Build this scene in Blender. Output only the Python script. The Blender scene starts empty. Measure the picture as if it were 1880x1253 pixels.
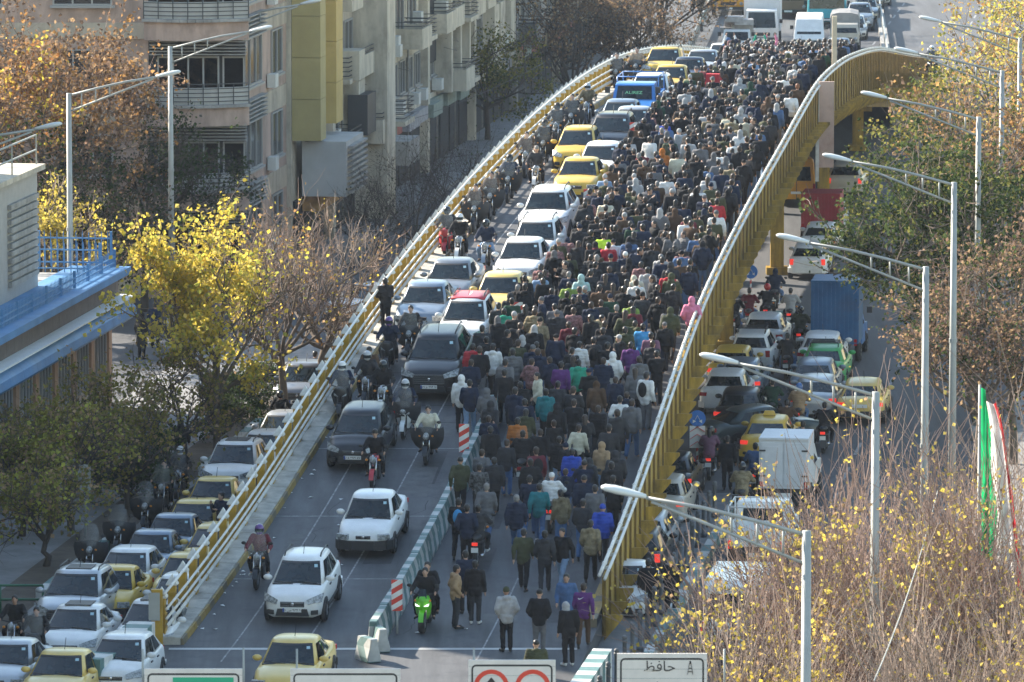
import bpy, bmesh, math, random
import numpy as np
from mathutils import Vector, Matrix
random.seed(7); np.random.seed(7)
SC = bpy.context.scene
COL = SC.collection
# ---------------------------------------------------------------- camera, sky, sun, exposure
FPX, CX, CY, PITCH, CAMH = 12000.0, 940.0, 626.5, math.atan(1426.5/12000.0), 29.5
cam_d = bpy.data.cameras.new('camera'); cam = bpy.data.objects.new('camera', cam_d); COL.objects.link(cam)
cam.location = (0, 0, CAMH); cam.rotation_euler = (math.pi/2 - PITCH, 0, 0)
cam_d.sensor_width = 36.0; cam_d.lens = 36.0*FPX/1880.0; cam_d.clip_start = 1.0; cam_d.clip_end = 6000.0
cam_d.dof.use_dof = True; cam_d.dof.focus_distance = 215.0; cam_d.dof.aperture_fstop = 4.5
SC.camera = cam
SUN_AZ, SUN_EL = math.radians(-52.0), math.radians(31.0)     # azimuth from +Y towards +X
w = bpy.data.worlds.new('World'); SC.world = w; w.use_nodes = True
nt = w.node_tree; bg = nt.nodes['Background']
sky = nt.nodes.new('ShaderNodeTexSky'); sky.sky_type = 'NISHITA'; sky.sun_disc = False
sky.sun_elevation = SUN_EL; sky.sun_rotation = SUN_AZ; sky.air_density = 1.6; sky.dust_density = 0.6; sky.ozone_density = 1.6
nt.links.new(sky.outputs[0], bg.inputs[0]); bg.inputs[1].default_value = 0.12
sun_d = bpy.data.lights.new('sun', 'SUN'); sun = bpy.data.objects.new('sun', sun_d); COL.objects.link(sun)
sun_d.energy = 5.0; sun_d.angle = math.radians(0.6); sun_d.color = (1.0, 0.9, 0.76)
sdir = Vector((math.sin(SUN_AZ)*math.cos(SUN_EL), math.cos(SUN_AZ)*math.cos(SUN_EL), math.sin(SUN_EL)))
sun.rotation_euler = sdir.to_track_quat('Z', 'Y').to_euler(); sun.location = (-60, 300, 120)
SC.view_settings.view_transform = 'Standard'; SC.view_settings.look = 'None'
SC.view_settings.exposure = 1.5; SC.view_settings.gamma = 1.0; SC.view_settings.use_curve_mapping = False
SC.render.engine = 'CYCLES'
SC.cycles.max_bounces = 5; SC.cycles.diffuse_bounces = 2; SC.cycles.glossy_bounces = 2; SC.cycles.transmission_bounces = 3
SC.cycles.transparent_max_bounces = 8; SC.cycles.volume_bounces = 0; SC.cycles.use_denoising = True
SC.cycles.use_adaptive_sampling = True

# ---------------------------------------------------------------- helpers
_cp, _sp = math.cos(PITCH), math.sin(PITCH)
def unproj(x, y, z=0.0):
    dx, dv = (x-CX)/FPX, (y-CY)/FPX
    d = Vector((dx, _cp - dv*_sp, -_sp - dv*_cp))
    t = (CAMH - z)/(-d.z)
    return Vector((d.x*t, d.y*t, z))
def at_Y(x, y, Y):
    dx, dv = (x-CX)/FPX, (y-CY)/FPX
    d = Vector((dx, _cp - dv*_sp, -_sp - dv*_cp)); t = Y/d.y
    return Vector((d.x*t, Y, CAMH + d.z*t))
def proj(p):
    X, Y, Z = p; h = CAMH - Z
    dd = Y*_cp + h*_sp; v = h*_cp - Y*_sp
    return CX + FPX*X/dd, CY + FPX*v/dd, FPX/dd

MATS = {}
def mat(name, color, rough=0.7, metal=0.0, var=0.0, vscale=3.0, bump=0.0, bscale=20.0, spec=0.5, emit=0.0, alpha=1.0, coat=0.0, trans=0.0, dirt=None, stretch=None):
    if name in MATS: return MATS[name]
    m = bpy.data.materials.new(name); m.use_nodes = True; MATS[name] = m
    t = m.node_tree; b = t.nodes['Principled BSDF']
    c = tuple(color)+(1.0,)
    b.inputs['Base Color'].default_value = c; b.inputs['Roughness'].default_value = rough
    b.inputs['Metallic'].default_value = metal; b.inputs['Specular IOR Level'].default_value = spec
    b.inputs['Alpha'].default_value = alpha; b.inputs['Coat Weight'].default_value = coat; b.inputs['Coat Roughness'].default_value = 0.06
    b.inputs['Transmission Weight'].default_value = trans
    if emit: b.inputs['Emission Color'].default_value = c; b.inputs['Emission Strength'].default_value = emit
    if var > 0 or bump > 0:
        tc = t.nodes.new('ShaderNodeTexCoord')
    if var > 0:
        n = t.nodes.new('ShaderNodeTexNoise'); n.inputs['Scale'].default_value = vscale; n.inputs['Detail'].default_value = 5; n.inputs['Roughness'].default_value = 0.65
        src = tc.outputs['Object']
        if stretch:
            mp = t.nodes.new('ShaderNodeMapping'); mp.inputs['Scale'].default_value = stretch; mp.inputs['Rotation'].default_value = (0, 0, .125); t.links.new(src, mp.inputs['Vector']); src = mp.outputs[0]
        t.links.new(src, n.inputs['Vector'])
        r = t.nodes.new('ShaderNodeMapRange'); r.inputs['From Min'].default_value = 0.3; r.inputs['From Max'].default_value = 0.7
        r.inputs['To Min'].default_value = 1-var; r.inputs['To Max'].default_value = 1+var
        t.links.new(n.outputs['Fac'], r.inputs['Value'])
        mx = t.nodes.new('ShaderNodeVectorMath'); mx.operation = 'SCALE'; mx.inputs[0].default_value = color
        t.links.new(r.outputs['Result'], mx.inputs['Scale']); last = mx.outputs[0]
        if dirt:
            n2 = t.nodes.new('ShaderNodeTexNoise'); n2.inputs['Scale'].default_value = vscale*0.45; n2.inputs['Detail'].default_value = 7; n2.inputs['Roughness'].default_value = 0.7
            t.links.new(tc.outputs['Object'], n2.inputs['Vector'])
            r2 = t.nodes.new('ShaderNodeMapRange'); r2.inputs['From Min'].default_value = 0.5; r2.inputs['From Max'].default_value = 0.72
            t.links.new(n2.outputs['Fac'], r2.inputs['Value'])
            mm = t.nodes.new('ShaderNodeMix'); mm.data_type = 'RGBA'; mm.inputs[7].default_value = tuple(dirt)+(1,)
            t.links.new(r2.outputs['Result'], mm.inputs[0]); t.links.new(last, mm.inputs[6]); last = mm.outputs[2]
        t.links.new(last, b.inputs['Base Color'])
    if bump > 0:
        n = t.nodes.new('ShaderNodeTexNoise'); n.inputs['Scale'].default_value = bscale; n.inputs['Detail'].default_value = 4
        t.links.new(tc.outputs['Object'], n.inputs['Vector'])
        bp = t.nodes.new('ShaderNodeBump'); bp.inputs['Strength'].default_value = bump; bp.inputs['Distance'].default_value = 0.03
        t.links.new(n.outputs['Fac'], bp.inputs['Height']); t.links.new(bp.outputs[0], b.inputs['Normal'])
    return m

TMP = bpy.data.scenes.new('scratch')            # a bare scene in which modifiers are evaluated quickly
def evaluated(ob):
    TMP.collection.objects.link(ob); vl = TMP.view_layers[0]; vl.update(); dg = vl.depsgraph
    me = bpy.data.meshes.new_from_object(ob.evaluated_get(dg)); d = ob.data; bpy.data.objects.remove(ob); return me
class MB:
    """collects shapes; build() links ONE mesh object"""
    def __init__(s): s.v = []; s.f = []; s.m = []; s.sm = []
    def add(s, vs, fs, mi=0, smooth=False):
        o = len(s.v); s.v.extend([tuple(v) for v in vs]); s.f.extend([tuple(i+o for i in f) for f in fs]); s.m.extend([mi]*len(fs)); s.sm.extend([smooth]*len(fs)); return s
    def box(s, c, d, mi=0, M=None, taper=1.0):
        x, y, z = d[0]/2, d[1]/2, d[2]/2
        vs = [(sx*x*(taper if sz > 0 else 1), sy*y*(taper if sz > 0 else 1), sz*z) for sz in (-1, 1) for sy in (-1, 1) for sx in (-1, 1)]
        vs = [Vector(v) for v in vs]
        if M is not None: vs = [M @ v for v in vs]
        c = Vector(c); vs = [v+c for v in vs]
        return s.add(vs, [(0,2,3,1),(4,5,7,6),(0,1,5,4),(2,6,7,3),(0,4,6,2),(1,3,7,5)], mi)
    def bar(s, a, b, wd, ht, mi=0):
        """box beam from a to b"""
        a, b = Vector(a), Vector(b); d = b-a; L = d.length
        if L < 1e-6: return s
        q = d.to_track_quat('Y', 'Z').to_matrix()
        return s.box((a+b)/2, (wd, L, ht), mi, q)
    def tube(s, pts, r, n=8, mi=0, caps=True, smooth=True):
        pts = [Vector(p) for p in pts]; rs = r if isinstance(r, (list, tuple)) else [r]*len(pts)
        vs = []; fs = []; N = len(pts); up = Vector((0.123, 0.2, 1)).normalized()
        for i, p in enumerate(pts):
            d = (pts[min(i+1, N-1)]-pts[max(i-1, 0)]).normalized()
            a = d.cross(up)
            if a.length < 0.05: a = d.cross(Vector((1, 0, 0)))
            a.normalize(); b = a.cross(d).normalized()
            for k in range(n):
                t = 2*math.pi*k/n; vs.append(p + (a*math.cos(t)+b*math.sin(t))*rs[i])
        for i in range(N-1):
            for k in range(n):
                k2 = (k+1) % n; fs.append((i*n+k, i*n+k2, (i+1)*n+k2, (i+1)*n+k))
        if caps: fs.append(tuple(range(n))[::-1]); fs.append(tuple(range((N-1)*n, N*n)))
        return s.add(vs, fs, mi, smooth)
    def loft(s, rings, mi=0, caps=True, smooth=True, closed=True):
        n = len(rings[0]); vs = [v for r in rings for v in r]; fs = []
        for i in range(len(rings)-1):
            for k in range(n if closed else n-1):
                k2 = (k+1) % n; fs.append((i*n+k, i*n+k2, (i+1)*n+k2, (i+1)*n+k))
        if caps and closed: fs.append(tuple(range(n))[::-1]); fs.append(tuple(range((len(rings)-1)*n, len(rings)*n)))
        return s.add(vs, fs, mi, smooth)
    def ell(s, c, r, nu=10, nv=7, mi=0, M=None):
        c = Vector(c); vs = []; fs = []
        for j in range(nv+1):
            ph = math.pi*j/nv
            for i in range(nu):
                th = 2*math.pi*i/nu; v = Vector((r[0]*math.sin(ph)*math.cos(th), r[1]*math.sin(ph)*math.sin(th), -r[2]*math.cos(ph)))
                if M is not None: v = M @ v
                vs.append(c+v)
        for j in range(nv):
            for i in range(nu):
                i2 = (i+1) % nu; fs.append((j*nu+i, j*nu+i2, (j+1)*nu+i2, (j+1)*nu+i))
        return s.add(vs, fs, mi, True)
    def cyl(s, c, axis, r, L, n=16, mi=0):
        a = Vector(axis).normalized()*L/2; c = Vector(c); return s.tube([c-a, c+a], r, n, mi, smooth=False)
    def prism(s, poly, axis_vec, mi=0):
        """poly: list of 3d points, extruded by axis_vec"""
        n = len(poly); a = Vector(axis_vec); p = [Vector(q) for q in poly]
        return s.add(p+[q+a for q in p], [tuple(range(n))[::-1], tuple(range(n, 2*n))]+[(i, (i+1) % n, (i+1) % n+n, i+n) for i in range(n)], mi)
    def quad(s, a, b, c, d, mi=0): return s.add([a, b, c, d], [(0, 1, 2, 3)], mi)
    def mesh(s, name, mats):
        me = bpy.data.meshes.new(name); me.from_pydata(s.v, [], s.f)
        for m in (mats if isinstance(mats, (list, tuple)) else [mats]): me.materials.append(m)
        me.polygons.foreach_set('material_index', s.m); me.polygons.foreach_set('use_smooth', s.sm); me.update()
        return me
    def build(s, name, mats, parent=None, loc=None, fixn=False):
        me = s.mesh(name, mats)
        if fixn:
            b = bmesh.new(); b.from_mesh(me); bmesh.ops.recalc_face_normals(b, faces=b.faces); b.to_mesh(me); b.free()
        return link(name, me, parent, loc)
def link(name, me, parent=None, loc=None, rz=None):
    o = bpy.data.objects.new(name, me); COL.objects.link(o)
    if parent is not None: o.parent = parent
    if loc is not None: o.location = loc
    if rz is not None: o.rotation_euler = (0, 0, rz)
    return o
def tag(o, label, cat, group=None, kind=None):
    if label: o['label'] = label
    if cat: o['category'] = cat
    if group: o['group'] = group
    if kind: o['kind'] = kind
    return o
def thing(name, label, cat, loc=(0, 0, 0), rz=0.0, group=None):
    o = link(name, None, None, loc, rz); return tag(o, label, cat, group)
def structure(name, o_or_mb, m=None, parent=None):
    o = o_or_mb.build(name, m, parent)
    if parent is None: o['kind'] = 'structure'
    return o
def copy_tree(o, parent=None):
    c = o.copy(); COL.objects.link(c)
    if parent is not None: c.parent = parent
    for ch in list(o.children): copy_tree(ch, c)
    return c

# ---------------------------------------------------------------- the bridge's line in plan and profile
def curve(pts, sm=5.0):
    xs = np.arange(60.0, 700.0, 1.0); ys = np.interp(xs, [p[0] for p in pts], [p[1] for p in pts])
    k = np.exp(-0.5*(np.arange(-20, 21)/sm)**2); k /= k.sum()
    yp = np.convolve(np.pad(ys, 20, mode='reflect', reflect_type='odd'), k, 'valid')
    return lambda q: float(np.interp(q, xs, yp))
zdeck = curve([(60, 0), (158, 0), (166, .1), (174, .5), (181, 1.1), (189, 1.95), (198, 3.2), (209, 4.6), (224, 5.7), (235, 6.35), (250, 7.0), (265, 7.35), (280, 7.2), (295, 6.4), (310, 5.4), (340, 2.9), (365, .9), (378, 0.05), (390, 0), (700, 0)], 4)
XL = curve([(60, -24.6), (176, -9.2), (209, -4.7), (245, -.1), (285, 5.2), (375, 15.0), (420, 19.0), (700, 45)])
XR = curve([(60, -11.4), (176, 2.35), (209, 6.0), (245, 10.3), (268, 12.7), (285, 14.9), (375, 24.3), (420, 28.6), (700, 56)])
XM = lambda Y: 0.5*(XL(Y)+XR(Y))
HEAD = math.atan(0.125)                       # road heading from +Y towards +X
def on_deck(x, y, h=0.0):
    lo, hi = 120.0, 300.0
    for _ in range(40):
        Y = (lo+hi)/2; z = zdeck(Y)+h
        yy = proj((0, Y, z))[1]
        if yy > y: lo = Y
        else: hi = Y
    p = at_Y(x, y, Y); p.z = zdeck(Y); return p
def deck_slope(Y): return (zdeck(Y+1)-zdeck(Y-1))/2
# ---------------------------------------------------------------- materials of the setting
def wavy(name, c1, c2, fn):
    """two-colour painted pattern; fn builds a 0/1 factor socket from the object coordinates"""
    m = mat(name, c1, 0.6); t = m.node_tree; b = t.nodes['Principled BSDF']
    tc = t.nodes.new('ShaderNodeTexCoord'); sp = t.nodes.new('ShaderNodeSeparateXYZ'); t.links.new(tc.outputs['Object'], sp.inputs[0])
    def M(op, a, b_=None):
        n = t.nodes.new('ShaderNodeMath'); n.operation = op
        for i, q in enumerate((a, b_)):
            if q is None: continue
            if isinstance(q, (int, float)): n.inputs[i].default_value = q
            else: t.links.new(q, n.inputs[i])
        return n.outputs[0]
    fac = fn(M, sp.outputs)
    no = t.nodes.new('ShaderNodeTexNoise'); no.inputs['Scale'].default_value = 4; no.inputs['Detail'].default_value = 6
    t.links.new(tc.outputs['Object'], no.inputs['Vector'])
    mx = t.nodes.new('ShaderNodeMix'); mx.data_type = 'RGBA'; mx.inputs[6].default_value = tuple(c1)+(1,); mx.inputs[7].default_value = tuple(c2)+(1,)
    t.links.new(fac, mx.inputs[0])
    vm = t.nodes.new('ShaderNodeVectorMath'); vm.operation = 'SCALE'; t.links.new(mx.outputs[2], vm.inputs[0])
    t.links.new(M('ADD', M('MULTIPLY', no.outputs['Fac'], 0.8), 0.55), vm.inputs['Scale'])
    t.links.new(vm.outputs[0], b.inputs['Base Color'])
    return m
ASPH = mat('asphalt', (.07, .072, .078), .82, var=.35, vscale=1.2, stretch=(1, .06, 1), bump=.25, bscale=40)
DECKM = mat('deck_asphalt', (.078, .08, .084), .72, var=.42, vscale=1.6, bump=.2, bscale=30, dirt=(.045, .045, .05), stretch=(1, .035, 1))
CONC = mat('concrete', (.3, .29, .27), .85, var=.2, vscale=1.5, bump=.2)
PAVE = mat('pavement', (.2, .195, .19), .85, var=.25, vscale=1.2, bump=.2)
SOIL = mat('soil', (.09, .07, .05), .95, var=.35, vscale=2, bump=.5, bscale=10)
YEL = mat('yellow_steel', (.46, .27, .025), .5, var=.25, vscale=1.6, dirt=(.22, .13, .03))
YEL2 = mat('yellow_steel_weathered', (.33, .205, .022), .6, var=.6, vscale=3.5, dirt=(.13, .085, .02), stretch=(1, 1, .12))
WPIPE = mat('white_paint_pipe', (.66, .64, .58), .45, var=.15, vscale=3, dirt=(.4, .34, .26))
GREYP = mat('guard_panel', (.5, .48, .42), .5, var=.22, vscale=1.2, dirt=(.3, .24, .17))
GALV = mat('galvanised', (.34, .35, .33), .55, metal=.2, var=.12, vscale=2)
LAMPH = mat('lamp_head', (.62, .64, .62), .4)
LINE = mat('road_paint', (.24, .24, .24), .75, var=.6, vscale=5)
JOINT = mat('joint_dark', (.03, .03, .03), .8)
STRIPE = wavy('teal_white_chevron', (.4, .41, .39), (.1, .18, .175), lambda M, o: M('LESS_THAN', M('FRACT', M('MULTIPLY', M('ADD', o[1], M('ABSOLUTE', M('SUBTRACT', o[2], .42))), 1.25)), .5))
KSTR = wavy('teal_white_kerb', (.6, .6, .56), (.1, .2, .19), lambda M, o: M('LESS_THAN', M('FRACT', M('MULTIPLY', o[1], .8)), .5))
YBK = wavy('yellow_black_kerb', (.3, .2, .05), (.16, .13, .08), lambda M, o: M('LESS_THAN', M('FRACT', M('MULTIPLY', o[1], .5)), .32))
RWH = wavy('red_white_stripe', (.72, .7, .66), (.6, .05, .03), lambda M, o: M('LESS_THAN', M('FRACT', M('MULTIPLY', M('ADD', o[2], M('MULTIPLY', o[0], -.6)), 3.4)), .5))
WHITE = mat('white_paint', (.75, .75, .72), .5, var=.06)
BLACK = mat('black_paint', (.02, .02, .022), .45)
# ---------------------------------------------------------------- ground and roads
g = MB(); g.quad((-1400, -60, 0), (1400, -60, 0), (1400, 2600, 0), (-1400, 2600, 0)); structure('ground', g, ASPH)
def ribbon(name, m, xa, xb, Y0, Y1, z, step=4.0, parent=None):
    r = MB(); ys = np.arange(Y0, Y1+step, step)
    for i in range(len(ys)-1):
        a, b = float(ys[i]), float(min(ys[i+1], Y1))
        r.quad((xa(a), a, z(a)), (xb(a), a, z(a)), (xb(b), b, z(b)), (xa(b), b, z(b)))
    return structure(name, r, m, parent)
FACX = lambda Y: -9.4+.12*(Y-276)             # building line on the far side of the left street
# pavements with kerbs (left of the side street, in front of the facades, and right of the underpass street)
def pavement(name, xa, xb, Y0, Y1, h=.14):
    p = MB(); ys = list(np.arange(Y0, Y1, 6.0))+[Y1]
    for i in range(len(ys)-1):
        a, b = float(ys[i]), float(ys[i+1])
        A = [(xa(a), a), (xb(a), a), (xb(b), b), (xa(b), b)]
        p.quad(*[(q[0], q[1], h) for q in A])
        p.quad((xb(a), a, 0), (xb(b), b, 0), (xb(b), b, h), (xb(a), a, h)); p.quad((xa(b), b, 0), (xa(a), a, 0), (xa(a), a, h), (xa(b), b, h))
    p.quad((xa(Y0), Y0, 0), (xb(Y0), Y0, 0), (xb(Y0), Y0, h), (xa(Y0), Y0, h))
    return structure(name, p, PAVE)
pavement('pavement_left', lambda Y: -16.8+.13*(Y-207), lambda Y: -14.0+.128*(Y-178), 120, 246)
s = MB()
for Y0, Y1 in ((176, 206), (208, 240)):
    f0, f1 = (lambda Y: -16.0+.128*(Y-176)), (lambda Y: -14.25+.128*(Y-178))
    s.quad((f0(Y0), Y0, .146), (f1(Y0), Y0, .146), (f1(Y1), Y1, .146), (f0(Y1), Y1, .146))
structure('planting_soil', s, SOIL)
pavement('pavement_far_left', lambda Y: FACX(Y)-1, lambda Y: FACX(Y)+2.4, 262, 420)
pavement('pavement_island', lambda Y: XR(Y)-1.2, lambda Y: XR(Y)+1.55, 150, 206)
pavement('pavement_right', lambda Y: XR(Y)+9.2, lambda Y: XR(Y)+16, 100, 420)
s = MB(); s.quad((10, 100, .146), (19, 100, .146), (40, 300, .146), (33.5, 300, .146))
structure('verge_soil', s, SOIL)
# lane lines of the ground roads
ln = MB()
for (fx, a, b) in ((lambda Y: XR(Y)+4.6, 150, 290), (lambda Y: 17.2+.11*(Y-385), 385, 470), (lambda Y: 20.3+.11*(Y-385), 385, 470), (lambda Y: 25.6+.11*(Y-385), 385, 470)):
    for Y in np.arange(a, b, 6.0): ln.quad((fx(Y)-.06, Y, .005), (fx(Y)+.06, Y, .005), (fx(Y+3)+.06, Y+3, .005), (fx(Y+3)-.06, Y+3, .005))
structure('lane_lines', ln, LINE)
# ---------------------------------------------------------------- the overpass
ZT = lambda Y: zdeck(Y)+.008
bridge = thing('overpass_bridge', 'steel overpass bridge carrying the crowd and the traffic queue over a crest', 'bridge', (0, 176, 0))
def bpart(name, mb, m): return mb.build(name, m, bridge, (0, -176, 0))
d = MB(); ys = list(np.arange(146, 390, 2.0))
for i in range(len(ys)-1):
    a, b = float(ys[i]), float(ys[i+1])
    for (za, zb, xo) in ((ZT(a), ZT(b), 0),):
        d.quad((XL(a), a, za), (XR(a), a, za), (XR(b), b, zb), (XL(b), b, zb))
    ua, ub = max(ZT(a)-.55, -.05), max(ZT(b)-.55, -.05)
    if ZT(a) > .05:
        d.quad((XL(b), b, ub), (XR(b), b, ub), (XR(a), a, ua), (XL(a), a, ua))
        d.quad((XL(a), a, ua), (XL(a), a, ZT(a)), (XL(b), b, ZT(b)), (XL(b), b, ub))
        d.quad((XR(a), a, ZT(a)), (XR(a), a, ua), (XR(b), b, ub), (XR(b), b, ZT(b)))
bpart('deck', d, DECKM)
mk = MB()
def strip(fx, Y0, Y1, wd, mi, h=.006):
    Y = Y0
    while Y < Y1-1e-6:
        Y2 = min(Y+2, Y1); mk.quad((fx(Y)-wd/2, Y, ZT(Y)+h), (fx(Y)+wd/2, Y, ZT(Y)+h), (fx(Y2)+wd/2, Y2, ZT(Y2)+h), (fx(Y2)-wd/2, Y2, ZT(Y2)+h), mi); Y = Y2
def joint(Y, xa, xb, wd, mi, h=.004):
    mk.quad((xa, Y-wd/2, ZT(Y-wd/2)+h), (xb, Y-wd/2, ZT(Y-wd/2)+h), (xb, Y+wd/2, ZT(Y+wd/2)+h), (xa, Y+wd/2, ZT(Y+wd/2)+h), mi)
lane = lambda fr: (lambda Y: XL(Y)+(XR(Y)-XL(Y))*fr)
for fr in (.17, .335, .755): strip(lane(fr), 172, 295, .05, 0)
for Y in (173.5,): joint(Y, XL(Y)+.3, XR(Y)-.3, .22, 2, .009)
for Y in (181.5, 188.5, 196): joint(Y, XL(Y)+.4, XM(Y)-.4, .06, 0)
for Y in np.arange(199, 292, 2.05): joint(float(Y), XL(Y)+.4, XR(Y)-.3, .06, 1)
pr = random.Random(17)
for _ in range(26):
    Y = pr.uniform(175, 205); w_, l_ = pr.uniform(.3, 1.1), pr.uniform(.8, 4.0); x = pr.uniform(XL(Y)+1.2, XR(Y)-1.2)
    mk.quad((x, Y, ZT(Y)+.0022), (x+w_, Y, ZT(Y)+.0022), (x+w_*.9+.12*l_, Y+l_, ZT(Y+l_)+.0022), (x+.12*l_, Y+l_, ZT(Y+l_)+.0022), 3 if pr.random() < .65 else 4)
for _ in range(14):
    Y = pr.uniform(174, 203); x = pr.uniform(XL(Y)+1, XR(Y)-1)
    for k in range(pr.randrange(4, 10)):
        x2, Y2 = x+pr.gauss(.08, .14), Y+pr.uniform(.2, .5); mk.quad((x-.012, Y, ZT(Y)+.003), (x+.012, Y, ZT(Y)+.003), (x2+.012, Y2, ZT(Y2)+.003), (x2-.012, Y2, ZT(Y2)+.003), 1); x, Y = x2, Y2
bpart('road_marking', mk, [LINE, JOINT, mat('joint_steel', (.4, .4, .39), .5), mat('asphalt_patch', (.05, .05, .053), .8, var=.3, vscale=3), mat('asphalt_patch_pale', (.1, .1, .1), .8, var=.3, vscale=3)])
# main girders and piers below
for fr in (.12, .5, .88):
    gd = MB(); 
    for Y in range(186, 366, 6): gd.bar((lane(fr)(Y), Y, max(zdeck(Y)-1.05, .2)), (lane(fr)(Y+6), Y+6, max(zdeck(Y+6)-1.05, .2)), .4, .95)
    bpart('girder', gd, YEL2)
for Y in (200, 222, 246, 272, 300, 330):
    for fr in (.22, .78):
        p = MB(); zt = zdeck(Y)-1.5; x = lane(fr)(Y)
        p.box((x, Y, zt/2), (.55, .55, zt)); p.box((x, Y, zt-.1), (1.4, .8, .25)); p.box((x, Y, .15), (.9, .9, .3))
        bpart('pier', p, YEL2)
kb, wk = MB(), MB()
for i in range(0, 118):
    a = 174+i*1.7; b = a+1.66
    P = lambda u, h, q: (XL(q)+u, q, ZT(q)+h)
    wk.add([P(.02, 0, a), P(.52, 0, a), P(.52, .2, a), P(.02, .22, a), P(.02, 0, b), P(.52, 0, b), P(.52, .2, b), P(.02, .22, b)], [(1, 5, 6, 2), (2, 6, 7, 3), (0, 1, 2, 3), (5, 4, 7, 6)])
    kb.add([P(.525, 0, a), P(.62, 0, a), P(.59, .17, a), P(.525, .17, a), P(.525, 0, b), P(.62, 0, b), P(.59, .17, b), P(.525, .17, b)], [(1, 5, 6, 2), (2, 6, 7, 3), (0, 1, 2, 3), (5, 4, 7, 6)])
bpart('walkway', wk, mat('walkway_concrete', (.44, .42, .37), .8, var=.25, vscale=2.2, dirt=(.25, .23, .2)))
bpart('kerb', kb, YBK)
kb = MB()
for i in range(0, 100):
    a = 176+i*2.0; b = a+2.0
    kb.add([(XR(a)-.4, a, ZT(a)), (XR(a)-.02, a, ZT(a)), (XR(a)-.02, a, ZT(a)+.24), (XR(a)-.36, a, ZT(a)+.24), (XR(b)-.4, b, ZT(b)), (XR(b)-.02, b, ZT(b)), (XR(b)-.02, b, ZT(b)+.24), (XR(b)-.36, b, ZT(b)+.24)],
           [(4, 0, 3, 7), (3, 2, 6, 7), (0, 1, 2, 3), (5, 4, 7, 6)])
bpart('kerb', kb, YBK)
# left railing: yellow posts with white caps, pipes, guard panels
def pipe_run(fx, zo, Y0, Y1, r, step=3.0, n=6):
    p = MB(); pts = [(fx(Y), Y, zdeck(Y)+zo) for Y in np.arange(Y0, Y1+.1, step)]
    return p.tube(pts, r, n)
rail = thing('bridge_railing', 'yellow and white steel railing along the traffic side of the overpass', 'railing', (XL(174), 174, 0))
rb = Vector((-XL(174), -174, 0))
pm = MB(); pm.box((0, 0, .62), (.2, .26, 1.24)); pm.box((.11, 0, .4), (.03, .36, .75)); post_me = pm.mesh('post', YEL)
cm = MB(); cm.add([(-.15, -.17, 1.24), (.15, -.17, 1.24), (.15, .17, 1.24), (-.15, .17, 1.24), (0, -.03, 1.5), (0, .03, 1.5), (-.15, -.17, 1.2), (.15, -.17, 1.2), (.15, .17, 1.2), (-.15, .17, 1.2)],
                  [(0, 1, 4), (1, 2, 5, 4), (2, 3, 5), (3, 0, 4, 5), (6, 7, 1, 0), (7, 8, 2, 1), (8, 9, 3, 2), (9, 6, 0, 3)]); cap_me = cm.mesh('cap', WPIPE)
Y = 174.4
while Y < 374:
    base = Vector((XL(Y)-.05, Y, ZT(Y)))+rb
    o = link('post', post_me, rail, base, -HEAD); link('cap', cap_me, o)
    Y += 1.55
for (zo, r, xo) in ((1.4, .045, .1), (1.0, .04, .17), (.74, .04, .17)):
    pipe_run(lambda q, xo=xo: XL(q)+xo, zo, 173.9, 374, r).build('pipe', WPIPE, rail, rb)
for (zo, h, xo) in ((.5, .13, .15),):
    gp = MB()
    for i in range(100):
        a = 174+i*2.0; b = a+1.96
        for (o1, o2, q1, q2) in ((0, h*.35, 0, .06), (h*.35, h*.65, .06, .06), (h*.65, h, .06, 0)):
            gp.quad((XL(a)+xo+q1, a, zdeck(a)+zo-h/2+o1), (XL(b)+xo+q1, b, zdeck(b)+zo-h/2+o1), (XL(b)+xo+q2, b, zdeck(b)+zo-h/2+o2), (XL(a)+xo+q2, a, zdeck(a)+zo-h/2+o2))
    gp.build('guard_panel', GREYP, rail, rb)
e = MB(); e.box((XL(173.8)-.05, 173.6, zdeck(173.8)+.75), (.3, .12, 1.7)); e.build('end_post', YEL, rail, rb)
e = MB(); e.box((XL(173.8)-.12, 173.45, zdeck(173.8)+1.15), (.3, .05, .75)); e.build('end_plate', GALV, rail, rb)
# right parapet: ribbed yellow fascia with brackets, white pipes on top
par = thing('bridge_parapet', 'ribbed yellow steel parapet with white pipes along the crowd side of the overpass', 'parapet', (XR(177), 177, 0))
pb = Vector((-XR(177), -177, 0))
RIBM = mat('rib_edge', (.17, .105, .02), .6, var=.4, vscale=2, dirt=(.08, .055, .02))
def fbot(Y): return max(zdeck(Y)-float(np.interp(Y, (170, 255, 275), (.6, .6, 1.15))), .02)
Y = 177.2; bay = 1.5; k = 0
while Y < 373:
    a, b = Y, Y+bay-.09; za, zb = zdeck(a)+1.12, zdeck(b)+1.12; ba = fbot((a+b)/2)
    p = MB(); t = .05
    p.add([(XR(a), a, ba), (XR(b), b, ba), (XR(b), b, zb), (XR(a), a, za), (XR(a)+t, a, ba), (XR(b)+t, b, ba), (XR(b)+t, b, zb), (XR(a)+t, a, za)], [(0, 1, 2, 3), (7, 6, 5, 4), (0, 4, 5, 1), (3, 2, 6, 7), (0, 3, 7, 4), (1, 5, 6, 2)])
    p.build('panel', YEL2, par, pb)
    r = MB(); r.box((XR(a)+.075, a-.03, (ba+za)/2), (.055, .16, za-ba)); r.build('rib', RIBM, par, pb)
    if zdeck(Y) > 2.0 or Y < 190:
        br = MB(); h = .5
        br.prism([(XR(a)+.06, a+.06, ba+h+.1), (XR(a)+.58, a+.06, ba+h+.1), (XR(a)+.58, a+.06, ba+h), (XR(a)+.06, a+.06, ba-.12)], (.006, .06, 0)); br.build('bracket', YEL2, par, pb, fixn=True)
    k += 1; Y += bay
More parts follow.
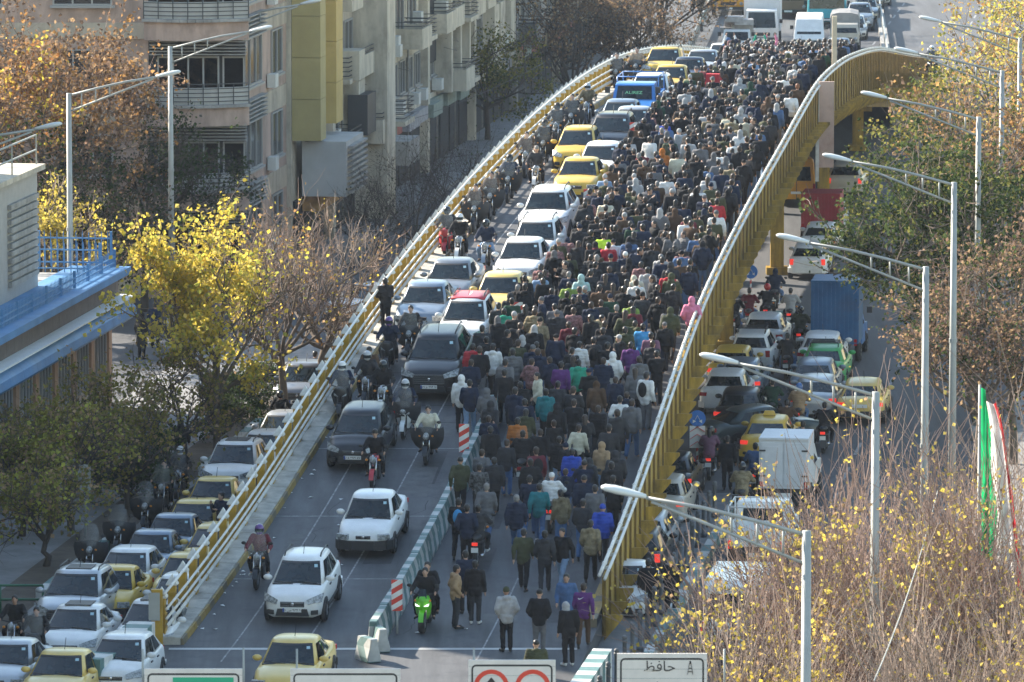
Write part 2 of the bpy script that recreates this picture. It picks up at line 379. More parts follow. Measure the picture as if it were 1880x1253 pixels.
for (zo, xo, r) in ((1.3, -.02, .052), (1.2, .13, .048)):
    pipe_run(lambda q, xo=xo: XR(q)+xo, zo, 176.6, 373, r).build('pipe', WPIPE, par, pb)
cl = MB()
for Y in np.arange(178, 373, 1.5): cl.cyl((XR(Y)-.02, Y, zdeck(Y)+1.3), (.12, 1, deck_slope(Y)), .07, .12, 8); cl.box((XR(Y)+.055, Y, zdeck(Y)+1.19), (.2, .05, .09))
o = cl.build('clamp', WPIPE, par, pb); o['kind'] = 'stuff'
# pale joint cover plate on the parapet
jp = MB(); a, b = 264.5, 269.5; jp.box((XR(a)+.42, a+.1, 6.9), (.6, .16, 3.5))
jp.build('joint_cover', mat('pale_rust_plate', (.55, .38, .3), .7, var=.2, vscale=1.2, dirt=(.35, .2, .14)), par, pb)
jq = MB(); jq.box((XR(a)+.04, a-.1, 6.6), (.14, .1, 4.0)); jq.build('joint_post', WPIPE, par, pb)
jq = MB(); jq.box((XR(276)-.1, 276, zdeck(276)+2.1), (.2, .2, 2.4)); jq.build('tall_post', mat('pale_wood', (.6, .5, .36), .7, var=.15), par, pb)
# median: striped concrete barrier blocks
def jersey_mesh(L, top=.1, bot=.21, h=.74):
    m = MB(); prof = [(-bot, 0), (bot, 0), (bot, .12), (top+.03, .38), (top, h), (-top, h), (-top-.03, .38), (-bot, .12)]
    rings = [[(x, y, z) for x, z in prof] for y in (-L/2, -L/2+.03, L/2-.03, L/2)]
    rings[0] = [(x*.9, y, z*.97) for x, y, z in rings[0]]; rings[3] = [(x*.9, y, z*.97) for x, y, z in rings[3]]
    m.loft(rings, smooth=False); return m.mesh('barrier', STRIPE)
jm = jersey_mesh(1.96); MEDY = []
Y = 174.6; i = 0
ordn = ['first', 'second', 'third', 'fourth', 'fifth', 'sixth', 'seventh', 'eighth', 'ninth', 'tenth', 'eleventh', 'twelfth', 'thirteenth', 'fourteenth', 'fifteenth', 'sixteenth', 'seventeenth', 'eighteenth', 'nineteenth', 'twentieth', 'twenty-first', 'twenty-second', 'twenty-third', 'twenty-fourth', 'twenty-fifth', 'twenty-sixth', 'twenty-seventh', 'twenty-eighth', 'twenty-ninth', 'thirtieth']
while Y < 200:
    o = link('concrete_barrier', jm, None, (XM(Y), Y, ZT(Y)), -HEAD); o.rotation_euler = (math.atan(deck_slope(Y)), 0, -HEAD+random.uniform(-.02, .02))
    tag(o, f'teal and white striped concrete median block, {ordn[i]} from the ramp foot', 'barrier', 'striped median blocks on the overpass'); Y += 2.0; i += 1
jb = [(-3.85, 172.2, .5, 'small teal block leaning at the near end of the median'), (-3.55, 173.4, .25, 'pale teal block tilted against the near end of the median')]
for (x, y, a, l) in jb:
    o = link('concrete_barrier', jersey_mesh(.8, .1, .2, .62), None, (x, y, ZT(y)), a); tag(o, l, 'barrier', 'striped median blocks on the overpass')
def wall_block(x, y, L, h, wd, rz, label):
    m = MB(); m.box((0, 0, h/2), (wd, L, h)); o = m.build('barrier_block', KSTR, None, (x, y, zdeck(y)+.01)); o.rotation_euler = (0, 0, rz); tag(o, label, 'barrier')
wall_block(XR(165)+.75, 165.2, 9.5, 1.0, .5, -HEAD, 'striped white and teal wall end below the foot of the yellow parapet')
wall_block(XL(172)-.3, 171.6, 2.2, 1.0, .7, -HEAD, 'teal and white block at the foot of the traffic side railing')
wall_block(XL(170)-.8, 169.4, 1.8, .8, .7, -HEAD-.2, 'low teal and white block before the railing foot, nearest to the signs')
# hazard marker boards on the median and the deck
def hazard(x, y, label, h=1.15):
    p = on_deck(x, y); t = thing('hazard_marker', label, 'marker board', p, -.05, 'red and white hazard markers')
    m = MB(); m.tube([(0, .03, 0), (0, .03, h*.6)], .035, 6); m.build('post', GALV, t)
    m = MB(); m.box((0, 0, h*.6+.38), (.3, .04, .85)); m.build('board', RWH, t)
hazard(729, 1165, 'red and white hazard board at the near end of the median'); hazard(852, 870, 'red and white hazard board behind the small car, on the median')
hazard(951, 640, 'red and white hazard board among the crowd beside the red-roofed car'); hazard(1079, 425, 'red and white hazard board beside the white crossover, at the crowd edge'); hazard(1163, 297, 'red and white hazard board by the dark crossover, farthest up the ramp')
lt = MB(); lr = random.Random(9)
for _ in range(90):
    Y = lr.uniform(175, 215); x = XL(Y)+.45+abs(lr.gauss(0, .35)) if lr.random() < .8 else lr.uniform(XL(Y)+.5, XR(Y)-.5); z = ZT(Y)+.012; a, q = lr.uniform(0, 6.28), lr.uniform(.03, .09)
    lt.quad((x+q*math.cos(a), Y+q*math.sin(a), z), (x-q*math.sin(a), Y+q*math.cos(a), z+.03), (x-q*math.cos(a), Y-q*math.sin(a), z+.01), (x+q*math.sin(a), Y-q*math.cos(a), z+.02))
o = lt.build('litter', WHITE); tag(o, 'scraps of pale litter along the kerb of the overpass', 'litter', None, 'stuff')
# ---------------------------------------------------------------- striped kerbs on the ground
def kerb_row(pts, name, label, h=.42, wd=.3):
    for i in range(len(pts)-1):
        a, b = Vector(pts[i]), Vector(pts[i+1]); L = (b-a).length; n = max(1, int(L/1.2))
        t = thing(name, label, 'kerb', a)
        for k in range(n):
            m = MB(); m.box((0, 0, h/2), (wd, L/n-.02, h))
            o = m.build('kerb_stone', TEAL if k % 2 else WHK, t, (b-a)*((k+.5)/n)); o.rotation_euler = (0, 0, math.atan2(-(b-a).x, (b-a).y))
TEAL = mat('teal_kerb_paint', (.1, .19, .18), .7, var=.25); WHK = mat('white_kerb_paint', (.5, .5, .47), .7, var=.2, dirt=(.3, .3, .27))
kerb_row([unproj(18, 1175, .1), unproj(75, 1110, .1), unproj(235, 985, .1), unproj(250, 975, .1)][1:3], 'striped_kerb', 'teal and white striped kerb beside the waiting cars, near the green rail')
kerb_row([unproj(372, 880, .1), unproj(478, 790, .1)], 'striped_kerb', 'teal and white striped kerb below the yellow-leaved tree')
kerb_row([(XR(160)+1.6, 160, 0), (XR(206)+1.6, 206, 0)], 'striped_kerb', 'teal and white kerb beside the bollards under the parapet', .3, .28)
kerb_row([unproj(1350, 590, 0)+Vector((-3, 0, 0)), unproj(1440, 590, 0)], 'striped_kerb', 'teal and white kerb of the traffic island under the overpass', .4, .4)
# far median between the two carriageways, behind the crest
fm = thing('far_median', 'grey guard rail and kerb between the far carriageways', 'guard rail', (XR(372)-1.4, 372, 0))
FMX = lambda Y: 22.2+.045*(Y-385)
m = MB()
for Y in range(345, 470, 3): m.bar((FMX(Y), Y, .15), (FMX(Y+3), Y+3, .15), .5, .3)
m.build('kerb', CONC, fm, -fm.location)
m = MB()
for Y in range(345, 470, 3): m.bar((FMX(Y), Y, .75), (FMX(Y+3), Y+3, .75), .08, .3); m.box((FMX(Y), Y, .4), (.1, .1, .8))
m.build('rail', GALV, fm, -fm.location)
gl = thing('far_guard_rail', 'grey guard rail on the far left edge of the road behind the crest', 'guard rail', (10, 380, 0))
m = MB(); f = lambda Y: 10.2+.06*(Y-385)
for Y in range(385, 455, 3): m.bar((f(Y), Y, .75), (f(Y+3), Y+3, .75), .08, .32); m.box((f(Y), Y, .4), (.1, .1, .8))
m.build('rail', GALV, gl, -gl.location)
# ---------------------------------------------------------------- street lamps
def lamp_meshes():
    p = MB(); p.tube([(0, 0, 0), (0, 0, 11)], [.13, .085], 10); p.tube([(0, 0, 0), (0, 0, .5)], .19, 10); p.cyl((0, 0, 6.2), (0, 0, 1), .125, .12, 10)
    a = MB(); up = lambda x: Vector((x, 0, 10.92+.27*(-x)*(1-.02*x*x))); lo = lambda x: Vector((x, 0, 10.35+(10.92+.27*3.1*(1-.02*9.6)-10.35-.03)*(-x/3.1)))
    a.tube([up(0), up(-1), up(-2), up(-3.1)], .042, 6); a.tube([lo(0), lo(-1.5), lo(-3.0)], .036, 6)
    for x in (-.45, -.95, -1.45): a.tube([up(x), lo(x)], .028, 5)
    h = MB(); e = up(-3.1); rings = []
    for (t, w_, ht) in ((0, .05, .05), (.15, .09, .07), (.35, .14, .09), (.6, .15, .1), (.8, .11, .08), (.88, .04, .03)):
        c = e+Vector((-t, 0, .2*t+.02)); rings.append([(c.x, c.y+w_*math.cos(q), c.z+ht*math.sin(q)*(1 if math.sin(q) > 0 else .7)) for q in np.linspace(0, 2*math.pi, 10, endpoint=False)])
    h.loft(rings)
    return p.mesh('pole', GALV), a.mesh('arm', GALV), h.mesh('lamp_head', LAMPH)
LP, LA, LH = lamp_meshes()
def lamp(X, Y, rz, label, z=0, lean=0.0):
    t = thing('street_lamp', label, 'street lamp', (X, Y, z), rz, 'street lamps along both sides'); t.rotation_euler = (0, lean, rz)
    link('pole', LP, t); a = link('arm', LA, t); link('lamp_head', LH, a); return t
for i, (x, y) in enumerate([(1481, 975), (1608, 720), (1700, 490), (1752, 335), (1797, 215), (1840, 130), (1873, 70)]):
    p = unproj(x, y, 11.0)
    lamp(p.x, p.y, -.1, ['grey street lamp nearest the camera, head over the foot of the parapet', 'second nearest grey street lamp, head over the yellow parapet', 'grey street lamp whose head hangs above the red truck box', 'grey street lamp whose head hangs over the green tree', 'grey street lamp whose head hangs before the arched parapet end', 'second farthest grey street lamp on the autumn tree side', 'farthest grey street lamp on the autumn tree side'][i])
for i, (X, Y) in enumerate([(-18.3, 208), (-15.6, 229.5), (-13.2, 252), (-11.75, 267.5), (-8.0, 298.5), (-5.15, 322), (-2.95, 340), (-.35, 363)]):
    lamp(X, Y, math.pi-.1, ['street lamp arm reaching in from the left frame edge', 'grey street lamp before the blue-trimmed roof', 'grey street lamp in front of the yellow-leaved tree', 'grey street lamp before the corner balconies', 'tall grey lamp pole beside the yellow-clad facade', 'tall grey lamp pole before the cream balconies', 'tall grey lamp pole before the dark glazed balcony', 'farthest tall grey lamp pole along the facade row'][i])
# ---------------------------------------------------------------- overhead signs at the lower edge
SGN = mat('sign_white', (.72, .66, .6), .6, var=.1, vscale=2); SGREEN = mat('sign_green', (.02, .38, .2), .5); SRED = mat('sign_red', (.7, .06, .03), .5)
def text_mesh(body, size, name, m, parent, loc, rot=(math.pi/2, 0, 0), align='CENTER', extr=.003):
    cu = bpy.data.curves.new(name, 'FONT'); cu.body = body; cu.size = size; cu.align_x = align; cu.align_y = 'CENTER'; cu.extrude = extr; cu.resolution_u = 3
    me = evaluated(bpy.data.objects.new(name, cu)); bpy.data.curves.remove(cu)
    me.materials.clear(); me.materials.append(m)
    o = link(name, me, parent, loc); o.rotation_euler = rot; return o
SY = 131.0
gan = thing('sign_gantry', 'grey steel gantry carrying the overhead road signs', 'gantry', (0, SY+.3, 0))
m = MB(); m.tube([(-11, 0, 6.6), (6.5, 0, 6.6)], .12, 8); m.tube([(-11, 0, 5.6), (6.5, 0, 5.6)], .12, 8); m.build('beam', GALV, gan)
for x in (-11, 6.5):
    m = MB(); m.tube([(x, 0, 0), (x, 0, 6.8)], .18, 8); m.build('post', GALV, gan)
for px, py in ((262, 1192), (447, 1190), (545, 1192), (870, 1190), (1330, 1192)):
    p = at_Y(px, py, SY+.3); m = MB(); m.tube([(p.x, 0, 6.4), (p.x, 0, p.z)], .025, 6); m.build('rod', GALV, gan)
def sign(x0, x1, ytop, label, h=1.5):
    a, b = at_Y(x0, ytop, SY), at_Y(x1, ytop, SY); wd = b.x-a.x; c = Vector(((a.x+b.x)/2, SY, a.z-h/2))
    t = thing('road_sign', label, 'road sign', c, 0, 'overhead road signs')
    m = MB(); m.box((0, 0, 0), (wd, .05, h)); m.build('board', SGN, t)
    q = MB(); bw, bh, r, th = wd/2-.06, h/2-.09, .1, .035
    pts = []
    for cx, cz, a0 in ((bw-r, bh-r, 0), (-bw+r, bh-r, 90), (-bw+r, -bh+r, 180), (bw-r, -bh+r, 270)):
        for k in range(5): an = math.radians(a0+k*22.5); pts.append((cx+r*math.cos(an), cz+r*math.sin(an), math.cos(an), math.sin(an)))
    n = len(pts); vs = [(x, -.029, z) for x, z, _, _ in pts]+[(x-c_*th, -.029, z-s_*th) for x, z, c_, s_ in pts]
    q.add(vs, [(i, (i+1) % n, (i+1) % n+n, i+n) for i in range(n)]); q.build('border', BLACK, t, fixn=True)
    sm = MB()
    for zz in (.62, .43, .24, .05, -.14, -.33): sm.box((0, -.026, h/2-.75+zz), (wd-.004, .002, .008))
    sm.build('panel_seam', GALV, t)
    return t, wd, h
def ar(s): return s
s1, w1, h1 = sign(265, 445, 1228, 'white overhead sign with a green panel')
m = MB(); m.box((.2, -.03, h1/2-.45), (w1*.62, .01, .55)); m.build('green_panel', SGREEN, s1)
s2, w2, h2 = sign(533, 735, 1228, 'white overhead sign with a thick black border')
s3, w3, h3 = sign(860, 1020, 1212, 'white overhead sign with two red ring symbols')
for sx in (-.42, .42):
    m = MB(); rings = []
    for k in range(24):
        a0, a1 = 2*math.pi*k/24, 2*math.pi*(k+1)/24
        m.quad((.36*math.cos(a0), -.034, .36*math.sin(a0)), (.27*math.cos(a0), -.034, .27*math.sin(a0)), (.27*math.cos(a1), -.034, .27*math.sin(a1)), (.36*math.cos(a1), -.034, .36*math.sin(a1)))
    m.build('red_ring', SRED, s3, (sx, 0, h3/2-.55), fixn=True)
    m = MB(); m.prism([(-.12, -.032, -.3), (.12, -.032, -.3), (.12, -.032, .05), (0, -.032, .2), (-.12, -.032, .05)] if sx < 0 else [(-.2, -.032, -.12), (.2, -.032, -.12), (.12, -.032, .06), (-.12, -.032, .06)], (0, -.006, 0)); m.build('symbol', BLACK, s3, (sx, 0, h3/2-.55), fixn=True)
s4, w4, h4 = sign(1133, 1298, 1200, 'white overhead sign with a street name and a tower symbol')
text_mesh('\ufec6\ufed3\ufe8e\ufea3', .3, 'lettering', BLACK, s4, (-.05, -.03, h4/2-.27))
text_mesh('\ufbff\ufeae\ufed4\ufecc\ufe9f' , .26, 'lettering', BLACK, s4, (-.05, -.03, h4/2-.66))
m = MB()
for sx in (-1, 1): m.bar((sx*.055, -.03, -.13), (sx*.012, -.03, .13), .018, .008)
m.box((0, -.03, .0), (.06, .008, .02)); m.box((0, -.03, -.07), (.08, .008, .02)); m.box((0, -.03, .12), (.03, .008, .06)); m.build('tower_symbol', BLACK, s4, (w4/2-.34, 0, h4/2-.3))
# ---------------------------------------------------------------- buildings
GLASS = mat('window_glass', (.03, .035, .04), .12, spec=.6, var=.4, vscale=.8)
GLASSW = mat('curtained_glass', (.3, .16, .08), .5, spec=.6, var=.6, vscale=1.6)
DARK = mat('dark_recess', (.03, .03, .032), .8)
FRAME = mat('window_frame', (.3, .3, .29), .5)
IRON = mat('dark_iron', (.05, .055, .06), .5)
PINK = mat('pink_stone', (.4, .29, .235), .8, var=.28, vscale=1.6, bump=.1, dirt=(.25, .18, .15), stretch=(1, 1, .25))
BEIGE = mat('beige_render', (.42, .36, .28), .85, var=.28, vscale=1.6, dirt=(.26, .22, .17), stretch=(1, 1, .2))
CREAM = mat('cream_render', (.5, .45, .36), .85, var=.28, vscale=1.6, dirt=(.29, .25, .2), stretch=(1, 1, .2))
OCHRE = mat('ochre_panel', (.5, .36, .12), .6, var=.12, vscale=.7, dirt=(.33, .26, .12))
OLIVEP = mat('olive_yellow_panel', (.36, .3, .13), .6, var=.12, vscale=.7)
GREYB = mat('grey_render', (.3, .29, .27), .85, var=.28, vscale=1.6, dirt=(.17, .16, .15), stretch=(1, 1, .2))
SIGNG = mat('grey_sign_sheet', (.42, .43, .43), .5, var=.1, vscale=.8)
BLUEP = mat('blue_paint', (.075, .21, .4), .55, var=.2, vscale=.8, dirt=(.14, .25, .38))
BROWNB = mat('brown_cladding', (.12, .095, .08), .7, var=.2, vscale=2.5)
H3 = Vector((math.sin(HEAD), math.cos(HEAD), 0)); N3 = Vector((math.cos(HEAD), -math.sin(HEAD), 0))
class Bld:
    """a building; e = direction along the wall, n = outward normal, o = wall origin on the ground"""
    def __init__(s, name, label, o, cat='building'):
        s.base = Vector(o); s.t = thing(name, label, cat, s.base)
    def part(s, name, mb, m, parent=None, fixn=False):
        o = mb.build(name, m, parent or s.t, None if parent else -s.base, fixn); return o
    def wallbox(s, o, e, n, L, depth, h, m, name='wall'):
        q = MB(); a = Vector(o); b = a+e*L
        q.add([a, b, b-n*depth, a-n*depth]+[v+Vector((0, 0, h)) for v in (a, b, b-n*depth, a-n*depth)], [(0, 1, 2, 3), (4, 5, 6, 7), (0, 1, 5, 4), (1, 2, 6, 5), (2, 3, 7, 6), (3, 0, 4, 7)])
        return s.part(name, q, m, fixn=True)
    def slab(s, name, o, e, n, u0, u1, z0, z1, n0, n1, m, parent=None):
        q = MB(); p = lambda u, v, z: Vector(o)+e*u+n*v+Vector((0, 0, z))
        q.add([p(u0, n0, z0), p(u1, n0, z0), p(u1, n1, z0), p(u0, n1, z0), p(u0, n0, z1), p(u1, n0, z1), p(u1, n1, z1), p(u0, n1, z1)], [(0, 1, 2, 3), (4, 5, 6, 7), (0, 1, 5, 4), (1, 2, 6, 5), (2, 3, 7, 6), (3, 0, 4, 7)])
        return s.part(name, q, m, parent, True)
    def window(s, o, e, n, u, z, w_, h, nx=2, g=None, sill=True, fm=None):
        q = MB(); p = lambda a, v, c: Vector(o)+e*a+n*v+Vector((0, 0, c))
        def bx(u0, u1, z0, z1, a, b): q.add([p(u0, a, z0), p(u1, a, z0), p(u1, b, z0), p(u0, b, z0), p(u0, a, z1), p(u1, a, z1), p(u1, b, z1), p(u0, b, z1)], [(0, 1, 2, 3), (4, 5, 6, 7), (0, 1, 5, 4), (1, 2, 6, 5), (2, 3, 7, 6), (3, 0, 4, 7)])
        bx(u-w_/2, u+w_/2, z, z+.07, .01, .1); bx(u-w_/2, u+w_/2, z+h-.07, z+h, .01, .1)
        for i in range(nx+1):
            x = u-w_/2+.035+(w_-.07)*i/nx; bx(x-.035, x+.035, z+.07, z+h-.07, .01, .1)
        if sill: bx(u-w_/2-.1, u+w_/2+.1, z-.1, z-.005, .01, .2)
        f = s.part('window', q, fm or FRAME, fixn=True)
        for i in range(nx):
            a0 = u-w_/2+.07+(w_-.07)*i/nx; a1 = u-w_/2+(w_-.07)*(i+1)/nx
            k = MB(); k.quad(p(a0, .04, z+.07), p(a1, .04, z+.07), p(a1, .04, z+h-.07), p(a0, .04, z+h-.07)); s.part('pane', k, g or GLASS, f, True)
        return f
    def balcony(s, o, e, n, u0, u1, z, dep, m, solid=.8, rail=True, roofm=None):
        b = s.slab('balcony', o, e, n, u0, u1, z-.22, z, .0, dep, m)
        q = MB(); p = lambda a, v, c: Vector(o)+e*a+n*v+Vector((0, 0, c))
        def bx(u0, u1, z0, z1, a, b_): q.add([p(u0, a, z0), p(u1, a, z0), p(u1, b_, z0), p(u0, b_, z0), p(u0, a, z1), p(u1, a, z1), p(u1, b_, z1), p(u0, b_, z1)], [(0, 1, 2, 3), (4, 5, 6, 7), (0, 1, 5, 4), (1, 2, 6, 5), (2, 3, 7, 6), (3, 0, 4, 7)])
        if solid > 0:
            bx(u0, u1, z, z+solid, dep-.1, dep); bx(u0, u0+.1, z, z+solid, 0, dep-.1); bx(u1-.1, u1, z, z+solid, 0, dep-.1)
            s.part('parapet', q, m, b, True)
        if rail:
            q = MB()
            for zz in ((solid+.12, solid+.3) if solid > 0 else (.15, .35, .55, .75, .95)):
                q.bar(p(u0, dep-.05, z+zz), p(u1, dep-.05, z+zz), .04, .04); q.bar(p(u0+.03, 0, z+zz), p(u0+.03, dep-.05, z+zz), .04, .04); q.bar(p(u1-.03, 0, z+zz), p(u1-.03, dep-.05, z+zz), .04, .04)
            s.part('rail', q, IRON, b)
        return b
    def ac(s, o, e, n, u, z, d=.4):
        f = s.slab('air_conditioner', o, e, n, u-.4, u+.4, z, z+.55, .05, d, mat('ac_white', (.55, .55, .52), .6, var=.1))
        return f
EX, NX = Vector((1, 0, 0)), Vector((0, -1, 0))
EXR = Vector((math.cos(HEAD), -math.sin(HEAD), 0)); NXR = Vector((-math.sin(HEAD), -math.cos(HEAD), 0))
# --- corner apartment building with curved balconies
oA = Vector((-31.0, 263.0, 0)); A = Bld('apartment_building', 'pink stone corner apartment building with curved iron balconies', (-21, 263, 0))
HA = 14.0
A.wallbox(oA, EX, NX, 19.8, 12, HA, PINK)
Z0s = [.9, 4.35, 7.8, 11.25]
cu0, cu1 = 16.2, 20.4                      # bay of the curved balconies, distance along the front wall
for zi, z in enumerate(Z0s[1:] if True else Z0s):
    # curved slab with fascia
    def arc(dep, zz, n=14): return [oA+EX*(cu0+(cu1-cu0)*k/n)+NX*(dep*(0.35+.65*math.sin(math.pi*(.12+.88*k/n)))+.0)+Vector((0, 0, zz)) for k in range(n+1)]
    q = MB(); lo = arc(1.3, z-.75); hi = arc(1.3, z)
    back0 = [Vector((v.x, 263.02, v.z)) for v in lo]; back1 = [Vector((v.x, 263.02, v.z)) for v in hi]
    n = len(lo)
    q.add(lo+hi+back0+back1, [(i, i+1, n+i+1, n+i) for i in range(n-1)]+[(n+i, n+i+1, 3*n+i+1, 3*n+i) for i in range(n-1)]+[(2*n+i, 2*n+i+1, i+1, i) for i in range(n-1)]+[(0, n, 3*n, 2*n), (n-1, 2*n-1, 4*n-1, 3*n-1)])
    b = A.part('balcony', q, PINK, fixn=True)
    q = MB()
    for i in range(n-1): q.bar(hi[i]+Vector((0, 0, .06)), hi[i+1]+Vector((0, 0, .06)), .34, .12)
    A.part('ledge', q, GREYB, b)
    q = MB()
    for zz in (.25, .42, .59, .76, .95):
        for i in range(n-1): q.bar(hi[i]+Vector((0, .1, zz)), hi[i+1]+Vector((0, .1, zz)), .035, .035)
    for i in range(0, n, 2): q.bar(hi[i]+Vector((0, .1, .1)), hi[i]+Vector((0, .1, .95)), .04, .04)
    A.part('rail', q, IRON, b)
    q = MB()
    for i in range(n-1): q.quad(hi[i]+Vector((0, .2, .12)), hi[i+1]+Vector((0, .2, .12)), hi[i+1]+Vector((0, .2, .8)), hi[i]+Vector((0, .2, .8)))
    A.part('rail_sheet', q, SIGNG, b)
for z in Z0s:
    q = MB(); A.slab('recess_shade', oA, EX, NX, cu0+.15, cu1-.15, z+.05, z+2.62, .01, .04, DARK)  # flat dark slab on the wall; the shade of a recess is in its colour
    A.window(oA, EX, NX, cu0+1.75, z+.15, 2.5, 1.85, 4, GLASSW, False)
    A.window(oA, EX, NX, cu1-.62, z+.15, .9, 1.85, 1, GLASS, False)
    for k in range(6):
        A.slab('louvre', oA, EX, NX, cu0+.2, cu1-.1, z+2.08+k*.13, z+2.12+k*.13, .1, .55, GREYB)
    A.window(oA, EX, NX, 13.7, z+.6, 2.4, 1.7, 3, GLASS)
    A.window(oA, EX, NX, 9.3, z+.6, 2.4, 1.7, 3, GLASS); A.window(oA, EX, NX, 4.9, z+.6, 2.4, 1.7, 3, GLASS)
    A.slab('band', oA, EX, NX, 0, cu0-.02, z-.75, z-.1, 0, .1, BEIGE)
oS = Vector((-11.2, 263.0, 0))
A.wallbox(oS+H3*.02, H3, N3, 13.2, 6, HA, PINK, 'side_wall')
for z in Z0s:
    A.slab('pier', oS, H3, N3, 0.1, .9, 0.02, HA-.02, 0, .32, BEIGE) if z == Z0s[0] else None
    A.window(oS, H3, N3, 4.2, z+.5, 4.4, 2.0, 3, GLASS); A.window(oS, H3, N3, 10.4, z+.5, 2.6, 1.9, 2, GLASS)
    for k in range(6): A.slab('louvre', oS, H3, N3, 2.0, 6.6, z-.9+k*.17, z-.85+k*.17, .02, .3, GREYB)
    A.slab('band', oS, H3, N3, 1, 13.1, z-1.0, z-.2+.1, 0, .05, BEIGE) if z > 2 else None
    A.ac(oS, H3, N3, 8.3, z+.1)
# --- yellow panel building
def row_o(Y): return Vector((FACX(Y), Y, 0))
B = Bld('panel_clad_building', 'narrow building clad in yellow and olive panels with a big grey sign box', row_o(276))
oB = row_o(276.3)
B.wallbox(oB, H3, N3, 8.6, 10, 13.5, CREAM)
for k, (u0, u1, n1, z0, m) in enumerate(((.1, 1.6, 1.25, 5.2, OLIVEP), (1.6, 2.5, 1.0, 6.3, CREAM), (2.5, 3.3, .85, 6.3, OLIVEP), (3.3, 4.2, .75, 4.5, CREAM), (4.2, 6.1, 1.3, 5.6, OCHRE), (6.1, 8.5, .35, 5.4, SIGNG))):
    z = z0
    while z < 13.3:
        B.slab('cladding_panel', oB, H3, N3, u0+.01, u1-.01, z, min(z+1.75, 13.45), .02, n1, m); z += 1.77
B.window(oB, H3, N3, 7.3, 8.3, 1.9, 2.2, 2, GLASS); B.window(oB, H3, N3, 7.3, 11.5, 1.9, 1.8, 2, GLASS)
# sign box
bx0 = oB+N3*.3
B.slab('sign_box', oB, H3, N3, 1.0, 6.0, 2.75, 5.1, .3, 2.2, SIGNG)
for k in range(9): B.slab('louvre', oB, H3, N3, 1.4, 5.9, 2.85+k*.24, 2.95+k*.24, 2.2, 2.42, GREYB)
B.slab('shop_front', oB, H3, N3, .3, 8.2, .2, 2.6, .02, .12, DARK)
B.slab('shop_fascia', oB, H3, N3, 2.2, 8.2, 2.0, 2.7, .12, .9, mat('shop_yellow', (.45, .25, .08), .6, var=.4, vscale=1.5))
B.slab('shop_banner', oB, H3, N3, 8.2, 8.5, 2.2, 4.2, .1, .9, mat('red_banner', (.35, .05, .05), .7))
# --- the row beyond
def row_building(name, label, Y0, Y1, wm, pm, storeys, seed, h=13.0, shop=True, bal=None):
    rn = random.Random(seed); L = (Y1-Y0)/math.cos(HEAD)-.05; o = row_o(Y0); b = Bld(name, label, o)
    b.wallbox(o, H3, N3, L, 11, h, wm)
    if shop:
        n = max(2, int(L/3.2))
        for i in range(n):
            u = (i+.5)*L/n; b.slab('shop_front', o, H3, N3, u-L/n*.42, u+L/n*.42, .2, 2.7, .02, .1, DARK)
            b.slab('shop_sign', o, H3, N3, u-L/n*.46, u+L/n*.46, 2.8, 3.45, .02, rn.uniform(.3, .8), mat('shop_sign_%d' % rn.randrange(5), [(.3, .3, .32), (.35, .1, .08), (.12, .2, .3), (.4, .33, .2), (.2, .25, .22)][rn.randrange(5)], .6, var=.3))
    z = 3.9
    for st in range(storeys):
        u = 1.6
        while u < L-1.2:
            kind = rn.random() if bal is None else bal[(st+int(u)) % len(bal)]
            if kind < .45 and u+3.6 < L:
                dep = rn.uniform(1.0, 1.5)
                b.balcony(o, H3, N3, u, u+3.3, z-.1, dep, pm, rn.choice((.75, .85, 0)), True)
                b.window(o, H3, N3, u+1.65, z+.05, 2.4, 2.1, 2, GLASS, False); u += 4.2
            elif kind < .8:
                b.window(o, H3, N3, u+.8, z+.6, 1.7, 1.6, 2, GLASS)
                if rn.random() < .5: b.ac(o, H3, N3, u+.8, z-.1, .55)
                u += 2.6
            else:
                b.slab('bay', o, H3, N3, u, u+1.9, z-.3, z+2.7, .0, rn.uniform(.5, .9), pm); u += 2.6
        b.slab('band', o, H3, N3, 0.02, L-.02, z-.45, z-.2, 0, .12, pm); z += 3.2
    for u in (L*.33, L*.71):
        q = MB(); q.tube([o+H3*u+N3*.12+Vector((0, 0, .3)), o+H3*u+N3*.12+Vector((0, 0, h-.2))], .06, 6); b.part('drain_pipe', q, GREYB)
    for k in range(int(L/2.6)):
        u, zz = rn.uniform(.8, L-.8), rn.choice((4.3, 6.6, 7.6, 9.8)); b.ac(o, H3, N3, u, zz, rn.uniform(.5, .8))
    for k in range(3):
        u = rn.uniform(1, L-3); zz = rn.uniform(4, h-2); q = MB(); q.tube([o+H3*u+N3*.6+Vector((0, 0, zz)), o+H3*(u+1.2)+N3*1.1+Vector((0, 0, zz-.25)), o+H3*(u+2.4)+N3*.6+Vector((0, 0, zz))], .012, 4); b.part('wire', q, IRON)
    b.slab('pilaster', o, H3, N3, .05, .75, .02, h-.02, .0, .5, pm)
    return b
C = row_building('apartment_block', 'beige apartment block with boxed air conditioners beside the yellow panels', 285, 300.6, BEIGE, CREAM, 3, 11, 12.6)
oC = row_o(285); C.slab('wide_pier', oC, H3, N3, 9.0, 11.6, .02, 12.5, 0, 1.6, CREAM)
C.slab('security_grille', oC, H3, N3, 5.6, 8.2, 4.2, 6.0, .3, 1.2, IRON); C.slab('air_conditioner', oC, H3, N3, 2.5, 4.2, 6.9, 8.2, .1, 1.3, CREAM)
C.slab('canopy_box', oC, H3, N3, 11.7, 15.2, 2.3, 3.4, .1, 2.2, GREYB)
D1 = row_building('apartment_block', 'cream apartment block with solid projecting balconies and plants', 300.8, 316, CREAM, CREAM, 3, 5, 12.4, bal=[.1, .1, .6])
D2 = row_building('apartment_block', 'tan apartment block with dark glazed balcony openings', 316.2, 334, BEIGE, CREAM, 3, 23, 12.2, bal=[.2, .7, .1])
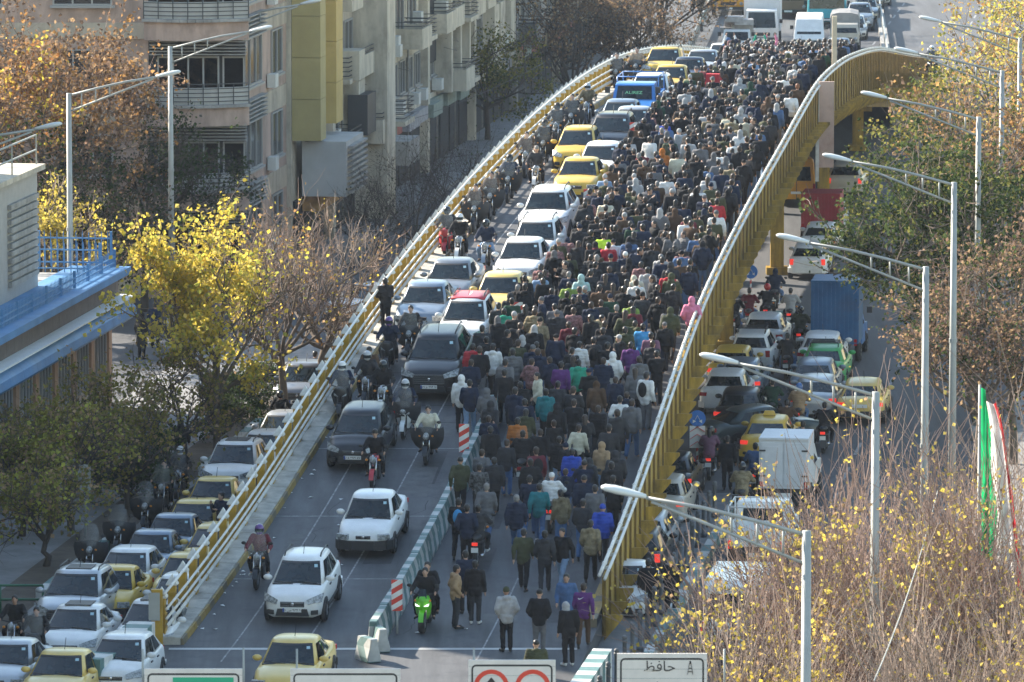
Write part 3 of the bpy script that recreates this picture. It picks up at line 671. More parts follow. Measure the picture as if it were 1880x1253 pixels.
oD = row_o(316.2)
for u in (3, 6.4, 9.8): D2.slab('dark_opening', oD, H3, N3, u, u+2.6, 5.2, 9.0, .02, .15, DARK); D2.slab('column', oD, H3, N3, u+2.7, u+3.2, 3.6, 11.8, 0, .9, CREAM)
E1 = row_building('apartment_block', 'grey apartment block with a boxed corner window, farther down the row', 334.2, 352, GREYB, CREAM, 2, 31, 11, bal=[.9, .6, .1])
E2 = row_building('apartment_block', 'pale brown apartment block at the far end of the facade row', 352.2, 372, BEIGE, GREYB, 2, 47, 10)
E3 = row_building('apartment_block', 'hazy low block beyond the facade row', 372.2, 398, GREYB, BEIGE, 2, 53, 9.5)
# --- low blue-trimmed building
FBX = lambda Y: -17.25+.137*(Y-205)
K = Bld('blue_trimmed_building', 'low stone building with blue eaves, brown parapet band and blue roof fence', (FBX(226), 226, 0))
oK = Vector((FBX(178), 178, 0)); KL = (227.5-178)/math.cos(math.atan(.137)); HK = Vector((math.sin(math.atan(.137)), math.cos(math.atan(.137)), 0)); NK = Vector((HK.y, -HK.x, 0))
STONE = mat('pale_stone', (.42, .36, .3), .8, var=.2, vscale=1.1, dirt=(.33, .26, .2))
K.wallbox(oK, HK, NK, KL, 10, 3.75, STONE)
u = 1.0
while u < KL-1.5:
    K.window(oK, HK, NK, u+1.0, 1.2, 1.5, 1.75, 3, mat('blue_dark_glass', (.02, .03, .07), .2), False)
    K.slab('stone_pilaster', oK, HK, NK, u+2.2, u+2.7, .1, 3.6, 0, .1, mat('rust_stone', (.36, .22, .14), .8, var=.15)); u += 3.1
q = MB()    # curved blue eave
for i in range(24):
    u0, u1 = KL*i/24, KL*(i+1)/24-.01
    prof = [(0, 3.3), (.9, 3.3), (1.05, 3.45), (1.0, 3.72), (.75, 3.95), (.3, 4.05), (0, 4.06)]
    P = lambda u, v, z: oK+HK*u+NK*v+Vector((0, 0, z))
    q.loft([[P(u0, a, b) for a, b in prof], [P(u1, a, b) for a, b in prof]], smooth=False)
K.part('eave', q, BLUEP, fixn=True)
K.slab('eave_edge', oK, HK, NK, 0, KL, 4.06, 4.12, .2, 1.0, WHITE)
u = 0
while u < KL-.5:
    K.slab('cladding_panel', oK, HK, NK, u, min(u+1.18, KL-.3), 4.13, 4.85, -.4, .45, BROWNB); u += 1.2
K.slab('roof_edge', oK, HK, NK, 0, KL, 4.86, 5.1, -1.3, .85, BLUEP)
K.slab('roof', oK, HK, NK, 0, KL-.1, 4.6, 4.85, -10, -.42, CONC)
def fence(p0, p1, name, hgt, spk):
    L = (p1-p0).length; d_ = (p1-p0)/L
    q = MB()
    for zz in (.15, hgt-.15): q.bar(p0+Vector((0, 0, zz)), p1+Vector((0, 0, zz)), .05, .05)
    n = int(L/2.2)
    for i in range(n+1): q.bar(p0+d_*(L*i/n), p0+d_*(L*i/n)+Vector((0, 0, hgt+.1)), .09, .09)
    f = K.part(name, q, BLUEP)
    n = int(L/.22)
    pk = MB(); pk.box((0, 0, hgt/2), (.03, .03, hgt-.02)); pk.add([(-.02, -.02, hgt), (.02, -.02, hgt), (0.0, .02, hgt), (0, 0, hgt+.14)], [(0, 1, 3), (1, 2, 3), (2, 0, 3)]); me = pk.mesh('picket', BLUEP)
    for i in range(n): link('picket', me, f, p0+d_*(L*(i+.5)/n))
PK = lambda u, v, z: oK+HK*u+NK*v+Vector((0, 0, z))
fence(PK(KL-28, .3, 5.1), PK(KL-.2, .3, 5.1), 'roof_fence', .5, True)
fence(PK(KL-2.3, -7.5, 5.1), PK(KL-2.3, .2, 5.1), 'cross_fence', .95, True); fence(PK(KL-.3, -7.5, 5.1), PK(KL-.3, .2, 5.1), 'end_fence', 1.15, True)
K.slab('roof_kerb', oK, HK, NK, KL-7, KL-2.5, 4.86, 5.2, -4.5, -4.1, BLUEP)
# stair housing on the roof
oT = PK(KL-14.5, -1.1, 4.86)
K.slab('roof_housing', oT, HK, NK, 0, 8.0, 0, 4.2, -4, 0, mat('pale_sheet', (.36, .355, .34), .7, var=.1))
K.slab('housing_roof', oT, HK, NK, -.2, 8.2, 4.22, 4.4, -4, .25, CREAM)
for k in range(11): K.slab('louvre', oT, HK, NK, 3.2, 7.6, .7+k*.26, .86+k*.26, .01, .14, GREYB)
q = MB()
for u in (0.2, 4, 7.9): q.bar(oT+HK*u+Vector((0, 0, 4.4)), oT+HK*u+Vector((0, 0, 5.4)), .05, .05)
for zz in (4.9, 5.4): q.bar(oT+HK*.2+Vector((0, 0, zz)), oT+HK*7.9+Vector((0, 0, zz)), .05, .05)
K.part('roof_rail', q, GALV)
# --- unseen blocks added left of the view to shade the lower ramp
def tall(name, label, X0, X1, Y0, Y1, h):
    b = Bld(name, label, ((X0+X1)/2, Y0, 0)); b.wallbox(Vector((X0, Y0, 0)), EX, NX, X1-X0, -(Y0-Y1)*1.0, h, BEIGE)
    o = Vector((X1, Y0, 0)); e_ = Vector((0, 1, 0)); n_ = Vector((1, 0, 0))
    z = 3.5
    while z < h-2.5:
        u = 2.0
        while u < Y1-Y0-1.5: b.window(o, e_, n_, u, z, 1.8, 1.7, 2); u += 3.4
        z += 3.4
    b.slab('cornice', o, e_, n_, 0, Y1-Y0, h+.003, h+.5, -6, .3, CREAM)
tall('shade_block', 'unseen tall beige block added for its shade, beside the low blue-trimmed building', -31, -24, 196.0, 223.0, 29)
tall('shade_block', 'unseen tall beige block added for its shade, near the sign gantry', -31, -24, 128, 185.0, 26)
tall('shade_block', 'unseen lower beige block added between the two shade blocks to shape the sun', -31.5, -24.5, 185.2, 195.8, 15.5)  # added gap filler: stops low sun over the left lanes, lets higher sun pass
# ---------------------------------------------------------------- vehicles (local +Y is forward)
def paint(name, c, metal=.0, rough=.32): return mat('paint_'+name, c, rough, metal, var=.1, vscale=2.2, coat=.2, spec=.42)
PA = {'white': paint('white', (.72, .72, .7)), 'silver': paint('silver', (.42, .44, .46), .4), 'grey': paint('grey', (.2, .215, .235), .35), 'bluegrey': paint('bluegrey', (.2, .25, .31), .3),
      'black': paint('black', (.011, .012, .015)), 'navy': paint('navy', (.035, .05, .085), .2), 'taxi': paint('taxi', (.62, .4, .055)), 'cream': paint('cream', (.72, .52, .16)), 'red': paint('red', (.42, .035, .045)),
      'green': paint('green', (.05, .36, .1)), 'blue': paint('blue', (.035, .17, .46)), 'orange': paint('orange', (.68, .3, .02)), 'dgreen': paint('dgreen', (.04, .06, .06)), 'beige': paint('beige', (.45, .41, .34)), 'tankgreen': paint('tankgreen', (.1, .13, .12)), 'sportgreen': paint('sportgreen', (.12, .5, .02)), 'boxblue': mat('boxblue', (.025, .12, .27), .55, var=.25, vscale=.8, dirt=(.05, .09, .15)), 'boxred': mat('boxred', (.32, .02, .03), .5, var=.2), 'boxwhite': mat('boxwhite', (.6, .61, .62), .5, var=.08)}
CGL = mat('car_glass', (.011, .017, .019), .03, spec=.45, coat=.0, var=.8, vscale=2.2); RUB = mat('rubber', (.018, .018, .018), .85); PLAST = mat('black_plastic', (.03, .03, .032), .55, var=.1)
CHROME = mat('chrome', (.6, .6, .6), .2, metal=.9); HLAMP = mat('headlight', (.27, .285, .29), .12, spec=.7, var=.85, vscale=13); HLIT = mat('headlight_lit', (.9, .88, .82), .3, emit=1.0)  # headlight noise puts mottled glints into the lens colour
TLAMP = mat('taillight', (.4, .012, .015), .25); TLIT = mat('taillight_lit', (1, .05, .03), .3, emit=.22); RIM = mat('rim', (.35, .35, .36), .35, metal=.7); PLATE = mat('plate_white', (.75, .75, .72), .5); PLATEY = mat('plate_yellow', (.7, .42, .03), .5); PBLUE = mat('plate_blue', (.03, .07, .3), .5); AMBER = mat('amber', (.7, .25, .02), .3)
SHIELD = mat('clear_shield', (.62, .64, .65), .1, alpha=.14, spec=.8)
DASH = mat('cabin_dark', (.02, .02, .022), .8)
class Model:
    def __init__(s): s.parts = []          # (name, mesh, parent index or None, loc, rot, paint slot?)
    def add(s, name, mb, mats, parent=None, loc=None, rot=None, painted=False, fixn=True):
        me = mb if isinstance(mb, bpy.types.Mesh) else mb.mesh(name, mats)
        if fixn and not isinstance(mb, bpy.types.Mesh):
            b = bmesh.new(); b.from_mesh(me); bmesh.ops.recalc_face_normals(b, faces=b.faces); b.to_mesh(me); b.free()
        s.parts.append((name, me, parent, loc, rot, painted)); return len(s.parts)-1
    def place(s, t, col=None, skip=(), over=None, small=False):
        objs = []
        for (name, me, par, loc, rot, pt) in s.parts:
            if name in skip or (par is not None and objs[par] is None): objs.append(None); continue
            o = link(name, me, t if par is None else objs[par], loc)
            if rot: o.rotation_euler = rot
            if pt and col is not None: o.material_slots[0].link = 'OBJECT'; o.material_slots[0].material = col
            if over and name in over: o.material_slots[0].link = 'OBJECT'; o.material_slots[0].material = over[name]
            objs.append(o)
        return objs
def wheel_meshes(r, wd):
    t = MB(); n = 18; prof = [(r*.62, -wd/2), (r*.9, -wd/2), (r, -wd*.3), (r, wd*.3), (r*.9, wd/2), (r*.62, wd/2)]
    t.loft([[(x, rr*math.cos(a), rr*math.sin(a)) for rr, x in prof] for a in np.linspace(0, 2*math.pi, n+1)], caps=False, closed=True)
    k = MB(); k.cyl((0, 0, 0), (1, 0, 0), r*.62, wd*.7, 14)
    for i in range(5):
        a = 2*math.pi*i/5; M = Matrix.Rotation(a, 3, 'X')
        for sx in (-1, 1): k.box(M @ Vector((sx*wd*.4, 0, r*.32)), (.02, .09, r*.5), 0, M)
    return t.mesh('tyre', RUB), k.mesh('rim', RIM)
def interp(pts, q): return float(np.interp(q, [p[0] for p in pts], [p[1] for p in pts]))
def car_model(L, W, H, kind, zb=.2, belt=.9, hood=.78, tail=.88, yws=None, yrf=None, yrb=None, yrw=None, grille=None, lamps='wide', blackbump=False, rails=False, rear_upright=False, wb=None, r=.3, seg=0):
    m = Model(); w2 = W/2; yF, yR = L/2, -L/2; hood += .045; belt += .015
    # plan half width and top line along the length
    plan = [(yR, w2*.72), (yR+.06, w2*.86), (yR+.25, w2*.95), (yR+.7, w2*.99), (0, w2), (yF-.8, w2*.985), (yF-.3, w2*.93), (yF-.1, w2*.82), (yF, w2*.6)]
    top = [(yR, tail-.22), (yR+.06, tail-.08), (yR+.22, tail), (yrw, tail+.015), (yrw+.1, belt), (yws-.1, belt+.01), (yws, belt-.01), (yws+.35, hood+.07), (yF-.45, hood), (yF-.12, hood-.09), (yF, hood-.28)]
    bot = [(yR, zb+.2), (yR+.1, zb+.06), (yR+.5, zb), (yF-.5, zb), (yF-.08, zb+.02), (yF, zb+.1)]
    ys = sorted(set([yR, yR+.06, yR+.14, yR+.25, yR+.5, yrw-.1, yrw+.1, -.3, .3, yws-.1, yws, yws+.2, yws+.45, yF-.6, yF-.45, yF-.3, yF-.18, yF-.1, yF-.04, yF]))
    rings = []
    for y in ys:
        a, t, b = interp(plan, y), interp(top, y), interp(bot, y); sh = t-.1 if t-b > .35 else b+(t-b)*.7
        half = [(0, b), (a*.8, b), (a*.95, b+.05), (a*.995, b+(sh-b)*.45), (a, b+(sh-b)*.62), (a*.965, sh), (a*.9, t-.025), (a*.72, t), (a*.35, t+.022), (0, t+.028)]
        rings.append([(x, y, z) for x, z in half]+[(-x, y, z) for x, z in half[-2:0:-1]])
    bd = MB(); bd.loft(rings)
    # greenhouse
    b0, b1 = belt-.02, H-.07
    wf0, wr0, wf1, wr1 = w2*.86, w2*.84, w2*.66, w2*.63
    def ring(t, infl=0.0):
        wf, wr = wf0+(wf1-wf0)*t-infl, wr0+(wr1-wr0)*t-infl; f = yws+(yrf-yws)*t-infl; rr = yrw+(yrb-yrw)*t+infl
        pts = []
        for s_ in np.linspace(-1, 1, 7): pts.append((s_*wf, f+.12*(1-s_*s_)-(.05 if abs(s_) > .99 else 0)))
        for s_ in np.linspace(0, 1, 6)[1:-1]: pts.append((wf+(wr-wf)*s_+.045*math.sin(math.pi*s_), f+(rr-f)*s_))
        for s_ in np.linspace(1, -1, 7): pts.append((s_*wr, rr-.07*(1-s_*s_)+(.05 if abs(s_) > .99 else 0)))
        for s_ in np.linspace(1, 0, 6)[1:-1]: pts.append((-(wf+(wr-wf)*s_+.045*math.sin(math.pi*s_)), f+(rr-f)*s_))
        return pts
    zz = lambda t: b0+(b1-b0)*t
    dropf = lambda y, t: .085*t*min(1, max(0, (yrf-.25-y)/(yrf-.25-yrb)))**1.5
    def R3(t, z, infl=0): return [(x, y, z-dropf(y, t)) for x, y in ring(t, infl)]
    bd.loft([R3(0, b0), R3(.5, zz(.5)), R3(1, b1), R3(1, b1+.035, .05), R3(1, b1+.06, .16), R3(1, b1+.07, .35)])
    bi = m.add('body', bd, [PA['white']], painted=True)
    def glass(name, f, n1=6, n2=3):
        g_ = MB(); vs = []
        for j in range(n2+1):
            for i in range(n1+1): vs.append(f(i/n1, j/n2))
        g_.add(vs, [(j*(n1+1)+i, j*(n1+1)+i+1, (j+1)*(n1+1)+i+1, (j+1)*(n1+1)+i) for j in range(n2) for i in range(n1)], 0, True)
        return m.add(name, g_, [CGL])
    off = .014
    def fr(a, t):
        t_ = .05+t*.88; s_ = (-1+2*a)*.93; wf = wf0+(wf1-wf0)*t_; f = yws+(yrf-yws)*t_
        return (s_*wf, f+.12*(1-s_*s_)+off, zz(t_)+off*.8)
    def bk(a, t):
        t_ = .12+t*.78; s_ = (-1+2*a)*.9; wr = wr0+(wr1-wr0)*t_; rr = yrw+(yrb-yrw)*t_
        return (s_*wr, rr-.07*(1-s_*s_)-off, zz(t_)+off*.8-dropf(rr, t_))
    glass('windscreen', fr); glass('rear_window', bk)
    for sd in (1, -1):
        for (u0, u1) in ((.1, .47), (.52, .86)):
            def sdw(a, t, u0=u0, u1=u1):
                t_ = .1+t*.78; u = u0+(u1-u0)*a; wf = wf0+(wf1-wf0)*t_; wr = wr0+(wr1-wr0)*t_; f = yws+(yrf-yws)*t_; rr = yrw+(yrb-yrw)*t_
                return (sd*(wf+(wr-wf)*u+.045*math.sin(math.pi*u)+off), f+(rr-f)*u, zz(t_)-dropf(f+(rr-f)*u, t_))
            glass('side_window', sdw, 3, 2)
        mr = MB(); mr.ell((sd*(w2*.97+.06), yws-.28, belt+.09), (.13, .07, .085), 8, 6); m.add('mirror', mr, [PA['white']], painted=True)
        for yy in (.35, -.55):
            dh = MB(); dh.box((sd*w2*.985, yy, belt-.14), (.03, .2, .035)); m.add('door_handle', dh, [PLAST])
        sl = MB(); sl.box((sd*w2*.985, 0, .36), (.035, L*.5, .06)); m.add('side_trim', sl, [PLAST])
    wp = MB()
    for sx in (-.3, .32): wp.bar((sx*w2*1.2-.25, yws+.1, belt+.03), (sx*w2*1.2+.3, yws+.03, belt+.06), .02, .02)
    m.add('wiper', wp, [PLAST])
    cw_ = MB(); cp_ = [fr(q_, -.03) for q_ in np.linspace(0, 1, 9)]
    for q_ in range(8): cw_.bar(Vector(cp_[q_])+Vector((0, .05, -.005)), Vector(cp_[q_+1])+Vector((0, .05, -.005)), .11, .035)
    m.add('cowl', cw_, [PLAST])
    sp_ = MB(); n_ = 6; sp_.add([(fr(q_, v_)[0], fr(q_, v_)[1]+.004, fr(q_, v_)[2]+.003) for v_ in (.9, 1.0) for q_ in np.linspace(0, 1, n_+1)], [(i_, i_+1, n_+2+i_, n_+1+i_) for i_ in range(n_)]); m.add('sun_strip', sp_, [PLAST])
    st_ = MB(); a0, a1 = .06, .14; st_.add([(fr(a0, .72)[0], fr(a0, .72)[1]+.006, fr(a0, .72)[2]), (fr(a1, .72)[0], fr(a1, .72)[1]+.006, fr(a1, .72)[2]), (fr(a1, .86)[0], fr(a1, .86)[1]+.006, fr(a1, .86)[2]), (fr(a0, .86)[0], fr(a0, .86)[1]+.006, fr(a0, .86)[2])], [(0, 1, 2, 3)]); m.add('windscreen_sticker', st_, [mat('sticker', (.35, .5, .55), .6)])
    # front
    zl = hood-.2; lw = .36 if lamps == 'wide' else .3
    for sd in (1, -1):
        h_ = MB(); M = Matrix.Rotation(-sd*.42, 3, 'Z') @ Matrix.Rotation(.25, 3, 'X')
        if lamps == 'slant': h_.prism([Vector((sd*(w2*.985), yF-.44, zl+.15)), Vector((sd*(w2*.95), yF-.2, zl-.05)), Vector((sd*w2*.52, yF-.0, zl-.09)), Vector((sd*w2*.48, yF-.03, zl+.03)), Vector((sd*w2*.75, yF-.18, zl+.11))], (0, .045, .02))
        else: h_.box((sd*w2*.72, yF-.07, zl-.01), (lw, .16, .15), 0, Matrix.Rotation(-sd*.3, 3, 'Z'), .92)
        m.add('headlight', h_, [HLAMP])
        fg = MB(); fg.box((sd*w2*.72, yF-.05, zb+.18), (.2, .09, .12), 0, Matrix.Rotation(-sd*.4, 3, 'Z')); m.add('fog_light', fg, [PLAST])
    gw, gh, gz = grille or (.7, .1, zl)
    g_ = MB(); g_.box((0, yF-.015, gz), (gw, .05, gh)); gi = m.add('grille', g_, [PLAST])
    g_ = MB(); g_.box((0, yF+.014, gz+gh/2-.012), (gw*.96, .012, .02)); 
    if seg: 
        for i in range(seg): g_.box((0, yF+.014, gz-gh/2+gh*(i+.5)/seg), (gw*.92, .01, .014))
    m.add('grille_bar', g_, [CHROME], gi)
    e_ = MB(); e_.ell((0, yF+.02, gz+.01), (.055, .015, .05), 8, 5); m.add('emblem', e_, [CHROME], gi)
    lo = MB(); lo.box((0, yF+.0, zb+.18), (W*.56, .06, .2), 0, None, .88); m.add('lower_intake', lo, [PLAST])
    if blackbump:
        b_ = MB(); pts = [(-w2*.98, yF-.45), (-w2*.96, yF-.2), (-w2*.8, yF-.02), (-w2*.4, yF+.05), (w2*.4, yF+.05), (w2*.8, yF-.02), (w2*.96, yF-.2), (w2*.98, yF-.45)]
        for i in range(7): b_.bar((pts[i][0], pts[i][1], zb+.2), (pts[i+1][0], pts[i+1][1], zb+.2), .09, .26)
        m.add('bumper', b_, [PLAST])
    pl = MB(); pl.box((0, yF+.07, zb+.2 if blackbump else zb+.26), (.52, .015, .115)); pi = m.add('front_plate', pl, [PLATE])
    ps = MB(); ps.box((.235, yF+.08, zb+.2 if blackbump else zb+.26), (.045, .012, .11)); m.add('plate_strip', ps, [PBLUE], pi)
    # rear
    for sd in (1, -1):
        t_ = MB(); M = Matrix.Rotation(sd*.35, 3, 'Z'); hh = .16 if kind == 'sedan' else .3
        t_.box((sd*w2*.78, yR+.075, tail-.2), (.26 if kind == 'sedan' else .16, .09, hh*.8), 0, M); m.add('taillight', t_, [TLAMP])
    rp = MB(); rp.box((0, yR-.035 if blackbump else yR+.0, zb+.25 if kind != 'sedan' else tail-.25), (.52, .02, .115)); m.add('rear_plate', rp, [PLATE])
    bb = MB(); pts = [(-w2*.97, yR+.4), (-w2*.93, yR+.12), (-w2*.7, yR-.0), (w2*.7, yR-.0), (w2*.93, yR+.12), (w2*.97, yR+.4)]
    for i in range(5): bb.bar((pts[i][0], pts[i][1], zb+.2), (pts[i+1][0], pts[i+1][1], zb+.2), .08, .2)
    m.add('rear_bumper', bb, [PLAST if blackbump else PA['white']], painted=not blackbump)
    if rails:
        for sd in (1, -1):
            q = MB(); x = sd*w2*.6; q.tube([(x, yrf-.15, b1+.02), (x, yrf-.35, b1+.11), (x, yrb+.35, b1+.11), (x, yrb+.1, b1+.02)], .022, 6); m.add('roof_rail', q, [PLAST])
    an = MB(); an.tube([(0, yrf-.35 if not rear_upright else yrb+.25, b1+.05), (0, yrf-.55 if not rear_upright else yrb-.05, b1+.33)], .009, 4); m.add('antenna', an, [PLAST])
    tm, rm = wheel_meshes(r, .2); wb = wb or L*.6
    for sy in (wb/2+.03, -wb/2+.03):
        for sd in (1, -1):
            ar = MB(); ar.cyl((sd*(w2-.04), sy, r+.02), (1, 0, 0), r*1.17, .09, 16); m.add('wheel_arch', ar, [PLAST])
            i = m.add('tyre', tm, None, None, (sd*(w2-.07), sy, r)); m.add('rim', rm, None, i)
    return m
CM = {
 'sedan': car_model(4.45, 1.72, 1.45, 'sedan', belt=.92, hood=.84, tail=.97, yws=.95, yrf=.22, yrb=-1.0, yrw=-1.6, grille=(.55, .12, .66), wb=2.65),
 'pride': car_model(3.95, 1.62, 1.45, 'sedan', belt=.91, hood=.8, tail=.96, yws=.85, yrf=.25, yrb=-.9, yrw=-1.4, grille=(.42, .09, .62), blackbump=True, wb=2.35, r=.28),
 'oldsedan': car_model(4.4, 1.69, 1.42, 'sedan', belt=.88, hood=.79, tail=.93, yws=.95, yrf=.25, yrb=-.95, yrw=-1.55, grille=(.5, .1, .6), blackbump=True, wb=2.66),
 'hatch': car_model(3.9, 1.66, 1.46, 'hatch', belt=.93, hood=.82, tail=.95, yws=1.0, yrf=.2, yrb=-1.35, yrw=-1.75, grille=(.62, .1, .6), lamps='slant', wb=2.44, seg=1),
 'saipa': car_model(3.95, 1.66, 1.53, 'hatch', belt=.95, hood=.84, tail=1.0, yws=1.0, yrf=.2, yrb=-1.4, yrw=-1.75, grille=(.66, .14, .6), lamps='slant', rails=True, wb=2.42, seg=2),
 'suv': car_model(4.65, 1.86, 1.7, 'suv', zb=.24, belt=1.08, hood=1.0, tail=1.1, yws=1.15, yrf=.35, yrb=-1.55, yrw=-2.05, grille=(1.0, .3, .72), lamps='slant', rails=True, wb=2.7, r=.36, seg=5),
 'xover': car_model(4.35, 1.81, 1.66, 'suv', zb=.24, belt=1.04, hood=.95, tail=1.05, yws=1.1, yrf=.35, yrb=-1.5, yrw=-1.95, grille=(.8, .2, .7), lamps='slant', rails=True, wb=2.6, r=.34, seg=4),
 'smsedan': car_model(4.3, 1.7, 1.47, 'sedan', belt=.93, hood=.83, tail=1.0, yws=1.0, yrf=.2, yrb=-1.0, yrw=-1.6, grille=(.7, .13, .62), lamps='slant', wb=2.55, seg=2),
}
CLEN = {'sedan': 4.45, 'pride': 3.95, 'oldsedan': 4.4, 'hatch': 3.9, 'saipa': 3.95, 'suv': 4.65, 'xover': 4.35, 'smsedan': 4.3}
def place_xyz(t, p, rz, deck):
    t.location = p
    sl = deck_slope(p.y)*math.cos(rz) if deck else 0.0
    t.rotation_euler = (math.atan(sl), 0, rz)
PLATE_H = {'sedan': .46, 'pride': .4, 'oldsedan': .4, 'hatch': .46, 'saipa': .46, 'suv': .5, 'xover': .5, 'smsedan': .46}
def car(kind, col, x, y, label, deck=True, away=False, dr=0.0, lit=False, plate=None, roof=None, py=False, taxi=False, group=None, extra=None):
    """x, y: pixel of the middle of the near bumper on the ground"""
    p = on_deck(x, y) if deck else unproj(x, y, 0.004)
    rz = -HEAD+dr+(0 if away else math.pi)
    L = CLEN[kind]; near = Vector((math.sin(-rz), math.cos(rz), 0))*(L/2)   # forward * half length
    c = p+near if away else p-near
    if deck: c.z = zdeck(c.y)+.012
    name = 'taxi' if taxi else 'car'
    t = thing(name, label, name, c, 0, group or ('queue of vehicles coming down the overpass' if deck else 'vehicles waiting in the side streets'))
    place_xyz(t, c, rz, deck)
    ov = {}
    if lit and not away: ov['headlight'] = HLIT
    if away and lit: ov['taillight'] = TLIT
    if py: ov['front_plate'] = PLATEY; ov['rear_plate'] = PLATEY
    skip = set(('taillight', 'rear_plate', 'rear_bumper') if not away else ('headlight', 'fog_light', 'grille', 'lower_intake', 'wiper'))
    skip = set()
    objs = CM[kind].place(t, PA[col], skip, ov)
    if roof:
        q = MB(); H_ = {'saipa': 1.53, 'sedan': 1.45, 'suv': 1.7, 'xover': 1.66, 'hatch': 1.46, 'pride': 1.45, 'oldsedan': 1.42, 'smsedan': 1.47}[kind]
        if roof == 'sunroof': q.box((0, -.2, H_+.006), (.72, .8, .02)); q.build('sunroof', PLAST, t)
        elif roof == 'rack':
            for yy in (.0, -.35, -.7, -1.0): q.bar((-.5, yy, H_+.1), (.5, yy, H_+.1), .03, .03)
            for sx in (-.5, .5): q.bar((sx, .05, H_+.1), (sx, -1.05, H_+.1), .03, .03); q.bar((sx, 0, H_-.06), (sx, 0, H_+.1), .03, .03); q.bar((sx, -.9, H_-.06), (sx, -.9, H_+.1), .03, .03)
            q.build('roof_rack', PLAST, t)
        elif roof == 'sign': q.box((0, -.3, H_+.07), (.42, .16, .15), 0, None, .7); q.build('roof_sign', PA['taxi'], t)
        else:
            q.loft([[(sx*w_, y_*k_+(1-k_)*-.5, z_-(.08 if y_ < -.9 else .012 if y_ > 0 else .0)) for sx, y_ in ((-1, .2), (-.0, .23), (1, .2), (1, -.5), (1, -1.3), (0, -1.33), (-1, -1.3), (-1, -.5))] for w_, z_, k_ in ((.56, H_-.06, 1.0), (.53, H_+.006, .98), (.3, H_+.018, .8))]); q.build('roof_panel', PA[roof], t, fixn=True)
    if plate:
        pl = [o for o in objs if o is not None and o.name.split('.')[0] == 'front_plate'][0]
        text_mesh(plate, .1, 'plate_number', BLACK, pl, (-.02, L/2+.082, PLATE_H[kind]-.002), (math.pi/2, 0, math.pi))
    return t
# ---- larger vehicles
def shell(prof_side, W, taper=.92, nz=None):
    """prof_side: closed (y,z) outline; extruded over the width with tumblehome"""
    m = MB(); zs = [p[1] for p in prof_side]; z0, z1 = min(zs), max(zs)
    rings = []
    for sx, k in ((-1, .94), (-1, 1.0), (1, 1.0), (1, .94)):
        pass
    def wz(z): return W/2*(1-(1-taper)*max(0, (z-z0-.45*(z1-z0))/(.55*(z1-z0)+1e-6)))
    cy = sum(p[0] for p in prof_side)/len(prof_side); cz = (z0+z1)/2
    ins = [(cy+(y-cy)*.985, cz+(z-cz)*.97) for y, z in prof_side]
    rings = [[(-wz(z)+.0, y, z) for (y, z) in ins], [(-wz(z)+.05, y, z) for (y, z) in prof_side], [(wz(z)-.05, y, z) for (y, z) in prof_side], [(wz(z), y, z) for (y, z) in ins]]
    m.loft(rings, smooth=False); return m
def wheels(m, W, ys, r, wd=.24):
    tm, rm = wheel_meshes(r, wd)
    for sy in ys:
        for sd in (1, -1):
            a = MB(); a.cyl((sd*(W/2-.03), sy, r+.03), (1, 0, 0), r*1.2, .07, 16); m.add('wheel_arch', a, [PLAST]); i = m.add('tyre', tm, None, None, (sd*(W/2-.06), sy, r)); m.add('rim', rm, None, i)
def pane(m, name, pts, par=None, mt=None):
    q = MB(); q.add(pts, [tuple(range(len(pts)))]); return m.add(name, q, [mt or CGL], par)
def lamps(m, W, yF, yR, zf, zr, sz=.2):
    for sd in (1, -1):
        q = MB(); q.ell((sd*(W/2-.22), yF, zf), (.12, .06, .12), 10, 7); m.add('headlight', q, [HLAMP])
        q = MB(); q.box((sd*(W/2-.1), yR-.02, zr), (.11, .05, .24)); m.add('taillight', q, [TLAMP])
        q = MB(); q.box((sd*(W/2+.13), yF-.75, zf+.75), (.2, .08, .24)); m.add('mirror', q, [PLAST])
    q = MB(); q.box((0, yF+.05, zf-.3), (W*.96, .12, .2)); m.add('bumper', q, [PLAST])
    q = MB(); q.box((0, yF+.125, zf-.3), (.52, .02, .115)); m.add('front_plate', q, [PLATE])
    q = MB(); q.box((0, yR-.03, zr-.3), (.52, .02, .115)); m.add('rear_plate', q, [PLATE])
def van_model(L=4.9, W=1.85, H=2.2):
    m = Model(); f, r = L/2, -L/2
    m.add('body', shell([(r, .35), (f-.05, .3), (f, .5), (f-.05, .9), (f-.25, 1.1), (f-1.0, H-.18), (f-1.35, H), (r+.15, H), (r, H-.15)], W, .86), [PA['white']], painted=True)
    pane(m, 'windscreen', [(-W*.4, f-.3, 1.17), (W*.4, f-.3, 1.17), (W*.36, f-.93, H-.3), (-W*.36, f-.93, H-.3)])
    pane(m, 'rear_window', [(-W*.37, r-.015, 1.2), (W*.37, r-.015, 1.2), (W*.34, r-.01, H-.35), (-W*.34, r-.01, H-.35)])
    for sd in (1, -1):
        for (a, b) in ((f-1.0, f-1.9), (f-2.1, f-3.3), (f-3.45, r+.25)): pane(m, 'side_window', [(sd*(W/2-.03), a, 1.2), (sd*(W/2-.03), b, 1.2), (sd*(W/2-.095), b, H-.4), (sd*(W/2-.095), a-.1, H-.4)])
    q = MB(); q.box((0, f+.0, .75), (W*.55, .05, .14)); m.add('grille', q, [PLAST])
    q = MB(); q.box((0, r-.02, 1.1), (.03, .03, 1.6)); m.add('door_seam', q, [PLAST])
    lamps(m, W, f-.03, r, .8, .95); wheels(m, W, (f-.95, r+1.0), .33); return m
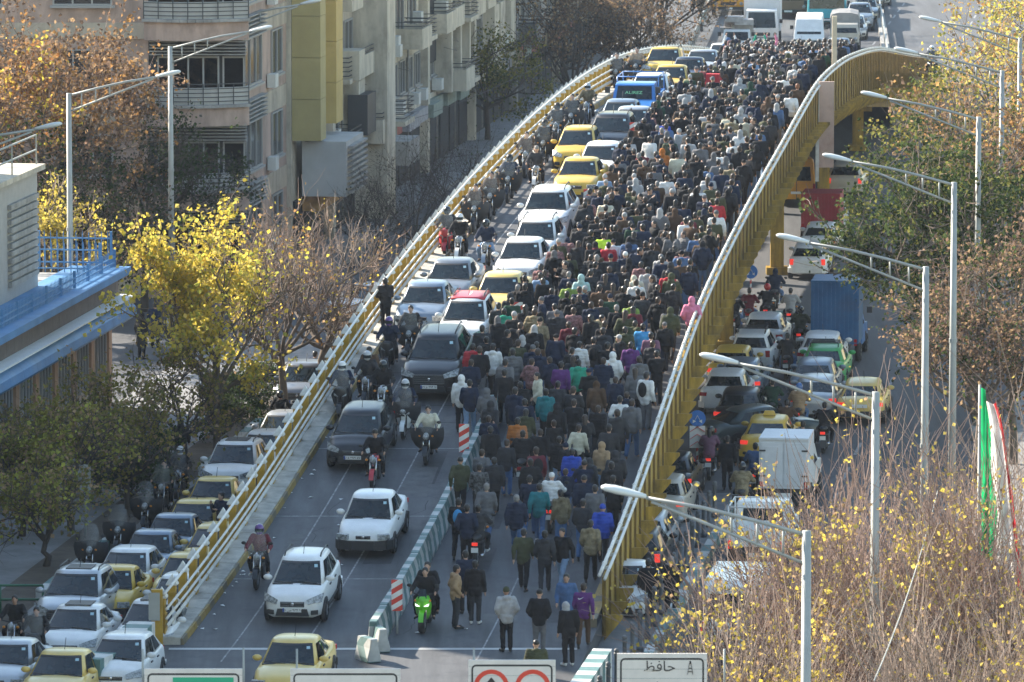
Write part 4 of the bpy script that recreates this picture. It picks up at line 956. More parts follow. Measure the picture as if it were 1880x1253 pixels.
def truck_model(W=1.75, L=4.9, cabH=1.75, box=None, tarp=None, rack=False, bonnet=True, load=None):
    """light truck: cab in paint, bed behind; box=(w,h,z0) closed body"""
    m = Model(); f, r = L/2, -L/2; c0 = f-(1.15 if bonnet else .1); c1 = c0-1.45
    if bonnet: cab = [(c1, .45), (f-.02, .42), (f, .6), (f-.03, 1.0), (f-.15, 1.06), (c0, 1.12), (c0-.42, cabH-.05), (c0-.6, cabH), (c1+.05, cabH), (c1, cabH-.08)]
    else: cab = [(c1, .5), (f-.02, .45), (f, .7), (f-.02, 1.15), (f-.32, cabH-.06), (f-.5, cabH), (c1+.05, cabH), (c1, cabH-.1)]
    m.add('cab', shell(cab, W, .88), [PA['white']], painted=True)
    if bonnet: pane(m, 'windscreen', [(-W*.41, c0+.0, 1.16), (W*.41, c0+.0, 1.16), (W*.385, c0-.38, cabH-.1), (-W*.385, c0-.38, cabH-.1)])
    else: pane(m, 'windscreen', [(-W*.42, f-.02, 1.2), (W*.42, f-.02, 1.2), (W*.38, f-.28, cabH-.15), (-W*.38, f-.28, cabH-.15)])
    pane(m, 'rear_window', [(-W*.35, c1-.02, 1.2), (W*.35, c1-.02, 1.2), (W*.33, c1-.02, cabH-.18), (-W*.33, c1-.02, cabH-.18)])
    for sd in (1, -1): pane(m, 'side_window', [(sd*(W/2-.02), c0-.2, 1.15), (sd*(W/2-.02), c1+.2, 1.15), (sd*(W/2-.085), c1+.25, cabH-.15), (sd*(W/2-.085), c0-.5, cabH-.15)])
    q = MB(); q.box((0, f+.005, .82), (W*.5, .05, .2)); gi = m.add('grille', q, [PLAST])
    q = MB(); q.box((0, (c1+r)/2, .62), (W*.6, c1-r, .2)); m.add('chassis', q, [PLAST])
    if box:
        w_, h_, z0, pm = box; q = MB(); yc = (c1-.08+r)/2; q.box((0, yc, z0+h_/2), (w_, c1-.08-r, h_)); bi = m.add('cargo_box', q, [PA[pm]])
        if pm == 'boxwhite':
            for sx in (-1, 1):
                q = MB(); q.box((sx*w_*.235, r-.02, z0+h_*.48), (w_*.44, .04, h_*.84)); di = m.add('rear_door', q, [PA[pm]], bi)
                q = MB(); q.box((sx*w_*.235, r-.045, z0+h_*.3), (w_*.3, .015, h_*.3)); q.box((sx*w_*.235, r-.045, z0+h_*.68), (w_*.3, .015, h_*.3)); m.add('door_panel', q, [PA[pm]], di)
                q = MB(); q.box((sx*w_*.43, r-.05, z0+h_*.75), (.2, .02, .05)); q.box((sx*w_*.43, r-.05, z0+h_*.25), (.2, .02, .05)); m.add('hinge', q, [PLAST], di)
        else:
            q = MB()
            for i in range(11): q.box((-w_/2+w_*(i+.5)/11, r-.015, z0+h_/2), (w_/26, .03, h_*.94))
            m.add('ridge', q, [PA[pm]], bi)
        q = MB(); q.box((0, r-.02, z0+h_-.03), (w_+.02, .05, .06)); q.box((0, r-.02, z0+.03), (w_+.02, .05, .06)); m.add('box_frame', q, [PA[pm]], bi)
    else:
        q = MB(); yc = (c1-.08+r)/2; Lb = c1-.08-r
        q.box((0, yc, .78), (W, Lb, .08)); q.box((W/2-.03, yc, 1.02), (.06, Lb, .42)); q.box((-W/2+.03, yc, 1.02), (.06, Lb, .42)); q.box((0, r+.03, 1.02), (W-.14, .06, .42)); m.add('bed', q, [PA['white']], painted=True)
        if rack:
            q = MB()
            for yy in (c1-.1, r+.05):
                for sx in (-1, 1): q.tube([(sx*(W/2-.05), yy, 1.2), (sx*(W/2-.05), yy, cabH+.15)], .025, 6)
                q.tube([(-W/2+.05, yy, cabH+.15), (W/2-.05, yy, cabH+.15)], .025, 6)
            for sx in (-1, 1): q.tube([(sx*(W/2-.05), c1-.1, cabH+.15), (sx*(W/2-.05), r+.05, cabH+.15)], .025, 6)
            m.add('rack', q, [WPIPE], painted=True)
        if tarp:
            q = MB(); prof = [(-W/2, 1.2), (W/2, 1.2), (W/2, 2.0), (W/2-.1, 2.25), (W*.2, 2.35), (-W*.2, 2.35), (-W/2+.1, 2.25), (-W/2, 2.0)]
            q.loft([[(x, y, z+(.03*math.sin(y*5))) for x, z in prof] for y in np.linspace(r+.05, c1+.25, 6)], smooth=False); m.add('tarpaulin', q, [tarp])
        if load:
            q = MB(); rn = random.Random(3)
            for i in range(7): q.box((rn.uniform(-.4, .4), rn.uniform(r+.4, c1-.4), 1.25+.18*i), (rn.uniform(.9, 1.4), rn.uniform(.8, 1.5), .32), 0, Matrix.Rotation(rn.uniform(-.1, .1), 3, 'Z'))
            m.add('load', q, [load])
    lamps(m, W, f, r, .82, .8); wheels(m, W, (f-.75, r+.95), .34); return m
def bus_model(W=2.5, L=11.5, H=3.05):
    m = Model(); f, r = L/2, -L/2
    m.add('body', shell([(r, .4), (f-.03, .35), (f, .6), (f, 1.3), (f-.15, H-.15), (f-.35, H), (r+.2, H), (r, H-.2)], W, .96), [PA['white']], painted=True)
    pane(m, 'windscreen', [(-W*.45, f+.015, 1.2), (W*.45, f+.015, 1.2), (W*.44, f-.1, H-.5), (-W*.44, f-.1, H-.5)])
    q = MB(); q.box((0, f-.08, H-.3), (W*.75, .1, .28)); di = m.add('destination_board', q, [PLAST])
    q = MB(); q.box((0, f-.02, H-.3), (W*.4, .02, .13)); m.add('lit_text_strip', q, [mat('led_orange', (1, .15, .05), .5, emit=2.0)], di)
    for sd in (1, -1):
        for k in range(6): pane(m, 'side_window', [(sd*(W/2+.004), f-.5-k*1.8, 1.3), (sd*(W/2+.004), f-2.1-k*1.8, 1.3), (sd*(W/2-.045), f-2.1-k*1.8, H-.6), (sd*(W/2-.045), f-.5-k*1.8, H-.6)])
    lamps(m, W, f, r, .8, .9); wheels(m, W, (f-2.6, r+3.0), .48, .3); return m
VM = {'van': (van_model(), 4.9), 'pickup': (truck_model(), 4.9), 'rackpickup': (truck_model(rack=True), 4.9), 'tarp': (truck_model(tarp=mat('grey_canvas', (.27, .26, .25), .85, var=.15), W=1.8, bonnet=False), 4.9),
      'bluebox': (truck_model(box=(1.78, 2.35, .75, 'boxblue')), 4.9), 'redbox': (truck_model(box=(1.7, 1.5, .75, 'boxred')), 4.9), 'whitebox': (truck_model(box=(1.55, 1.6, .7, 'boxwhite'), W=1.6), 4.2),
      'bigbox': (truck_model(W=2.1, L=6.4, cabH=2.3, bonnet=False, box=(2.25, 2.7, .9, 'boxwhite')), 6.4), 'load': (truck_model(load=mat('pale_sacks', (.4, .38, .37), .9, var=.3)), 4.9), 'bus': (bus_model(), 11.5)}
def big(kind, col, p, label, name, cat, rz, deck=False, group='vehicles waiting in the side streets', over=None):
    t = thing(name, label, cat, p, rz, group); place_xyz(t, Vector(p), rz, deck); VM[kind][0].place(t, PA[col], (), over); return t
def big_px(kind, col, x, y, label, name, cat, away=True, dr=0.0, deck=False, over=None, group='vehicles waiting in the side streets'):
    p = on_deck(x, y) if deck else unproj(x, y, .004); rz = -HEAD+dr+(0 if away else math.pi); L = VM[kind][1]
    f = Vector((math.sin(-rz), math.cos(rz), 0)); c = p+f*L/2 if away else p-f*L/2
    if deck: c.z = zdeck(c.y)+.012
    return big(kind, col, c, label, name, cat, rz, deck, group, over)
# ---- traffic queue on the overpass, from the ramp foot upwards
car('saipa', 'white', 537, 1150, 'white hatchback with roof rails coming down the ramp, nearest whole car', plate='\u06f6\u06f5 \u0635 \u06f9\u06f3\u06f4 \u06f6\u06f8')
car('oldsedan', 'cream', 517, 1300, 'cream yellow taxi cut by the lower edge behind the white signs', taxi=True)
car('pride', 'white', 667, 1027, 'white boxy sedan with black bumper on the lower ramp', plate='\u06f8\u06f1 \u0645 \u06f9\u06f9\u06f8 \u06f7\u06f7')
car('hatch', 'black', 648, 868, 'black hatchback with a lion emblem on the lower ramp', plate='\u06f8\u06f5 \u06f6\u06f9\u06f1\u06f9 \u06f5\u06f7')
car('suv', 'black', 788, 740, 'black SUV with wide studded grille beside the crowd', plate='\u06f5\u06f9 \u062c \u06f9\u06f9\u06f4 \u06f7\u06f0')
car('sedan', 'bluegrey', 768, 624, 'blue-grey sedan next to the railing, behind the scooter riders', plate='\u06f8 \u06f9\u06f6\u06f4 \u06f5\u06f0')
car('saipa', 'white', 846, 655, 'white hatchback with a red roof', roof='red', plate='\u06f5 \u06f1\u06f3\u06f6 \u06f8\u06f8')
car('sedan', 'grey', 816, 578, 'dark grey sedan behind the blue-grey sedan')
car('oldsedan', 'cream', 908, 603, 'cream yellow taxi behind the red-roofed car', taxi=True)
car('smsedan', 'white', 948, 538, 'white hatchback with a motorcycle screen before its bonnet')
car('saipa', 'white', 976, 500, 'white hatchback between two other white cars in the queue')
car('xover', 'white', 996, 449, 'white crossover with chrome winged grille'); 
car('sedan', 'taxi', 1054, 378, 'yellow taxi with a red bonnet mark and orange plate', taxi=True, py=True)
car('hatch', 'white', 1095, 347, 'white hatchback with wide mouth beside the yellow taxis')
car('saipa', 'taxi', 1052, 320, 'yellow taxi with roof rails behind the marked taxi', taxi=True)
car('suv', 'black', 1114, 303, 'dark crossover with bright headlamp above the white hatchback')
car('sedan', 'silver', 1153, 276, 'pinkish silver sedan half hidden behind the dark crossover')
car('smsedan', 'bluegrey', 1131, 262, 'grey sedan in front of the blue pickup')
_bp = big_px('rackpickup', 'blue', 1158, 242, 'blue pickup truck with a high rack and green lettering on its windscreen', 'pickup_truck', 'pickup', False, 0, True, None, 'queue of vehicles coming down the overpass'); text_mesh('ALIREZ', .22, 'lettering', mat('green_print', (.12, .4, .2), .5), _bp, (0, 1.32, 1.42), (math.pi/2-.85, 0, math.pi))
car('xover', 'white', 1187, 218, 'white crossover right behind the blue pickup')
car('oldsedan', 'taxi', 1224, 188, 'yellow taxi with black bumper high on the ramp', taxi=True, py=True)
car('pride', 'navy', 1258, 172, 'navy blue sedan near the crest, next to the crowd')
car('xover', 'taxi', 1213, 160, 'yellow taxi behind the black car near the crest', taxi=True)
car('smsedan', 'silver', 1283, 155, 'silver blue sedan at the crest')
FG = 'vehicles queued beyond the crest'
def far_car(kind, col, x, Y, label, away=False, taxi=False, zoff=0):
    z = zdeck(Y) if Y < 380 else 0.0; s_ = proj((0, Y, z))[2]; c = Vector(((x-940)/s_, Y, z+.012)); nm = 'taxi' if taxi else 'car'
    t = thing(nm, label, nm, c, 0, FG); place_xyz(t, c, math.pi-.06 if not away else -.06, True); CM[kind].place(t, PA[col]); return t
def far_big(kind, col, x, Y, label, name, cat, away=False):
    z = zdeck(Y) if Y < 380 else 0.0; s_ = proj((0, Y, z))[2]; return big(kind, col, Vector(((x-940)/s_, Y, z+.012)), label, name, cat, math.pi-.06 if not away else -.06, True, FG)
far_car('saipa', 'white', 1328, 312, 'white car cresting the overpass beside raised hands')
far_car('oldsedan', 'cream', 1404, 388, 'cream taxi under the box truck beyond the crest', taxi=True); far_car('sedan', 'cream', 1420, 381, 'second cream taxi beyond the crest', taxi=True)
far_car('sedan', 'silver', 1440, 372, 'silver sedan just beyond the crest before the vans'); far_car('oldsedan', 'cream', 1471, 387, 'cream taxi before the white van', taxi=True)
far_car('sedan', 'silver', 1483, 380, 'silver car before the white van'); far_car('sedan', 'bluegrey', 1540, 389, 'blue-grey car before the canvas truck'); far_car('oldsedan', 'taxi', 1535, 379, 'yellow taxi before the canvas truck', taxi=True)
far_car('hatch', 'white', 1568, 409, 'white car behind the canvas truck by the far guard rail'); far_car('suv', 'bluegrey', 1578, 417, 'grey SUV queued by the far guard rail'); far_car('sedan', 'silver', 1590, 425, 'silver sedan queued by the far guard rail'); far_car('suv', 'black', 1597, 434, 'black SUV queued by the far guard rail'); far_car('sedan', 'white', 1612, 441, 'white sedan farthest back along the far guard rail')
far_big('load', 'white', 1353, 392, 'white pickup loaded high with pale sacks', 'pickup_truck', 'pickup'); far_big('van', 'white', 1486, 398, 'white high-roof van beyond the crest', 'van', 'van')
far_big('tarp', 'beige', 1551, 399, 'small truck with a grey canvas cover', 'canvas_truck', 'truck'); far_big('bigbox', 'white', 1400, 404, 'white box truck beyond the crest', 'box_truck', 'truck')
PA['teal'] = paint('teal', (.06, .4, .48)); PA['brown'] = paint('brown', (.2, .12, .07))
far_big('bus', 'teal', 1520, 424, 'teal city bus with lit destination board', 'bus', 'bus'); far_big('bus', 'brown', 1450, 432, 'brownish bus beside the teal bus', 'bus', 'bus'); far_big('bigbox', 'orange', 1340, 432, 'orange truck far behind the loaded pickup', 'box_truck', 'truck')
far_big('bigbox', 'blue', 1300, 440, 'blue truck at the upper edge, far left of the queue', 'box_truck', 'truck')
# ---- left side street, facing the camera
def lcar(kind, col, x, y, label, **k): return car(kind, col, x, y, label, deck=False, **k)
lcar('smsedan', 'white', 118, 1232, 'white sedan with sunroof and lit fog lamp in the side street', roof='sunroof', plate='\u06f9\u06f5 \u062f \u06f8\u06f8\u06f7 \u06f4\u06f0')
lcar('hatch', 'white', 203, 1288, 'white hatchback beside the green sign, cut by the lower edge'); lcar('oldsedan', 'cream', 88, 1318, 'cream taxi cut by the lower edge, leftmost', taxi=True); lcar('sedan', 'silver', -12, 1300, 'silver car at the lower left corner')
lcar('suv', 'silver', 118, 1178, 'silver wagon behind the white sunroof sedan', roof='sunroof'); lcar('pride', 'taxi', 188, 1152, 'yellow taxi in the side street beside the silver wagon', taxi=True, py=True)
lcar('hatch', 'white', 216, 1118, 'white hatchback behind the yellow side street taxi'); lcar('pride', 'bluegrey', 260, 1082, 'grey-blue boxy sedan in the side street'); lcar('pride', 'bluegrey', 300, 1050, 'light blue-grey boxy sedan behind the grey-blue one')
lcar('oldsedan', 'cream', 338, 1022, 'cream taxi with dark mirrors in the side street', taxi=True); lcar('pride', 'cream', 377, 978, 'cream boxy taxi near the railing pedestrian', taxi=True)
lcar('xover', 'white', 415, 920, 'white crossover with lit lamps in the side street', roof='sunroof'); lcar('hatch', 'white', 470, 888, 'white car behind the white crossover, half behind the railing')
lcar('smsedan', 'white', 258, 1222, 'white sedan with sunroof between railing foot and yellow taxi', roof='sunroof'); lcar('hatch', 'white', 312, 1170, 'white hatchback with bonnet vents next to the railing end'); lcar('oldsedan', 'cream', 325, 1128, 'cream taxi behind the railing end', taxi=True); lcar('hatch', 'cream', 378, 1072, 'cream car mostly hidden by the railing')
lcar('xover', 'grey', 545, 764, 'grey wagon below the bridge railing'); lcar('hatch', 'silver', 505, 850, 'teal-silver car behind the railing rider')
lcar('smsedan', 'white', 622, 597, 'white sedan turning on the cross street behind the railing', dr=-.45)
# ---- right side street, driving away
def rcar(kind, col, x, y, label, **k): return car(kind, col, x, y, label, deck=False, away=True, **k)
rcar('oldsedan', 'black', 1352, 800, 'black sedan with a white plate in the jammed street', lit=True); rcar('sedan', 'dgreen', 1288, 828, 'dark sedan crossing sideways under the parapet', dr=-1.0)
rcar('sedan', 'white', 1326, 765, 'white sedan under the parapet in the jam'); rcar('oldsedan', 'bluegrey', 1354, 742, 'grey sedan behind the yellow jammed taxi', lit=True); rcar('oldsedan', 'taxi', 1338, 718, 'yellow taxi in the jam below the second lamp', taxi=True, lit=True)
rcar('saipa', 'white', 1376, 690, 'white hatchback with a roof rack in the jam', roof='rack'); rcar('sedan', 'white', 1397, 655, 'white sedan in the jam near the riders')
rcar('smsedan', 'white', 1503, 692, 'white sedan behind the green car'); rcar('sedan', 'green', 1508, 716, 'green and white taxi in the jam', taxi=True, roof='rack'); rcar('oldsedan', 'bluegrey', 1490, 742, 'light blue sedan in the jam'); rcar('sedan', 'silver', 1492, 776, 'silver blue sedan with plate in the jam', lit=True)
rcar('sedan', 'taxi', 1403, 856, 'yellow taxi with a roof sign near the white box van', taxi=True, roof='sign', lit=True); rcar('oldsedan', 'cream', 1578, 782, 'cream taxi half hidden by the trees', taxi=True, lit=True)
rcar('hatch', 'white', 1482, 515, 'white hatchback under the overpass behind the blue truck', lit=True); rcar('sedan', 'white', 1502, 478, 'white sedan behind the red truck'); rcar('xover', 'beige', 1550, 366, 'beige SUV far down the underpass street', roof='rack', lit=True)
rcar('sedan', 'beige', 1208, 972, 'silver sedan parked under the parapet beside the bollards', lit=True); rcar('sedan', 'black', 1222, 928, 'black sedan parked under the parapet, farther back', lit=True); rcar('hatch', 'silver', 1178, 1040, 'silver car tail parked under the parapet', lit=True); rcar('hatch', 'black', 1165, 1072, 'dark car tail parked under the parapet, next to the white car', lit=True)
car('smsedan', 'white', 1132, 1146, 'white car nose poking out below the parapet', deck=False)
big_px('bluebox', 'blue', 1532, 668, 'blue box truck with ribbed steel body', 'box_truck', 'truck'); big_px('redbox', 'white', 1506, 450, 'truck with a red cargo box under the overpass', 'box_truck', 'truck'); big_px('whitebox', 'white', 1440, 935, 'white box van with double rear doors', 'box_van', 'van')
big_px('rackpickup', 'white', 1388, 1050, 'white pickup with a tube rack', 'pickup_truck', 'pickup', over={'taillight': TLIT}); big_px('van', 'white', 1345, 1215, 'white van behind the bare shrubs', 'van', 'van', over={'taillight': TLIT}); big_px('van', 'orange', 1462, 380, 'orange van under the overpass', 'van', 'van', dr=.18)
# ---------------------------------------------------------------- people (local +Y is forward, origin between the feet)
from mathutils import noise as mnoise
SKIN = [mat('skin_%d' % i, c, .55, var=.06) for i, c in enumerate(((.42, .25, .17), (.36, .2, .13), (.5, .31, .22)))]
HAIRM = [mat('hair_black', (.012, .01, .009), .45), mat('hair_brown', (.035, .02, .012), .5), mat('hair_grey', (.2, .19, .18), .6), mat('hair_ginger', (.2, .07, .02), .5)]
def cloth(name, c, v=.16): return mat('cloth_'+name, c, .85, var=v, vscale=9, bump=.35, bscale=26, spec=.2)
CL = {'black': cloth('black', (.016, .016, .018)), 'charcoal': cloth('charcoal', (.035, .036, .04)), 'navy': cloth('navy', (.018, .026, .05)), 'grey': cloth('grey', (.13, .13, .135)), 'lightgrey': cloth('lightgrey', (.36, .36, .36)),
      'white': cloth('white', (.68, .67, .64)), 'cream': cloth('cream', (.55, .52, .4)), 'olive': cloth('olive', (.06, .065, .035)), 'darkgreen': cloth('darkgreen', (.02, .055, .035)), 'green': cloth('green', (.03, .3, .19)), 'lime': cloth('lime', (.19, .27, .06)), 'neon': cloth('neon', (.5, .75, .05)),
      'brown': cloth('brown', (.085, .05, .03)), 'tan': cloth('tan', (.34, .23, .13)), 'khaki': cloth('khaki', (.22, .18, .11), .4), 'maroon': cloth('maroon', (.13, .025, .035)), 'red': cloth('red', (.42, .035, .045)), 'pink': cloth('pink', (.62, .2, .3)), 'purple': cloth('purple', (.11, .035, .15)), 'mauve': cloth('mauve', (.16, .08, .12)),
      'blue': cloth('blue', (.03, .07, .38)), 'skyblue': cloth('skyblue', (.06, .28, .55)), 'denim': cloth('denim', (.07, .13, .25)), 'paledenim': cloth('paledenim', (.2, .29, .42)), 'teal': cloth('teal', (.02, .16, .18)), 'rust': cloth('rust', (.38, .13, .03)), 'camo': mat('cloth_camo', (.12, .1, .06), .9, var=.6, vscale=9), 'plaid': mat('cloth_plaid', (.2, .1, .1), .9, var=.7, vscale=16), 'mint': cloth('mint', (.33, .48, .47)), 'print': mat('cloth_print', (.07, .07, .07), .9, var=1.4, vscale=12)}
CWORD = {'lightgrey': 'light grey', 'darkgreen': 'dark green', 'skyblue': 'sky blue', 'paledenim': 'pale denim', 'neon': 'neon yellow', 'lime': 'lime green', 'camo': 'camouflage', 'print': 'black and white patterned', 'mint': 'pale mint', 'plaid': 'dark plaid'}
cw = lambda c: CWORD.get(c, c)
SHOE = [mat('shoe_black', (.02, .02, .02), .6), mat('shoe_white', (.6, .6, .58), .6)]
def organic(caps, ells, voxel, smooth=4, fold=0.0, fscale=9.0, band=None, name='body'):
    """one continuous surface grown round tapered capsules and ellipsoids"""
    m = MB()
    for (a, ra, b, rb) in caps:
        a, b = Vector(a), Vector(b); m.tube([a, b], [ra, rb], 10); m.ell(a, (ra,)*3, 10, 6); m.ell(b, (rb,)*3, 10, 6)
    for e in ells:
        c, r_ = e[0], e[1]; M = e[2] if len(e) > 2 else None; m.ell(c, r_, 14, 9, 0, M)
    me = m.mesh(name+'_raw', SKIN[0]); b = bmesh.new(); b.from_mesh(me); bmesh.ops.recalc_face_normals(b, faces=b.faces); b.to_mesh(me); b.free()
    ob = bpy.data.objects.new('tmp', me)
    md = ob.modifiers.new('r', 'REMESH'); md.mode = 'VOXEL'; md.voxel_size = voxel; md.use_smooth_shade = True
    s_ = ob.modifiers.new('s', 'SMOOTH'); s_.iterations = smooth; s_.factor = .5
    out = evaluated(ob); out.name = name; out.materials.clear(); bpy.data.meshes.remove(me)
    if fold > 0:
        n = len(out.vertices); co = np.empty(n*3); out.vertices.foreach_get('co', co); no = np.empty(n*3); out.vertex_normals.foreach_get('vector', no)
        co = co.reshape(-1, 3); no = no.reshape(-1, 3)
        for i in range(n):
            v = co[i]; d_ = mnoise.noise((v[0]*fscale, v[1]*fscale, v[2]*fscale*1.5))*fold
            if band: d_ += band*(abs(math.sin(v[2]*math.pi/.085))-.6)
            co[i] = v+no[i]*d_
        out.vertices.foreach_set('co', co.ravel()); out.update()
    out.polygons.foreach_set('use_smooth', [True]*len(out.polygons))
    return out
V = Vector
def pose(kind):
    J = {'pel': V((0, 0, .95)), 'chest': V((0, .02, 1.3)), 'neck': V((0, .02, 1.5)), 'head': V((0, .045, 1.64))}
    def leg(s, kn, an, toe): J['hip'+s] = V((-.095 if s == 'L' else .095, 0, .92)); J['kn'+s], J['an'+s], J['toe'+s] = V(kn), V(an), V(toe)
    def arm(s, el, ha): J['sh'+s] = V((-.19 if s == 'L' else .19, .01, 1.43)); J['el'+s], J['ha'+s] = V(el), V(ha)
    arm('L', (-.25, -.03, 1.15), (-.26, .08, .9)); arm('R', (.25, -.03, 1.15), (.26, .08, .9))
    leg('L', (-.1, .03, .5), (-.1, -.02, .09), (-.13, .13, .04)); leg('R', (.1, .03, .5), (.1, -.02, .09), (.13, .13, .04))
    if kind == 'walk1':
        leg('L', (-.1, .22, .53), (-.1, .3, .12), (-.12, .44, .09)); leg('R', (.1, -.06, .5), (.1, -.36, .17), (.12, -.26, .05)); arm('L', (-.26, -.13, 1.16), (-.26, -.12, .92)); arm('R', (.26, .03, 1.15), (.24, .2, .97))
    elif kind == 'walk2':
        leg('R', (.1, .2, .53), (.1, .22, .11), (.12, .36, .07)); leg('L', (-.1, -.04, .5), (-.1, -.25, .14), (-.12, -.13, .04)); arm('R', (.26, -.12, 1.16), (.27, -.08, .92)); arm('L', (-.26, .03, 1.15), (-.22, .2, 1.0))
    elif kind == 'pocket': arm('L', (-.29, -.08, 1.17), (-.2, .1, .98)); arm('R', (.29, -.08, 1.17), (.2, .1, .98))
    elif kind == 'phone': arm('R', (.27, .1, 1.18), (.14, .3, 1.42)); arm('L', (-.26, .06, 1.17), (-.1, .28, 1.25))
    elif kind == 'raise': arm('R', (.28, .1, 1.62), (.2, .16, 1.9)); arm('L', (-.28, .1, 1.62), (-.2, .16, 1.9))
    elif kind == 'bend': J['chest'] = V((0, .1, 1.27)); J['neck'] = V((0, .17, 1.45)); J['head'] = V((0, .23, 1.57))
    elif kind == 'ride':      # seated astride, hands at the bars
        J.update(pel=V((0, -.22, .86)), chest=V((0, -.12, 1.2)), neck=V((0, -.09, 1.4)), head=V((0, -.05, 1.55)))
        for s, q in (('L', -1), ('R', 1)):
            J['hip'+s] = V((q*.1, -.2, .84)); J['kn'+s] = V((q*.25, .2, .72)); J['an'+s] = V((q*.23, -.0, .36)); J['toe'+s] = V((q*.26, .15, .31))
            J['sh'+s] = V((q*.19, -.11, 1.34)); J['el'+s] = V((q*.33, .06, 1.12)); J['ha'+s] = V((q*.33, .32, 1.07))
    elif kind == 'pillion':
        J.update(pel=V((0, -.62, .92)), chest=V((0, -.56, 1.26)), neck=V((0, -.54, 1.46)), head=V((0, -.5, 1.61)))
        for s, q in (('L', -1), ('R', 1)):
            J['hip'+s] = V((q*.1, -.6, .9)); J['kn'+s] = V((q*.3, -.24, .78)); J['an'+s] = V((q*.28, -.36, .42)); J['toe'+s] = V((q*.3, -.22, .37))
            J['sh'+s] = V((q*.19, -.55, 1.4)); J['el'+s] = V((q*.3, -.4, 1.18)); J['ha'+s] = V((q*.18, -.2, 1.08))
    elif kind == 'sit':
        J.update(pel=V((0, 0, .25)), chest=V((0, .06, .6)), neck=V((0, .08, .8)), head=V((0, .12, .94)))
        for s, q in (('L', -1), ('R', 1)):
            J['hip'+s] = V((q*.1, 0, .24)); J['kn'+s] = V((q*.16, .38, .5)); J['an'+s] = V((q*.14, .42, .1)); J['toe'+s] = V((q*.15, .56, .05))
            J['sh'+s] = V((q*.19, .06, .74)); J['el'+s] = V((q*.26, .16, .48)); J['ha'+s] = V((q*.12, .34, .52))
    return J
def mk_body(J, nm):
    up = (J['neck']-J['chest']).normalized(); h = J['head']
    caps = [(J['pel'], .12, J['chest'], .13), (J['chest'], .12, J['neck'], .06), (J['neck']-up*.04, .055, h-up*.05, .05)]
    ells = [(h, (.075, .095, .112)), (h+V((0, .09, -.02)), (.016, .022, .022)), (h+V((0, .03, -.07)), (.055, .06, .05))]
    for q in (-1, 1): ells.append((h+V((q*.077, -.005, -.012)), (.012, .02, .03)))
    for s, q in (('L', -1), ('R', 1)):
        caps += [(J['sh'+s], .055, J['el'+s], .042), (J['el'+s], .042, J['ha'+s], .03), (J['pel']+V((q*.06, 0, 0)), .1, J['hip'+s], .09), (J['hip'+s], .088, J['kn'+s], .055), (J['kn'+s], .055, J['an'+s], .038), (J['an'+s], .038, J['toe'+s], .03)]
        caps.append((J['chest'], .1, J['sh'+s], .055))
        d_ = (J['ha'+s]-J['el'+s]).normalized(); sd = d_.cross(V((0, 1, .3))).normalized(); fw = sd.cross(d_).normalized()
        p0 = J['ha'+s]+d_*.03; caps.append((J['ha'+s], .028, p0+d_*.05, .034))
        for k, (o, L) in enumerate(((-.03, .06), (-.01, .075), (.01, .072), (.03, .055))):
            b_ = p0+d_*.06+fw*o; mid = b_+d_*L*.6+sd*q*.012; caps += [(b_, .0115, mid, .0105), (mid, .0105, mid+d_*L*.4+sd*q*(-.02), .0095)]
        caps.append((p0+fw*.025, .013, p0+d_*.05+fw*.065, .011))
    return organic(caps, ells, .0145, 2, name=nm)
def mk_trousers(J, nm):
    caps = []; ells = [(J['pel']+V((0, 0, .02)), (.165, .125, .12))]
    for s, q in (('L', -1), ('R', 1)):
        caps += [(J['pel']+V((q*.05, 0, -.02)), .12, J['hip'+s], .108), (J['hip'+s], .108, J['kn'+s], .078), (J['kn'+s], .078, J['an'+s]+V((0, 0, .03)), .066)]
    return organic(caps, ells, .024, 3, .012, 11, name=nm)
def mk_jacket(J, nm, fat=1.0, hood=0, long=0.0, band=None):
    up = (J['chest']-J['pel']).normalized(); un = (J['neck']-J['chest']).normalized()
    caps = [(J['pel']+up*.0, .135*fat, J['chest'], .155*fat), (J['chest'], .15*fat, J['neck']-un*.06, .085*fat)]
    ells = [(J['chest']+V((0, -.01, -.02)), (.215*fat, .145*fat, .2)), (J['pel']+up*.03, (.185*fat, .145*fat, .12)), (J['neck']-un*.03, (.085, .085, .06)), ((J['pel']+J['chest'])/2, (.18*fat, .14*fat, .2))]
    for q in (-1, 1): caps.append((J['pel']+V((q*.07, 0, -.08-long)), (.12 if long == 0 else .15)*fat, J['pel']+V((q*.07, 0, 0)), .125*fat))
    for s, q in (('L', -1), ('R', 1)):
        d_ = (J['ha'+s]-J['el'+s]); caps += [(J['chest']+V((q*.06, 0, .08)), .12*fat, J['sh'+s], .082*fat), (J['sh'+s], .084*fat, J['el'+s], .066*fat), (J['el'+s], .066*fat, J['ha'+s]-d_.normalized()*.02, .05*fat)]
    if hood == 1: ells.append((J['neck']+V((0, -.09, -.02)), (.12, .075, .085)))
    if hood == 2: ells += [(J['head']+V((0, -.025, .012)), (.115, .115, .145)), (J['neck']+V((0, -.03, .02)), (.115, .1, .1))]
    return organic(caps, ells, .022, 3, .013, 8, band, nm)
